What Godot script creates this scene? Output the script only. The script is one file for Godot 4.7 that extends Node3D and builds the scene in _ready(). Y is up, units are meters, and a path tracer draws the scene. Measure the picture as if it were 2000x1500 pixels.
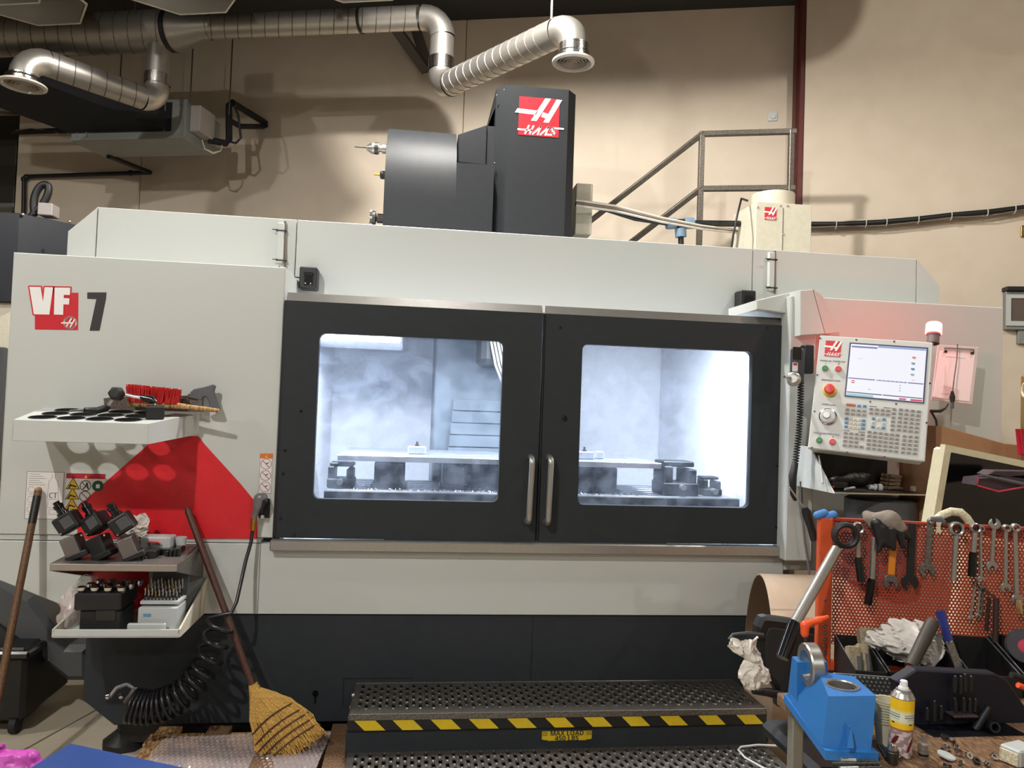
extends Node3D

# ---------------------------------------------------------------- mesh builder
class Mb:
	var v := PackedVector3Array()
	var n := PackedVector3Array()
	var t := PackedVector2Array()
	var xf := Transform3D()
	var marks = []
	func at(x):
		xf = x
		return self
	func vert(p, nn, uv):
		v.append(xf * p)
		n.append((xf.basis * nn).normalized())
		t.append(uv)
	func tri(a, b, c, na, nb, nc, ta = Vector2.ZERO, tb = Vector2.ZERO, tc = Vector2.ZERO):
		if (b - a).cross(c - a).dot(na + nb + nc) < 0:
			var q = b; b = c; c = q
			q = nb; nb = nc; nc = q
			q = tb; tb = tc; tc = q
		vert(a, na, ta)
		vert(c, nc, tc)
		vert(b, nb, tb)
	func poly(pts, hint):
		var nn = (pts[1] - pts[0]).cross(pts[2] - pts[0])
		if nn.length() < 1e-14 and pts.size() > 3:
			nn = (pts[2] - pts[0]).cross(pts[3] - pts[0])
		nn = nn.normalized()
		if nn.dot(hint) < 0: nn = -nn
		for i in range(1, pts.size() - 1):
			tri(pts[0], pts[i], pts[i + 1], nn, nn, nn)
		return self
	func rect(o, ux, uy):
		var nn = ux.cross(uy).normalized()
		tri(o, o + ux, o + ux + uy, nn, nn, nn, Vector2(0, 1), Vector2(1, 1), Vector2(1, 0))
		tri(o, o + ux + uy, o + uy, nn, nn, nn, Vector2(0, 1), Vector2(1, 0), Vector2(0, 0))
		return self
	func sq(a, b, c, d, na, nb, nc, nd):
		tri(a, b, c, na, nb, nc)
		tri(a, c, d, na, nc, nd)
	func box(c, s, bev = 0.0, bas = Basis()):
		marks.append(v.size())
		var h = s * 0.5
		bev = min(bev, min(h.x, min(h.y, h.z)) * 0.9)
		for a in 3:
			var b = (a + 1) % 3
			var d = (a + 2) % 3
			for sa in [-1.0, 1.0]:
				var pts = []
				for k in [[-1, -1], [1, -1], [1, 1], [-1, 1]]:
					var p = Vector3()
					p[a] = sa * h[a]
					p[b] = k[0] * (h[b] - bev)
					p[d] = k[1] * (h[d] - bev)
					pts.append(c + bas * p)
				var hn = Vector3()
				hn[a] = sa
				poly(pts, bas * hn)
				if bev > 0:
					for sb in [-1.0, 1.0]:
						var q = []
						for k in [[1, 0, -1], [0, 1, -1], [0, 1, 1], [1, 0, 1]]:
							var p = Vector3()
							p[a] = sa * (h[a] - (0.0 if k[0] else bev))
							p[b] = sb * (h[b] - (0.0 if k[1] else bev))
							p[d] = k[2] * (h[d] - bev)
							q.append(c + bas * p)
						var hh = Vector3()
						hh[a] = sa
						hh[b] = sb
						poly(q, bas * hh)
		if bev > 0:
			for sx in [-1.0, 1.0]:
				for sy in [-1.0, 1.0]:
					for sz in [-1.0, 1.0]:
						poly([c + bas * Vector3(sx * h.x, sy * (h.y - bev), sz * (h.z - bev)), c + bas * Vector3(sx * (h.x - bev), sy * h.y, sz * (h.z - bev)), c + bas * Vector3(sx * (h.x - bev), sy * (h.y - bev), sz * h.z)], bas * Vector3(sx, sy, sz))
		return self
	func prism(pl, z0, z1, bev = 0.0):
		marks.append(v.size())
		var p = PackedVector2Array(pl)
		var area = 0.0
		for i in p.size(): area += p[i].cross(p[(i + 1) % p.size()])
		if area < 0: p.reverse()
		var c = p.duplicate()
		var k = p.size()
		if bev > 0:
			for i in k:
				var d0 = (p[i] - p[(i + k - 1) % k]).normalized()
				var d1 = (p[(i + 1) % k] - p[i]).normalized()
				var n0 = Vector2(-d0.y, d0.x)
				var n1 = Vector2(-d1.y, d1.x)
				var m = (n0 + n1).normalized()
				c[i] = p[i] + m * bev / max(0.4, m.dot(n0))
		var ix = Geometry2D.triangulate_polygon(c)
		for i in range(0, ix.size(), 3):
			var a = c[ix[i]]; var b = c[ix[i + 1]]; var d = c[ix[i + 2]]
			poly([Vector3(a.x, a.y, z1), Vector3(b.x, b.y, z1), Vector3(d.x, d.y, z1)], Vector3(0, 0, 1))
		ix = Geometry2D.triangulate_polygon(p)
		for i in range(0, ix.size(), 3):
			var a = p[ix[i]]; var b = p[ix[i + 1]]; var d = p[ix[i + 2]]
			poly([Vector3(a.x, a.y, z0), Vector3(b.x, b.y, z0), Vector3(d.x, d.y, z0)], Vector3(0, 0, -1))
		for i in k:
			var j = (i + 1) % k
			var e = p[j] - p[i]
			if e.length() < 1e-7: continue
			var o = Vector3(e.y, -e.x, 0)
			poly([Vector3(p[i].x, p[i].y, z0), Vector3(p[j].x, p[j].y, z0), Vector3(p[j].x, p[j].y, z1 - bev), Vector3(p[i].x, p[i].y, z1 - bev)], o)
			if bev > 0:
				poly([Vector3(p[i].x, p[i].y, z1 - bev), Vector3(p[j].x, p[j].y, z1 - bev), Vector3(c[j].x, c[j].y, z1), Vector3(c[i].x, c[i].y, z1)], o.normalized() + Vector3(0, 0, 1))
		return self
	func lathe(pr, seg = 20, a0 = 0.0, a1 = TAU, sm = false):
		marks.append(v.size())
		var nk = []
		for i in pr.size() - 1:
			var d = pr[i + 1] - pr[i]
			nk.append(Vector2(d.y, -d.x).normalized())
		for i in pr.size() - 1:
			var na = nk[i]; var nb = nk[i]
			if sm:
				if i > 0: na = (nk[i - 1] + nk[i]).normalized()
				if i < nk.size() - 1: nb = (nk[i + 1] + nk[i]).normalized()
			for s in seg:
				var u = a0 + (a1 - a0) * s / seg
				var w = a0 + (a1 - a0) * (s + 1) / seg
				var cu = Vector2(cos(u), sin(u)); var cw = Vector2(cos(w), sin(w))
				var P = [Vector3(pr[i].x * cu.x, pr[i].y, pr[i].x * cu.y), Vector3(pr[i].x * cw.x, pr[i].y, pr[i].x * cw.y), Vector3(pr[i + 1].x * cw.x, pr[i + 1].y, pr[i + 1].x * cw.y), Vector3(pr[i + 1].x * cu.x, pr[i + 1].y, pr[i + 1].x * cu.y)]
				var N = [Vector3(na.x * cu.x, na.y, na.x * cu.y), Vector3(na.x * cw.x, na.y, na.x * cw.y), Vector3(nb.x * cw.x, nb.y, nb.x * cw.y), Vector3(nb.x * cu.x, nb.y, nb.x * cu.y)]
				var u0 = float(s) / seg; var u1 = float(s + 1) / seg
				var v0 = 1.0 - float(i) / (pr.size() - 1); var v1 = 1.0 - float(i + 1) / (pr.size() - 1)
				if pr[i].x > 1e-6: tri(P[0], P[1], P[2], N[0], N[1], N[2], Vector2(u0, v0), Vector2(u1, v0), Vector2(u1, v1))
				if pr[i + 1].x > 1e-6: tri(P[0], P[2], P[3], N[0], N[2], N[3], Vector2(u0, v0), Vector2(u1, v1), Vector2(u0, v1))
		return self
	func tube(pts, r, seg = 8, caps = true, squash = 1.0):
		marks.append(v.size())
		var k = pts.size()
		var up = Vector3.UP
		var prev = []
		for i in k:
			var d = (pts[min(i + 1, k - 1)] - pts[max(i - 1, 0)]).normalized()
			if i == 0 and abs(d.dot(up)) > 0.9: up = Vector3.RIGHT
			var sx = d.cross(up).normalized()
			up = sx.cross(d).normalized()
			var rr = r[i] if r is Array else r
			var ring = []
			for s in seg:
				var a = TAU * s / seg
				var nn = sx * cos(a) + up * sin(a)
				ring.append([pts[i] + (sx * cos(a) + up * sin(a) * squash) * rr, nn])
			if i > 0:
				for s in seg:
					var j = (s + 1) % seg
					sq(prev[s][0], prev[j][0], ring[j][0], ring[s][0], prev[s][1], prev[j][1], ring[j][1], ring[s][1])
			if caps and (i == 0 or i == k - 1):
				var pp = []
				for s in seg: pp.append(ring[s][0])
				poly(pp, -d if i == 0 else d)
			prev = ring
		return self
	# flat plate in the local xy plane with a hole of n corners at c: cell rectangle minus the hole, both faces and the bore; rim > 0 lifts the edge of the hole
	func cell(c, hx, hy, rx, ry, z0, z1, seg = 8, rim = 0.0, rot = 0.0):
		var out = []; var inn = []; var lip = []
		for s in seg:
			var a = TAU * (s + 0.5) / seg + rot
			var d = Vector2(cos(a), sin(a))
			var k = min(hx / max(1e-6, abs(d.x)), hy / max(1e-6, abs(d.y)))
			out.append(c + d * k)
			inn.append(c + Vector2(d.x * rx, d.y * ry))
			lip.append(c + Vector2(d.x * rx * 1.35, d.y * ry * 1.25))
		for s in seg:
			var j = (s + 1) % seg
			var o0 = out[s]; var o1 = out[j]; var i0 = inn[s]; var i1 = inn[j]
			var zi = z1 + rim
			if rim > 0:
				poly([V(lip[s], z1), V(lip[j], z1), V(i1, zi), V(i0, zi)], Vector3(0, 0, 1))
				i0 = lip[s]; i1 = lip[j]
			var corner = []
			if abs(abs(o0.x - c.x) - hx) < 1e-7 and abs(abs(o1.y - c.y) - hy) < 1e-7 and abs(abs(o1.x - c.x) - hx) > 1e-7:
				corner = [c + Vector2(sign(o0.x - c.x) * hx, sign(o1.y - c.y) * hy)]
			elif abs(abs(o0.y - c.y) - hy) < 1e-7 and abs(abs(o1.x - c.x) - hx) < 1e-7 and abs(abs(o1.y - c.y) - hy) > 1e-7:
				corner = [c + Vector2(sign(o1.x - c.x) * hx, sign(o0.y - c.y) * hy)]
			for z in [z1, z0]:
				var hint = Vector3(0, 0, 1) if z == z1 else Vector3(0, 0, -1)
				var ii0 = i0 if z == z1 else inn[s]
				var ii1 = i1 if z == z1 else inn[j]
				poly([V(ii0, z), V(ii1, z), V(o1, z), V(o0, z)], hint)
				if corner.size(): poly([V(o0, z), V(corner[0], z), V(o1, z)], hint)
			var mid = (inn[s] + inn[j]) * 0.5 - c
			poly([V(inn[s], z0), V(inn[j], z0), V(inn[j], zi), V(inn[s], zi)], Vector3(-mid.x, -mid.y, 0))
		return self
	func V(p, z): return Vector3(p.x, p.y, z)
	# window frame: outer rectangle minus a rectangle with round corners
	func frame(x0, x1, y0, y1, a0, a1, b0, b1, r, z0, z1):
		for q in [[x0, x1, y0, b0], [x0, x1, b1, y1], [x0, a0, b0, b1], [a1, x1, b0, b1]]:
			box(Vector3((q[0] + q[1]) / 2, (q[2] + q[3]) / 2, (z0 + z1) / 2), Vector3(q[1] - q[0], q[3] - q[2], z1 - z0))
		for k in [[a0, b0, 1, 1], [a1, b0, -1, 1], [a1, b1, -1, -1], [a0, b1, 1, -1]]:
			var pl = [Vector2(k[0], k[1])]
			for i in 7:
				var a = PI / 2 * i / 6
				pl.append(Vector2(k[0] + k[2] * r * (1 - sin(a)), k[1] + k[3] * r * (1 - cos(a))))
			prism(pl, z0, z1)
		return self
	# flat strokes: bars of width w along a polyline
	func stroke(pts, w, z0, z1):
		for i in pts.size() - 1:
			var d = (pts[i + 1] - pts[i]).normalized() * w * 0.5
			var s = Vector2(-d.y, d.x)
			prism([pts[i] - d + s, pts[i] - d - s, pts[i + 1] + d - s, pts[i + 1] + d + s], z0, z1)
		return self
	func ball(c, r, seg = 14, squash = 1.0):
		var pr = []
		for i in 9:
			var a = -PI / 2 + PI * i / 8
			pr.append(Vector2(cos(a) * r, sin(a) * r * squash))
		var keep = xf
		xf = xf * Transform3D(Basis(), c)
		lathe(pr, seg, 0, TAU, true)
		xf = keep
		return self
	# one continuous skin round tapered capsules [a, b, ra, rb], meshed as surface nets
	func blob(caps, cell_, k = 0.02, amp = 0.0, freq = 20.0, sd = 1):
		var lo = Vector3.ONE * 1e9; var hi = -lo
		for c in caps:
			for e in [[c[0], c[2]], [c[1], c[3]]]:
				lo = lo.min(e[0] - Vector3.ONE * (e[1] + amp + cell_ * 2))
				hi = hi.max(e[0] + Vector3.ONE * (e[1] + amp + cell_ * 2))
		var nx = int((hi.x - lo.x) / cell_) + 2; var ny = int((hi.y - lo.y) / cell_) + 2; var nz = int((hi.z - lo.z) / cell_) + 2
		var f = PackedFloat32Array(); f.resize(nx * ny * nz)
		var no = FastNoiseLite.new(); no.seed = sd; no.frequency = freq; no.noise_type = FastNoiseLite.TYPE_SIMPLEX; no.fractal_type = FastNoiseLite.FRACTAL_RIDGED; no.fractal_octaves = 2
		var pre = []
		for c in caps:
			var ab = c[1] - c[0]
			pre.append([c[0], ab, max(1e-9, ab.length_squared()), c[2], c[3] - c[2]])
		for z in nz:
			for y in ny:
				for x in nx:
					var p = lo + Vector3(x, y, z) * cell_
					var d = 1e9
					for c in pre:
						var pa = p - c[0]
						var h = clampf(pa.dot(c[1]) / c[2], 0, 1)
						var e = (pa - c[1] * h).length() - c[3] - c[4] * h
						if d > 1e8: d = e
						else:
							var m = max(k - abs(d - e), 0.0) / k
							d = min(d, e) - m * m * k * 0.25
					if amp > 0 and d < amp * 3 + cell_ * 3: d += amp * no.get_noise_3d(p.x + p.y * 0.5, p.y * 0.45 - p.x * 0.3, p.z)
					f[(z * ny + y) * nx + x] = d
		var id = PackedInt32Array(); id.resize(nx * ny * nz); id.fill(-1)
		var pv = []; var pn = []
		var off = [0, 1, nx, nx + 1, nx * ny, nx * ny + 1, nx * ny + nx, nx * ny + nx + 1]
		for z in nz - 1:
			for y in ny - 1:
				for x in nx - 1:
					var b = (z * ny + y) * nx + x
					var neg = 0
					for o in off: if f[b + o] < 0: neg += 1
					if neg == 0 or neg == 8: continue
					var s = Vector3(); var cnt = 0
					for i in 8:
						for ax in [1, 2, 4]:
							if i & ax: continue
							var fa = f[b + off[i]]; var fb = f[b + off[i | ax]]
							if (fa < 0) == (fb < 0): continue
							var pa = Vector3(i & 1, (i >> 1) & 1, (i >> 2) & 1)
							var q = fa / (fa - fb)
							if ax == 1: pa.x += q
							elif ax == 2: pa.y += q
							else: pa.z += q
							s += pa; cnt += 1
					id[b] = pv.size()
					pv.append(lo + (Vector3(x, y, z) + s / cnt) * cell_)
					pn.append(Vector3(f[b + 1] + f[b + off[3]] + f[b + off[5]] + f[b + off[7]] - f[b] - f[b + off[2]] - f[b + off[4]] - f[b + off[6]], f[b + off[2]] + f[b + off[3]] + f[b + off[6]] + f[b + off[7]] - f[b] - f[b + 1] - f[b + off[4]] - f[b + off[5]], f[b + off[4]] + f[b + off[5]] + f[b + off[6]] + f[b + off[7]] - f[b] - f[b + 1] - f[b + off[2]] - f[b + off[3]]).normalized())
		var st = [1, nx, nx * ny]
		for z in range(1, nz - 1):
			for y in range(1, ny - 1):
				for x in range(1, nx - 1):
					var b = (z * ny + y) * nx + x
					for a in 3:
						if (f[b] < 0) == (f[b + st[a]] < 0): continue
						var u = st[(a + 1) % 3]; var w = st[(a + 2) % 3]
						var q = [id[b], id[b - u], id[b - u - w], id[b - w]]
						if q.min() < 0: continue
						sq(pv[q[0]], pv[q[1]], pv[q[2]], pv[q[3]], pn[q[0]], pn[q[1]], pn[q[2]], pn[q[3]])
		return self
	# cloth between a left and a right edge line, with creases; both faces
	func sheet(le, ri, bulge, amp, sd):
		var no = FastNoiseLite.new(); no.seed = sd; no.frequency = 1.0; no.noise_type = FastNoiseLite.TYPE_SIMPLEX; no.fractal_type = FastNoiseLite.FRACTAL_RIDGED; no.fractal_octaves = 1
		var wp = FastNoiseLite.new(); wp.seed = sd + 1; wp.frequency = 1.0
		var g = []; var N = 56
		for j in N + 1:
			var f = float(j) / N * (le.size() - 1)
			var k = min(int(f), le.size() - 2); var q = f - k
			var L = le[max(k - 1, 0)].cubic_interpolate(le[k + 1], le[k], le[min(k + 2, le.size() - 1)], q) if false else le[k].lerp(le[k + 1], smoothstep(0, 1, q) * 0.4 + q * 0.6)
			var R = ri[k].lerp(ri[k + 1], smoothstep(0, 1, q) * 0.4 + q * 0.6)
			var row = []
			for i in N + 1:
				var s = float(i) / N
				var p = L.lerp(R, s)
				var wx = wp.get_noise_2d(p.x * 14, p.y * 14) * 0.05
				var crease = no.get_noise_2d((p.x + wx) * 12 + p.y * 5, (p.y + wx) * 5 - p.x * 4)
				p.z += bulge * sin(PI * s) * (0.4 + 0.6 * sin(PI * j / N)) + amp * crease
				p.x += amp * 0.5 * wp.get_noise_2d(p.y * 14, p.x * 9); p.y += amp * 0.7 * wp.get_noise_2d(p.x * 14, p.y * 9 + 5)
				row.append(p)
			g.append(row)
		var nr = []
		for j in N + 1:
			var row = []
			for i in N + 1: row.append((g[j][min(i + 1, N)] - g[j][max(i - 1, 0)]).cross(g[max(j - 1, 0)][i] - g[min(j + 1, N)][i]).normalized())
			nr.append(row)
		for side in 2:
			var o = 0.0 if side == 0 else -0.004
			for j in N:
				for i in N:
					var k = [[j, i], [j, i + 1], [j + 1, i + 1], [j + 1, i]]
					var pp = k.map(func(c): return g[c[0]][c[1]] + nr[c[0]][c[1]] * o)
					var nn = k.map(func(c): return nr[c[0]][c[1]] * (1 if side == 0 else -1))
					sq(pp[0], pp[1], pp[2], pp[3], nn[0], nn[1], nn[2], nn[3])
		return self
	func mesh():
		var a = []
		a.resize(Mesh.ARRAY_MAX)
		a[Mesh.ARRAY_VERTEX] = v; a[Mesh.ARRAY_NORMAL] = n; a[Mesh.ARRAY_TEX_UV] = t
		var m = ArrayMesh.new()
		m.add_surface_from_arrays(Mesh.PRIMITIVE_TRIANGLES, a)
		return m

# ---------------------------------------------------------------- frames and helpers
const F = 1500.0
const EYE = Vector3(0, 1.65, 3.719)
const TURN = Vector3(0.03345088, -0.12452765, 0.03483527)
var CAMB: Basis
var BX: Transform3D            # the hall stands 16 degrees askew to the machine: x along the back wall, z out of it
func mb(x = Transform3D()) -> Mb:
	var m = Mb.new()
	m.xf = x
	return m
func ray(x, y): return CAMB * Vector3((x - 1000.0) / F, (750.0 - y) / F, -1)
# where a measured pixel meets a plane of the place (survey of the photograph): z = const, y = const, any plane
func P(x, y, z):
	var d = ray(x, y)
	return EYE + d * ((z - EYE.z) / d.z)
func H(x, y, h):
	var d = ray(x, y)
	return EYE + d * ((h - EYE.y) / d.y)
func PL(x, y, o, nn):
	var d = ray(x, y)
	return EYE + d * ((o - EYE).dot(nn) / d.dot(nn))
func on(fr, x, y, off = 0.0):      # in the local axes of the frame fr, on its plane z = off
	return fr.affine_inverse() * PL(x, y, fr * Vector3(0, 0, off), fr.basis.z)
func W(x, y, w): return on(BX, x, y, w)
func P2(x, y, z):
	var p = P(x, y, z)
	return Vector2(p.x, p.y)
func ax(p, d, roll = 0.0):         # a transform whose y axis runs along d
	var yv = d.normalized()
	var xv = (Vector3.RIGHT if abs(yv.x) < 0.9 else Vector3.BACK)
	var zv = xv.cross(yv).normalized()
	xv = yv.cross(zv).normalized()
	return Transform3D(Basis(xv, yv, zv) * Basis(Vector3.UP, roll), p)
var used = {}
func numbered(s):
	if not used.has(s):
		used[s] = 0
		return s
	used[s] += 1
	return "%s_%03d" % [s, used[s]]
func thing(called, label, category, at = Vector3.ZERO, turn = Basis(), group = ""):
	var o := Node3D.new()
	o.name = numbered(called)
	add_child(o)
	o.transform = Transform3D(turn, at)
	tag(o, label, category, group)
	return o
func tag(o, label, category, group = ""):
	o.set_meta("label", label)
	o.set_meta("category", category)
	if group != "": o.set_meta("group", group)
	return o
func whole(o):
	if o == self: return Transform3D()
	var x = o.transform
	var q = o.get_parent()
	while q != self:
		x = q.transform * x
		q = q.get_parent()
	return x
# pieces that come out of one loop and are parts of their own
const APART = ["hanging_rod", "stud", "panel_seam", "screw", "rivet", "bolt", "hole_rim", "castor", "support_leg", "leg", "side_bolt", "cable_tie", "pipe_clip", "hole", "tie", "rib", "fitting", "link", "coolant_pipe", "pocket", "clip_foot", "flange", "triangle", "twine_stitch", "printed_line"]
# a part in its parent's own axes
func part(o, called, m, mat, label = ""):
	if m is Mb and called in APART and m.marks.size() > 1:
		var last = null
		for i in m.marks.size():
			var s = mb()
			var to = m.marks[i + 1] if i + 1 < m.marks.size() else m.v.size()
			s.v = m.v.slice(m.marks[i], to); s.n = m.n.slice(m.marks[i], to); s.t = m.t.slice(m.marks[i], to)
			last = part(o, called, s, mat, label)
		return last
	var i := MeshInstance3D.new()
	i.name = called
	i.mesh = m.mesh() if m is Mb else m
	i.material_override = mat
	if label != "": i.set_meta("label", label)
	o.add_child(i, true)
	return i
# a part whose shape was worked out in the hall's axes
func wpart(o, called, m, mat, label = ""):
	var x = whole(o).affine_inverse()
	for i in m.v.size():
		m.v[i] = x * m.v[i]
		m.n[i] = (x.basis * m.n[i]).normalized()
	return part(o, called, m, mat, label)
func copy(o, label, group = ""):
	var r = o.duplicate()
	r.name = numbered(String(o.name).rstrip("0123456789").trim_suffix("_"))
	add_child(r)
	r.set_meta("label", label)
	if group != "": r.set_meta("group", group)
	return r
func struct(called, m, mat):
	var i = part(self, called, m, mat)
	i.set_meta("kind", "structure")
	return i
func stuff(i):
	i.set_meta("kind", "stuff")
	return i

# ---------------------------------------------------------------- textures and materials
var T = {}
var MC = {}
func noise_image(sd, freq, oct = 3, size = 256, kind = FastNoiseLite.TYPE_SIMPLEX):
	var no = FastNoiseLite.new()
	no.seed = sd; no.frequency = freq; no.fractal_octaves = oct; no.noise_type = kind
	return no.get_seamless_image(size, size)
func tex(img): return ImageTexture.create_from_image(img)
func ramp(img, a: Color, b: Color, lo = 0.0, hi = 1.0):
	var o = Image.create(img.get_width(), img.get_height(), false, Image.FORMAT_RGBA8)
	for y in img.get_height():
		for x in img.get_width():
			o.set_pixel(x, y, a.lerp(b, smoothstep(lo, hi, img.get_pixel(x, y).r)))
	return o
func normal_of(img, k):
	var i = img.duplicate()
	i.convert(Image.FORMAT_RGBA8)
	i.bump_map_to_normal_map(k)
	return tex(i)
func stretched(img, sx, sy):       # streaks: the same noise sampled faster one way
	var o = Image.create(img.get_width(), img.get_height(), false, Image.FORMAT_RGBA8)
	var w = img.get_width(); var h = img.get_height()
	for y in h:
		for x in w: o.set_pixel(x, y, img.get_pixel(int(x * sx) % w, int(y * sy) % h))
	return o
func make_textures():
	var fine = noise_image(3, 0.12, 3)
	var mid = noise_image(5, 0.03, 4)
	T.fine_n = normal_of(fine, 0.6)
	T.mid_n = normal_of(mid, 1.2)
	T.grime = tex(ramp(mid, Color(0.975, 0.974, 0.97), Color.WHITE, 0.1, 0.9))
	T.spots = tex(ramp(noise_image(9, 0.05, 5), Color(0.78, 0.77, 0.75), Color.WHITE, 0.15, 0.75))
	T.wood = tex(ramp(stretched(noise_image(11, 0.05, 4), 6, 1), Color(0.62, 0.55, 0.48), Color.WHITE, 0.25, 0.7))
	T.rough = tex(ramp(mid, Color(0.82, 0.82, 0.82), Color.WHITE, 0.1, 0.8))
	T.brush_n = normal_of(stretched(noise_image(13, 0.2, 2), 1, 8), 0.8)
	T.cloth_n = normal_of(noise_image(15, 0.3, 1), 3.0)
	T.crack_n = normal_of(noise_image(17, 0.06, 3, 256, FastNoiseLite.TYPE_CELLULAR), 4.0)
	# coolant mist and run-off on the door panes: thickness of the film only
	var big = noise_image(21, 0.012, 4, 512)
	var run = stretched(noise_image(23, 0.09, 3, 512), 4, 1)
	var sp = noise_image(27, 0.25, 1, 512)
	for q in 2:
		var im = Image.create(512, 512, false, Image.FORMAT_RGBA8)
		for y in 512:
			for x in 512:
				var a = 0.045 + 0.14 * smoothstep(0.1, 0.95, big.get_pixel((x + q * 170) % 512, y).r) + 0.05 * smoothstep(0.4, 0.95, run.get_pixel(x, (y + q * 99) % 512).r)
				var s = sp.get_pixel(x, y).r
				if s > 0.92: a = 0.28
				im.set_pixel(x, y, Color(0.9, 0.94, 1.0, a))
		T["mist%d" % q] = tex(im)
	# wide brown and black print on the spray can; bars and marks on the control screen
	var can = Image.create(256, 256, false, Image.FORMAT_RGBA8)
	for y in 256:
		for x in 256:
			var c = Color(0.93, 0.76, 0.1)
			if y > 40 and y < 118: c = Color(0.93, 0.76, 0.1).lerp(Color(0.86, 0.88, 0.8), smoothstep(0, 26, min(y - 40, 118 - y)))
			if y > 132: c = Color(0.62, 0.4, 0.3)
			if y > 142: c = Color(0.8, 0.76, 0.76).lerp(Color(0.6, 0.5, 0.5), smoothstep(0.4, 0.6, mid.get_pixel(x, y).r))
			can.set_pixel(x, y, c)
	for k in 4:                     # four runs of small print round the tin and its stamp
		var ox = k * 64 + 6
		for i in 12:
			can.fill_rect(Rect2i(ox + 2 + i * 4, 66, 3, 4), Color(0.35, 0.35, 0.3))
			can.fill_rect(Rect2i(ox + 2 + i * 4, 76, 3, 5), Color(0.15, 0.3, 0.25))
			can.fill_rect(Rect2i(ox + 4 + i * 3, 88, 2, 3), Color(0.4, 0.42, 0.4))
		can.fill_rect(Rect2i(ox + 20, 106, 12, 6), Color(0.12, 0.08, 0.06))
		for y in range(165, 235):
			for x in range(0, 40):
				if abs(x - 20 - (y - 200) * 0.4) < 9 - abs(y - 190) * 0.1: can.set_pixel(ox + x, y, Color(0.4, 0.1, 0.1))
	T.can = tex(can)
	var sc = Image.create(512, 384, false, Image.FORMAT_RGBA8)
	sc.fill(Color(0.97, 0.97, 1.0))
	sc.fill_rect(Rect2i(190, 4, 316, 14), Color(0.62, 0.68, 0.84))
	sc.fill_rect(Rect2i(10, 16, 176, 12), Color(0.5, 0.5, 0.72))
	sc.fill_rect(Rect2i(12, 26, 150, 3), Color(0.7, 0.68, 0.85))
	for q in [[8, 180], [198, 200], [406, 100]]: sc.fill_rect(Rect2i(q[0], 250, q[1], 8), Color(0.52, 0.53, 0.66))
	for i in 7: sc.fill_rect(Rect2i(200 + i * 28, 252, 14, 3), Color(0.9, 0.9, 0.95))
	for i in 4: sc.fill_rect(Rect2i(60 + i * 9, 106, 6, 3), Color(0.7, 0.75, 0.78))
	for q in [[430, 66, Color(0.85, 0.5, 0.35)], [428, 108, Color(0.45, 0.6, 0.6)], [428, 148, Color(0.35, 0.5, 0.6)], [428, 188, Color(0.6, 0.66, 0.66)]]:
		sc.fill_rect(Rect2i(q[0] - 10, q[1], 24, 10), q[2])
		sc.fill_rect(Rect2i(q[0] - 5, q[1] + 10, 20, 6), q[2].lightened(0.3))
	sc.fill_rect(Rect2i(430, 232, 18, 3), Color(0.6, 0.6, 0.62))
	sc.fill_rect(Rect2i(32, 268, 20, 20), Color(0.8, 0.25, 0.25))
	sc.fill_rect(Rect2i(34, 274, 16, 7), Color(1, 1, 1))
	for i in 3: sc.fill_rect(Rect2i(352, 276 + i * 19, 10, 4), Color(0.45, 0.45, 0.5))
	sc.fill_rect(Rect2i(150, 322, 14, 3), Color(0.4, 0.4, 0.45))
	sc.fill_rect(Rect2i(6, 352, 236, 7), Color(0.35, 0.35, 0.42))
	sc.fill_rect(Rect2i(248, 352, 258, 7), Color(0.42, 0.4, 0.46))
	sc.fill_rect(Rect2i(6, 364, 180, 16), Color(0.62, 0.8, 0.86))
	sc.fill_rect(Rect2i(356, 366, 46, 12), Color(0.85, 0.35, 0.5))
	sc.fill_rect(Rect2i(430, 366, 76, 12), Color(0.8, 0.3, 0.4))
	T.screen = tex(sc)
func M(key, col = Color.WHITE, rough = 0.5, metal = 0.0, tx = "", nm = "", sc = 2.0, nk = 0.4) -> StandardMaterial3D:
	if MC.has(key): return MC[key]
	var m = StandardMaterial3D.new()
	m.resource_name = key
	m.albedo_color = col
	m.roughness = rough
	m.metallic = metal
	if tx != "": m.albedo_texture = T[tx]
	if nm != "":
		m.normal_enabled = true
		m.normal_texture = T[nm]
		m.normal_scale = nk
	if tx != "" or nm != "":
		m.uv1_triplanar = true
		m.uv1_world_triplanar = true
		m.uv1_scale = Vector3.ONE * sc
	MC[key] = m
	return m
func glow(key, col, e):
	if MC.has(key): return MC[key]
	var m = M(key, col, 0.5)
	m.emission_enabled = true
	m.emission = col
	m.emission_energy_multiplier = e
	return m
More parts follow.
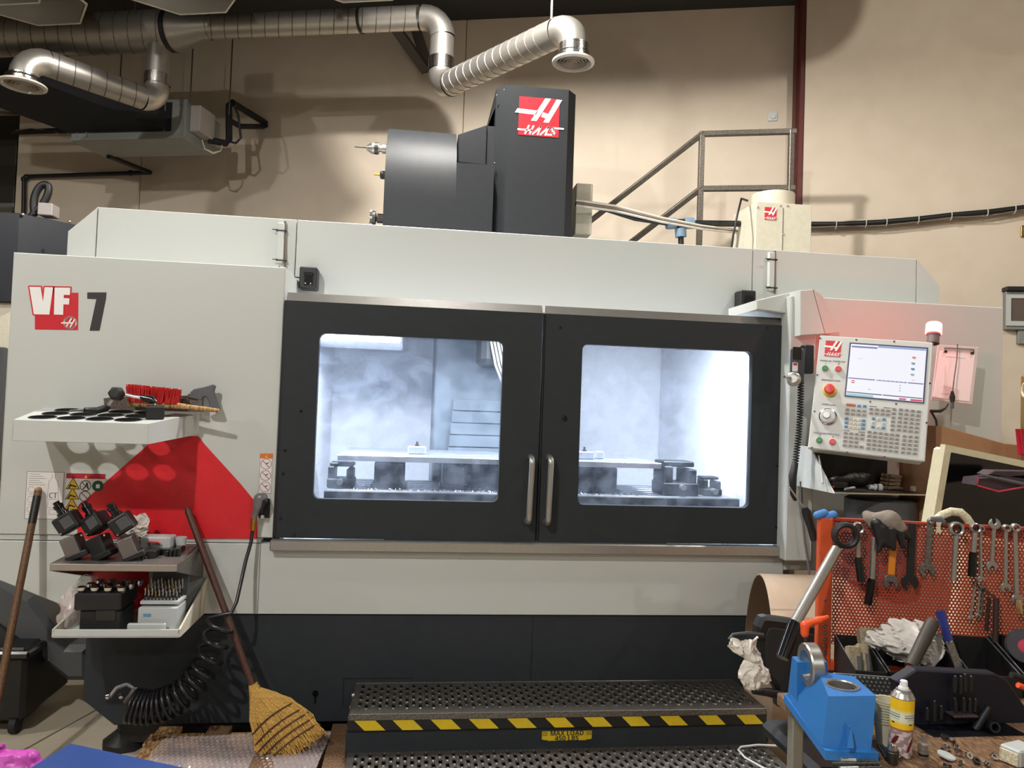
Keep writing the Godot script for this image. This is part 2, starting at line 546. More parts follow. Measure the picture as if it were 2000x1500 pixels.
func make_materials():
	M("white_paint", Color("c3c6c1"), 0.42, 0, "", "fine_n", 1.3, 0.04)
	M("cream_paint", Color("cfc8b4"), 0.5, 0, "grime")
	M("dark_paint", Color("2f3335"), 0.42, 0, "grime", "fine_n", 1.5, 0.1)
	M("base_paint", Color("303438"), 0.5, 0, "grime", "fine_n", 1.5, 0.1)
	M("head_paint", Color("2a2c2e"), 0.5, 0, "grime", "fine_n", 2.0, 0.06)
	M("black", Color("161616"), 0.5, 0, "", "fine_n", 6, 0.15)
	M("black_gloss", Color("0e0e0f"), 0.2)
	M("rubber", Color("1b1b1c"), 0.7)
	M("red_vinyl", Color("d3202a"), 0.38, 0, "grime", "", 3)
	M("logo_red", Color("c4202b"), 0.4)
	M("logo_white", Color("efecea"), 0.45)
	M("logo_ink", Color("2b2827"), 0.45)
	M("steel", Color("b4b1ab"), 0.36, 0.85, "grime", "brush_n", 5, 0.04)
	M("dull_steel", Color("8d8a85"), 0.5, 0.9, "spots", "fine_n", 7, 0.2)
	M("dark_steel", Color("55534f"), 0.45, 0.85, "spots", "fine_n", 7, 0.2)
	M("chrome", Color("d6d6d6"), 0.14, 1)
	M("galv", Color("bdb7ae"), 0.38, 0.85, "grime", "mid_n", 2, 0.05)
	M("foil", Color("d8d4ce"), 0.22, 1, "", "crack_n", 7, 0.45)
	M("wall", Color("d2c3af"), 0.85, 0, "grime", "fine_n", 0.35, 0.1)
	M("ceiling", Color("353330"), 0.9, 0, "grime", "", 0.5)
	M("floor", Color("b9ae98"), 0.75, 0, "grime", "mid_n", 0.7, 0.15)
	M("joint", Color("4d4840"), 0.9)
	M("column_red", Color("5a221a"), 0.6)
	M("rail_steel", Color("6d675f"), 0.45, 0.7, "spots", "", 4)
	M("yellow", Color("dfc01f"), 0.5, 0, "grime", "", 4)
	M("wood_raw", Color("c09a68"), 0.75, 0, "wood", "", 1.3)
	M("wood_old", Color("7d6145"), 0.8, 0, "wood", "", 3)
	M("wood_bench", Color("86684a"), 0.6, 0, "wood", "", 2)
	M("wood_dark", Color("55301f"), 0.45, 0, "wood", "", 4)
	M("stick_wood", Color("77583b"), 0.55, 0, "wood", "", 4)
	M("straw", Color("efc468"), 0.7, 0, "wood", "", 6)
	M("twine", Color("4a2a22"), 0.8)
	M("bristle_red", Color("c01f1f"), 0.5)
	M("cloth", Color("e9e3da"), 0.95, 0, "grime", "cloth_n", 12, 0.5)
	M("pink_bag", Color("c24fae"), 0.35, 0, "", "mid_n", 6, 0.8)
	M("blue_plastic", Color("27427f"), 0.4, 0, "grime", "fine_n", 3, 0.15)
	M("navy", Color("04051c"), 0.6, 0, "spots", "", 5)
	M("orange_paint", Color("cf5227"), 0.5, 0, "grime", "", 4)
	M("orange_bright", Color("f0551f"), 0.4)
	M("orange_mesh", Color("a43820"), 0.5, 0, "grime", "", 4)
	M("casting_blue", Color("2f76bd"), 0.4, 0, "grime", "mid_n", 4, 0.15)
	M("grey_plastic", Color("55575a"), 0.5)
	M("light_plastic", Color("b9bdbb"), 0.45)
	M("panel_white", Color("c9cac6"), 0.45, 0, "", "fine_n", 4, 0.05)
	M("key_grey", Color("97938c"), 0.55)
	M("key_blue", Color("5b93b8"), 0.55)
	M("key_red", Color("b0603c"), 0.55)
	M("key_white", Color("d9d3c4"), 0.55)
	M("btn_green", Color("2f7f3d"), 0.4)
	M("btn_red", Color("cc3b38"), 0.4)
	M("btn_yellow", Color("e2c42a"), 0.4)
	M("cardboard", Color("a58e76"), 0.85, 0, "grime", "", 2)
	M("box_brown", Color("a47a58"), 0.85, 0, "grime", "", 2)
	M("paper", Color("eeeeef"), 0.9)
	M("beige_plastic", Color("d8cfae"), 0.5, 0, "grime", "", 3)
	M("ivory", Color("e7dfbf"), 0.5, 0, "spots", "", 8)
	M("screen_off", Color("060607"), 0.12)
	M("brass", Color("b98b3c"), 0.35, 0.9)
	M("hose", Color("17171a"), 0.28)
	M("grey_hose", Color("6d6a6a"), 0.35)
	M("blue_fit", Color("6a8194"), 0.5)
	M("insulation", Color("121212"), 0.8, 0, "", "mid_n", 6, 0.3)
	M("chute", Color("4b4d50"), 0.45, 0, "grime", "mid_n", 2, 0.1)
	M("inner_white", Color("d2d7de"), 0.5)
	M("inner_grey", Color("505a62"), 0.45)
	M("table_iron", Color("8f97a4"), 0.35, 0.7, "spots", "mid_n", 4, 0.3)
	M("plate_alu", Color("b7bfcc"), 0.32, 0.75, "grime", "brush_n", 3, 0.04)
	M("vise_iron", Color("1e2327"), 0.5, 0.4, "spots", "", 6)
	M("stone", Color("a39578"), 0.85, 0, "spots", "fine_n", 6, 0.3)
	M("blue_handle", Color("27357f"), 0.35)
	M("red_paint", Color("b5301f"), 0.45)
	M("grind", Color("47444a"), 0.9, 0, "", "fine_n", 12, 0.6)
	M("magenta_hub", Color("c8324f"), 0.5)
	M("sticker_white", Color("e4dfdb"), 0.5)
	M("sticker_line", Color("6f6b68"), 0.6)
	M("sign_red", Color("b01531"), 0.5)
	M("sign_yellow", Color("e0b71a"), 0.5)
	M("sign_green", Color("11503a"), 0.5)
	M("sign_orange", Color("d9702a"), 0.5)
	M("prohibit", Color("8a4552"), 0.5)
	M("glove_grey", Color("8d8378"), 0.9, 0, "grime", "cloth_n", 12, 0.5)
	M("glove_black", Color("17181d"), 0.45, 0, "", "fine_n", 6, 0.3)
	M("orange_tool", Color("d98322"), 0.5)
	for k in ["dark_paint", "base_paint", "head_paint"]:
		M(k).metallic_specular = 0.3
	M("dark_paint").roughness = 0.52
	var g = M("clear_plastic", Color(0.85, 0.85, 0.83, 0.35), 0.2)
	g.transparency = BaseMaterial3D.TRANSPARENCY_ALPHA
	g = M("bubble", Color(0.95, 0.88, 0.87, 0.34), 0.04)
	g.transparency = BaseMaterial3D.TRANSPARENCY_ALPHA
	g = M("cloudy", Color(0.8, 0.78, 0.68, 0.8), 0.35)
	g.transparency = BaseMaterial3D.TRANSPARENCY_ALPHA
	for q in 2:
		g = M("mist%d" % q, Color.WHITE, 0.15)
		g.albedo_texture = T["mist%d" % q]
		g.transparency = BaseMaterial3D.TRANSPARENCY_ALPHA
		g.backlight_enabled = true
		g.backlight = Color(0.9, 0.95, 1)
	g = M("can_print", Color.WHITE, 0.35)
	g.albedo_texture = T.can
	g = M("screen_on", Color(0.02, 0.02, 0.02), 0.3)
	g.emission_enabled = true
	g.emission_texture = T.screen
	g.emission = Color.WHITE
	g.emission_operator = BaseMaterial3D.EMISSION_OP_MULTIPLY
	g.emission_energy_multiplier = 0.95

# ---------------------------------------------------------------- lamps
func omni(at, e, col, size, parent = self):
	var l := OmniLight3D.new()
	l.name = "bulb_light"
	parent.add_child(l, true)
	l.position = at
	l.light_energy = e; l.light_color = col; l.light_size = size
	l.omni_range = 30; l.omni_attenuation = 2
	l.shadow_enabled = true
	return l
func area(at, e, col, size, parent, look = Basis(Vector3.RIGHT, -PI / 2)):
	var l := AreaLight3D.new()
	l.name = "panel_light"
	parent.add_child(l, true)
	l.transform = Transform3D(look, at)
	l.area_size = size
	l.light_energy = e; l.light_color = col
	l.area_range = 20; l.area_attenuation = 2
	l.shadow_enabled = true
	return l
func octagon_lamp(at, e, label, R = 0.5, up = 0.02):
	var t = thing("ceiling_lamp", label, "lamp", at, Basis(Vector3.UP, deg_to_rad(-16)))
	var m = mb(Transform3D(Basis(Vector3.UP, PI / 8), Vector3.ZERO))
	m.lathe([Vector2(R, 0), Vector2(R * 0.62, 0.3), Vector2(0.001, 0.3)], 8)
	m.lathe([Vector2(R - 0.012, 0), Vector2(R * 0.62 - 0.01, 0.29), Vector2(0.001, 0.29)], 8)
	part(t, "reflector", m, M("lamp_grey", Color("8d8984"), 0.5, 0.3))
	m = mb(Transform3D(Basis(Vector3.UP, PI / 8), Vector3.ZERO))
	for i in 8:
		var a = Vector3(cos(TAU * i / 8) * R, 0.004, sin(TAU * i / 8) * R)
		var b = Vector3(cos(TAU * (i + 1) / 8) * R, 0.004, sin(TAU * (i + 1) / 8) * R)
		m.tube([a, b], 0.009, 6)
	part(t, "rim", m, M("lamp_rim", Color("c9c2b0"), 0.45))
	part(t, "ballast_box", mb().box(Vector3(0, 0.38, 0), Vector3(0.2, 0.16, 0.2), 0.01), M("lamp_grey"))
	part(t, "hanging_rod", mb().tube([Vector3(0, 0.45, 0), Vector3(0, 5.55 - at.y, 0)], 0.006, 6), M("rail_steel"))
	if e > 0:
		part(t, "bulb", mb().ball(Vector3(0, up, 0), 0.05, 14), glow("bulb_glow", Color(1, 0.93, 0.82), 6.0))
		omni(Vector3(0, up, 0), e, Color(1, 0.99, 0.975), 0.07, t)
	return t

# bare globe lamp by the right wall; the round roof duct beside it shades the upper part of the back wall
func globe_lamp():
	var t = thing("globe_lamp", "bare globe lamp hanging near the right hand wall above the workbench", "lamp", BX * Vector3(4.8, 5.05, 4.2), BX.basis)
	part(t, "globe", mb().ball(Vector3.ZERO, 0.06, 16), glow("bulb_glow", Color(1, 0.93, 0.82), 6.0))
	part(t, "hanging_rod", mb().tube([Vector3(0, 0.06, 0), Vector3(0, 0.5, 0)], 0.006, 6), M("rail_steel"))
	omni(Vector3.ZERO, 4.6, Color(1, 0.985, 0.95), 0.06, t)
	t = thing("roof_duct", "thick round duct under the ceiling beside the globe lamp", "duct", BX * Vector3(4.142, 5.26, 4), BX.basis)
	part(t, "pipe", mb(ax(Vector3(0, 0, -1.8), Vector3(0, 0, 1))).lathe([Vector2(0.001, 0), Vector2(0.304, 0), Vector2(0.304, 4.6), Vector2(0.001, 4.6)], 32), M("galv"))

# ---------------------------------------------------------------- logos
func logo(root, called, fr, w, h):        # red square with the slanted white H and the letters below it, in the xy plane of fr, lower left corner at its origin
	var g = part(root, called, Mb.new().at(Transform3D()), M("logo_red")) if false else null
	var m = mb(fr)
	m.prism([Vector2(0, 0), Vector2(w, 0), Vector2(w, h), Vector2(0, h)], 0, 0.0012)
	g = wpart(root, called, m, M("logo_red"))
	var q = func(a): return Vector2(a.x * w, a.y * h)
	m = mb(fr)
	for pl in [[Vector2(0.3, 0.39), Vector2(0.44, 0.39), Vector2(0.78, 1.0), Vector2(0.64, 1.0)], [Vector2(0.61, 0.37), Vector2(0.74, 0.37), Vector2(1.06, 0.99), Vector2(0.92, 0.99)],
			[Vector2(-0.1, 0.57), Vector2(0.42, 0.55), Vector2(0.47, 0.66), Vector2(-0.04, 0.68)], [Vector2(0.55, 0.51), Vector2(0.66, 0.48), Vector2(0.72, 0.6), Vector2(0.59, 0.63), Vector2(0.57, 0.57)]]:
		m.prism(pl.map(q), 0.0012, 0.0022)
	wpart(g, "emblem", m, M("logo_white"))
	m = mb(fr)
	var hh = 0.2; var sl = 0.42; var x0 = 0.17
	var L = func(k, a): return Vector2((x0 + k * 0.19 + a.x * 0.15 + a.y * hh * sl) * w, (0.05 + a.y * hh) * h)
	for st in [[0, [Vector2(0, 0), Vector2(0, 1)]], [0, [Vector2(0.75, 0), Vector2(0.75, 1)]], [0, [Vector2(-1.4, 0.45), Vector2(0.75, 0.45)]],
			[1, [Vector2(0, 0), Vector2(0.7, 1), Vector2(0.8, 0)]], [2, [Vector2(0, 0), Vector2(0.7, 1), Vector2(0.8, 0)]],
			[3, [Vector2(1.9, 0.95), Vector2(0.25, 0.95), Vector2(0.1, 0.55), Vector2(0.9, 0.5), Vector2(0.75, 0.05), Vector2(-0.2, 0.05)]]]:
		m.stroke(st[1].map(func(a): return L.call(st[0], a)), w * 0.04, 0.0012, 0.0022)
	wpart(g, "lettering", m, M("logo_white"))
	return g
func text(root, called, s, at, size, mat, bas = Basis(), bold = true):
	var tm := TextMesh.new()
	var f = SystemFont.new()
	f.font_names = PackedStringArray(["Droid Sans"])
	if bold: f.font_weight = 700
	tm.font = f
	tm.text = s
	tm.font_size = 32
	tm.pixel_size = size / 32.0
	tm.depth = 0.0008
	var i = part(root, called, tm, mat)
	i.transform = whole(root).affine_inverse() * Transform3D(bas, at)
	return i

func _ready():
	CAMB = Basis.from_euler(TURN)
	BX = Transform3D(Basis(Vector3.UP, deg_to_rad(-16)), Vector3(0, 0, -4))
	# camera
	var cam := Camera3D.new()
	cam.name = "camera"
	add_child(cam)
	cam.position = EYE
	cam.rotation = TURN
	cam.fov = 2 * rad_to_deg(atan(750.0 / F))
	cam.near = 0.05; cam.far = 60
	cam.current = true
	# sky and exposure: a closed hall at night, nothing comes in from outside
	var we := WorldEnvironment.new()
	we.name = "environment"
	var env := Environment.new()
	env.background_mode = Environment.BG_COLOR
	env.background_color = Color(0.01, 0.011, 0.013)
	env.tonemap_mode = Environment.TONE_MAPPER_LINEAR
	env.tonemap_exposure = 1.0
	env.sdfgi_enabled = true; env.ssao_enabled = true; env.ssil_enabled = true
	we.environment = env
	add_child(we)
	make_textures()
	make_materials()
	# the lamps of the hall (above and behind the camera, out of the picture)
	octagon_lamp(Vector3(-2.25, 5.2, 4.85), 17.2, "lit octagonal ceiling lamp behind the camera, to the left", 0.5, 0.04)
	octagon_lamp(Vector3(0.089, 5.0, -0.5), 16.0, "lit octagonal ceiling lamp hanging above the middle of the milling machine", 0.5, 0.07)
	octagon_lamp(Vector3(-4.3, 4.65, 1.0), 5.0, "lit octagonal ceiling lamp over the bay left of the machine")
	octagon_lamp(Vector3(2.6, 4.65, 8.4), 5.0, "lit octagonal ceiling lamp far behind the camera, to the right")
	octagon_lamp(Vector3(-3.4, 4.65, 8.8), 4.5, "lit octagonal ceiling lamp far behind the camera, to the left")
	globe_lamp()
	setting()
	machine()
	upper_fittings()
	left_things()
	front_things()
	right_things()

# ---------------------------------------------------------------- the hall
func setting():
	var m = mb(BX)
	m.box(Vector3(-2, -0.15, 10.5), Vector3(26, 0.2, 30))
	var fl = struct("floor", m, M("joint"))
	for i in 9:                     # cast slabs with open joints between them
		for j in 11:
			var s = mb(BX)
			s.box(Vector3(-12.3 + i * 2.6, -0.024, -3.2 + j * 2.4), Vector3(2.588, 0.05, 2.388), 0.003)
			part(fl, "slab", s, M("floor"))
	m = mb(BX)
	for q in [[-4.62, -3.13], [-3.122, 0.38], [0.388, 3.56]]: m.box(Vector3((q[0] + q[1]) / 2, 2.85, -0.1), Vector3(q[1] - q[0], 5.7, 0.2))
	struct("wall_back", m, M("wall"))
	m = mb(BX)
	m.box(Vector3(6.56, 2.85, 0.0), Vector3(5.92, 5.7, 0.5))
	struct("wall_back_right", m, M("wall"))
	m = mb(BX)
	m.box(Vector3(3.565, 3.2, 0.07), Vector3(0.05, 5, 0.14))
	m.box(Vector3(3.578, 3.2, 0.19), Vector3(0.03, 5, 0.1))
	struct("trim_1", m, M("column_red"))
	m = mb(BX); m.box(Vector3(-2, 2.85, -3.1), Vector3(24, 5.7, 0.2)); struct("wall_far", m, M("wall"))
	m = mb(BX); m.box(Vector3(-13.6, 2.85, 10.5), Vector3(0.2, 5.7, 27.2)); struct("wall_left", m, M("wall"))
	m = mb(BX); m.box(Vector3(9.6, 2.85, 10.5), Vector3(0.2, 5.7, 27.2)); struct("wall_right", m, M("wall"))
	m = mb(BX); m.box(Vector3(-2, 2.85, 24.1), Vector3(24, 5.7, 0.2)); struct("wall_front", m, M("wall"))
	m = mb(BX); m.box(Vector3(-2, 5.65, 10.5), Vector3(24, 0.2, 28)); struct("ceiling", m, M("ceiling"))

# ---------------------------------------------------------------- the milling machine
func machine():
	var t = thing("milling_machine", "large white and dark grey enclosed milling machine filling the middle of the hall", "machine", Vector3(0.63, 0, -0.8))
	var wh = M("white_paint"); var dk = M("dark_paint")
	var m
	# left cabinet: upper panel, lip, lower panel with a cut corner
	m = mb(); m.prism([Vector2(-1.83, 1.013), Vector2(-0.635, 1.013), Vector2(-0.632, 2.285), Vector2(-1.832, 2.285)], -0.62, 0.0, 0.004)
	var cab = wpart(t, "side_cabinet", m, wh)
	m = mb(); m.box(Vector3(-1.26, 0.999, -0.31), Vector3(1.14, 0.022, 0.61), 0.002)
	wpart(cab, "joint_strip", m, wh)
	m = mb(); m.prism([Vector2(-1.83, 0.985), Vector2(-1.83, 0.815), Vector2(-1.46, 0.664), Vector2(-0.69, 0.66), Vector2(-0.69, 0.985)], -0.62, 0.0, 0.003)
	var low = wpart(t, "lower_panel", m, wh)
	m = mb(); m.prism([Vector2(-0.688, 0.66), Vector2(1.885, 0.655), Vector2(1.885, 0.985), Vector2(-0.688, 0.985)], -0.06, -0.002, 0.002)
	wpart(t, "front_apron", m, wh)
	m = mb(); m.prism([Vector2(1.888, 0.885), Vector2(3.09, 0.885), Vector2(3.09, 2.285), Vector2(1.9, 2.285)], -0.62, 0.0, 0.004)
	var rc = wpart(t, "side_cabinet", m, wh)
	# dark base
	m = mb(); m.prism([Vector2(-1.44, 0.655), Vector2(-1.44, 0.27), Vector2(-1.30, 0.155), Vector2(1.728, 0.155), Vector2(1.728, 0.652)], -1.9, -0.012, 0.004)
	var base = wpart(t, "base", m, M("base_paint"))
	m = mb(); m.box(Vector3(P2(1040, 1250, 0).x, 0.47, -0.0115), Vector3(0.004, 0.36, 0.002))
	var q1 = P2(671, 1327, 0); var q2 = P2(805, 1327, 0)
	m.box(Vector3((q1.x + q2.x) / 2, q1.y, -0.0115), Vector3(q2.x - q1.x, 0.004, 0.002))
	m.box(Vector3(q1.x, q1.y - 0.06, -0.0115), Vector3(0.003, 0.12, 0.002))
	m.box(Vector3(q2.x, q2.y - 0.06, -0.0115), Vector3(0.003, 0.12, 0.002))
	wpart(base, "panel_seam", m, M("black"))
	var kp = P(616, 1354, -0.01)
	m = mb(ax(kp + Vector3(0, 0, -0.004), Vector3(0, 0, 1))); m.lathe([Vector2(0.014, 0), Vector2(0.014, 0.006), Vector2(0.001, 0.006)], 14)
	m.xf = Transform3D(); m.box(kp + Vector3(0, -0.025, 0), Vector3(0.009, 0.04, 0.004))
	wpart(base, "key_slot", m, M("black_gloss"))
	m = mb(); m.box(Vector3(0.15, 0.1, -0.9), Vector3(2.9, 0.12, 1.6)); wpart(t, "plinth", m, M("black"))
	# stainless sill under the doors
	m = mb(); m.box(Vector3(0.62, 0.985, 0.022), Vector3(2.52, 0.052, 0.05), 0.006); wpart(t, "door_sill", m, M("steel"))
	# doors
	var zs = [[-0.632, 0.604, -0.46, 0.416, 1.2, 1.981], [0.61, 1.884, 0.808, 1.689, 1.196, 1.986]]
	for k in 2:
		var q = zs[k]
		m = mb()
		m.frame(q[0] + 0.012, q[1], 1.016, 2.128, q[2], q[3], q[4], q[5], 0.03, -0.03, 0.012)
		m.prism([Vector2(-0.03, 0), Vector2(0.012, 0), Vector2(-0.026, 0.045), Vector2(-0.03, 0.045)], 0, 0.01) if false else null
		var d = wpart(t, "door", m, dk)
		m = mb(Transform3D(Basis(Vector3(0, 0, -1), Vector3.UP, Vector3.RIGHT), Vector3(q[0] + 0.012, 2.128, 0)))
		m.prism([Vector2(0.03, 0), Vector2(-0.012, 0), Vector2(0.02, 0.042), Vector2(0.03, 0.042)], 0, q[1] - q[0] - 0.012)
		wpart(d, "top_lip", m, M("dark_lip", Color("5a5752"), 0.4, 0.25, "grime", "fine_n", 2, 0.1))
		m = mb(); m.prism([Vector2(q[0] - 0.004, 1.016), Vector2(q[0] + 0.014, 1.016), Vector2(q[0] + 0.014, 2.13), Vector2(q[0] + 0.002, 2.13)], -0.05, 0.004, 0.004)
		wpart(d, "edge_seal", m, M("black"))
		m = mb(); m.rect(Vector3(q[2] - 0.01, q[4] - 0.01, -0.012), Vector3(q[3] - q[2] + 0.02, 0, 0), Vector3(0, q[5] - q[4] + 0.02, 0))
		wpart(d, "window_pane", m, M("mist%d" % k), "coolant-misted clear window pane")
		# tube handle
		var hx = [[1037, 893, 1030, 1018], [1073, 893, 1067, 1020]][k]
		var a = P(hx[0], hx[1], 0.03); var b = P(hx[2], hx[3], 0.03)
		var pts = [Vector3(a.x, a.y, 0.01)]
		for i in 6:
			var an = PI / 2 * i / 5
			pts.append(a.lerp(b, 0.0) + Vector3(0, -0.03 * (1 - cos(an)), 0.03 * sin(an)) + Vector3(0, 0, 0.02))
		for i in 6:
			var an = PI / 2 * i / 5
			pts.append(Vector3(b.x, b.y, b.z) + Vector3(0, 0.03 * (1 - sin(an)), 0.03 * cos(an)) + Vector3(0, 0, 0.02))
		pts.append(Vector3(b.x, b.y, 0.01))
		m = mb(); m.tube(pts, 0.0145, 14); wpart(d, "handle", m, M("steel"), "bent steel tube handle")
		m = mb()
		for s in ([[588, 803], [548, 1013], [553, 925], [557, 880], [575, 1045]] if k == 0 else [[1518, 910], [1516, 1030], [1500, 640], [1095, 640]]):
			var p = P(s[0], s[1], 0.012)
			m.at(ax(p, Vector3(0, 0, 1))).lathe([Vector2(0.006, 0), Vector2(0.005, 0.004), Vector2(0.001, 0.004)], 8)
		wpart(d, "screw", m, M("black_gloss"))
		if k == 1:
			var p = P(1103, 817, 0.012)
			m = mb(ax(p, Vector3(0, 0, 1))); m.lathe([Vector2(0.013, 0), Vector2(0.012, 0.006), Vector2(0.006, 0.008), Vector2(0.001, 0.008)], 14)
			wpart(d, "lock", m, M("black_gloss"))
	# header over the doors: leaves a narrow gap at both ends through which the work light shows
	m = mb()
	m.box(Vector3(0.58, 2.13, -0.24), Vector3(2.3, 0.02, 0.36))
	m.box(Vector3(0.62, 2.15, -0.435), Vector3(2.52, 0.06, 0.03))
	wpart(t, "header_plate", m, M("inner_white"))
	# roof enclosure set back from the front
	var zr = -0.45
	var ye = 2.62
	var xs = [-1.66, -0.66, P2(1470, 520, zr).x, 2.90]
	var names = []
	m = mb(); m.prism([Vector2(-1.80, 2.2), Vector2(-1.663, 2.2), Vector2(-1.663, ye), Vector2(-1.80, 2.485)], -1.7, zr, 0.003); wpart(t, "roof_panel", m, wh)
	m = mb(); m.prism([Vector2(-1.659, 2.2), Vector2(-0.662, 2.1), Vector2(-0.662, ye), Vector2(-1.659, ye)], -1.7, zr, 0.003); wpart(t, "roof_panel", m, wh)
	m = mb(); m.prism([Vector2(-0.658, 2.12), Vector2(xs[2] - 0.002, 2.12), Vector2(xs[2] - 0.002, ye), Vector2(-0.658, ye)], zr - 0.03, zr, 0.003); wpart(t, "roof_panel", m, wh)
	m = mb(); m.prism([Vector2(xs[2] + 0.002, 2.12), Vector2(2.898, 2.2), Vector2(2.898, ye), Vector2(xs[2] + 0.002, ye)], -1.7, zr, 0.003); wpart(t, "roof_panel", m, wh)
	m = mb(); m.prism([Vector2(2.902, 2.2), Vector2(3.045, 2.2), Vector2(3.045, 2.475), Vector2(2.902, ye)], -1.7, zr, 0.003); wpart(t, "roof_panel", m, wh)
	# cable conduits on the roof face, with ties
	for q in [[551, 437, 515, 541], [1505, 494, 568, 1490]]:
		var a = P(q[0], q[1], zr); var b = P(q[0], q[2], zr)
		m = mb(); m.box((a + b) / 2 + Vector3(-0.005, 0, 0.014), Vector3(0.035, a.y - b.y, 0.028), 0.004)
		var cd = wpart(t, "cable_conduit", m, M("white_paint"))
		m = mb(); m.tube([a + Vector3(0.018, 0.01, 0.016), b + Vector3(0.018, -0.02, 0.016)], 0.006, 6)
		wpart(cd, "cable", m, M("cable_brown", Color("6b5f52"), 0.6))
		m = mb()
		for f in [0.2, 0.94]:
			var c = a.lerp(b, f)
			m.box(c + Vector3(0, 0, 0.02), Vector3(0.055, 0.006, 0.024))
			m.box(c + Vector3(-0.03, 0.003, 0.03), Vector3(0.03, 0.004, 0.004))
		wpart(cd, "cable_tie", m, M("black"))
	# inner return of the left cabinet above the door and the door switches
	for q in [[604, 545], [1455, 589]]:
		var c = P(q[0], q[1], -0.40)
		m = mb(); m.box(c, Vector3(0.09, 0.115, 0.09), 0.006)
		var sw = wpart(t, "door_switch", m, M("black"))
		m = mb(); m.box(c + Vector3(0.002, -0.012, 0.047), Vector3(0.045, 0.06, 0.01), 0.004)
		m.box(c + Vector3(0.002, 0.02, 0.054), Vector3(0.05, 0.012, 0.012), 0.003)
		wpart(sw, "actuator", m, M("black_gloss"))
		m = mb()
		for s in [-1, 1]: m.ball(c + Vector3(0.002 + s * 0.013, -0.03, 0.055), 0.0045, 8)
		wpart(sw, "screw", m, M("chrome"))
		m = mb(); var cab0 = [c + Vector3(-0.04, 0.0, 0.02), c + Vector3(-0.08, 0.005, 0.02), c + Vector3(-0.13, 0.035, 0.0), c + Vector3(-0.16, 0.06, -0.02)]
		if q[0] > 1000: cab0 = [c + Vector3(0.04, 0.0, 0.02), c + Vector3(0.08, -0.004, 0.02), c + Vector3(0.11, 0.005, 0.0), c + Vector3(0.13, 0.03, -0.02)]
		m.tube(cab0, 0.004, 6); wpart(sw, "cable", m, M("black"))
	# hinged prop arms lying on the cabinet tops
	for q in [[[78, 490], [145, 498], -0.25], [[1905, 590], [1840, 584], -0.25]]:
		var a = P(q[0][0], q[0][1], q[2]); var b = P(q[1][0], q[1][1], q[2])
		m = mb(); m.tube([Vector3(a.x, 2.305, a.z), Vector3(b.x, 2.31, b.z)], 0.012, 6, true, 0.6)
		var pa = wpart(t, "prop_arm", m, wh)
		m = mb(); m.box(Vector3(a.x, 2.3, a.z), Vector3(0.07, 0.03, 0.03), 0.006); wpart(pa, "catch", m, M("black"))
	machine_inside(t)
	machine_head(t)
	decals(t, t, t)
	# levelling foot
	for x in [-1.30, 1.6]:
		m = mb(ax(Vector3(x, 0, -0.16), Vector3.UP)); m.lathe([Vector2(0.10, 0), Vector2(0.098, 0.03), Vector2(0.03, 0.085), Vector2(0.001, 0.085)], 8)
		var ft = wpart(t, "levelling_foot", m, M("black"))
		m = mb(ax(Vector3(x, 0.08, -0.16), Vector3.UP)); m.lathe([Vector2(0.022, 0), Vector2(0.022, 0.12)], 12); m.lathe([Vector2(0.036, 0.0), Vector2(0.036, 0.02), Vector2(0.02, 0.02)], 6)
		wpart(ft, "bolt", m, M("dark_steel"))
	# chip chute leaving the left side
	m = mb(Transform3D(Basis(), Vector3(0, 0, -0.62)))
	var cz = -0.45
	m.prism([[-80, 1085], [0, 1134], [60, 1166], [130, 1262], [172, 1262], [172, 1332], [128, 1332], [0, 1232], [-80, 1170]].map(func(q): return P2(q[0], q[1], cz)), 0.0, 0.17, 0.03)
	wpart(t, "chip_chute", m, M("chute"))

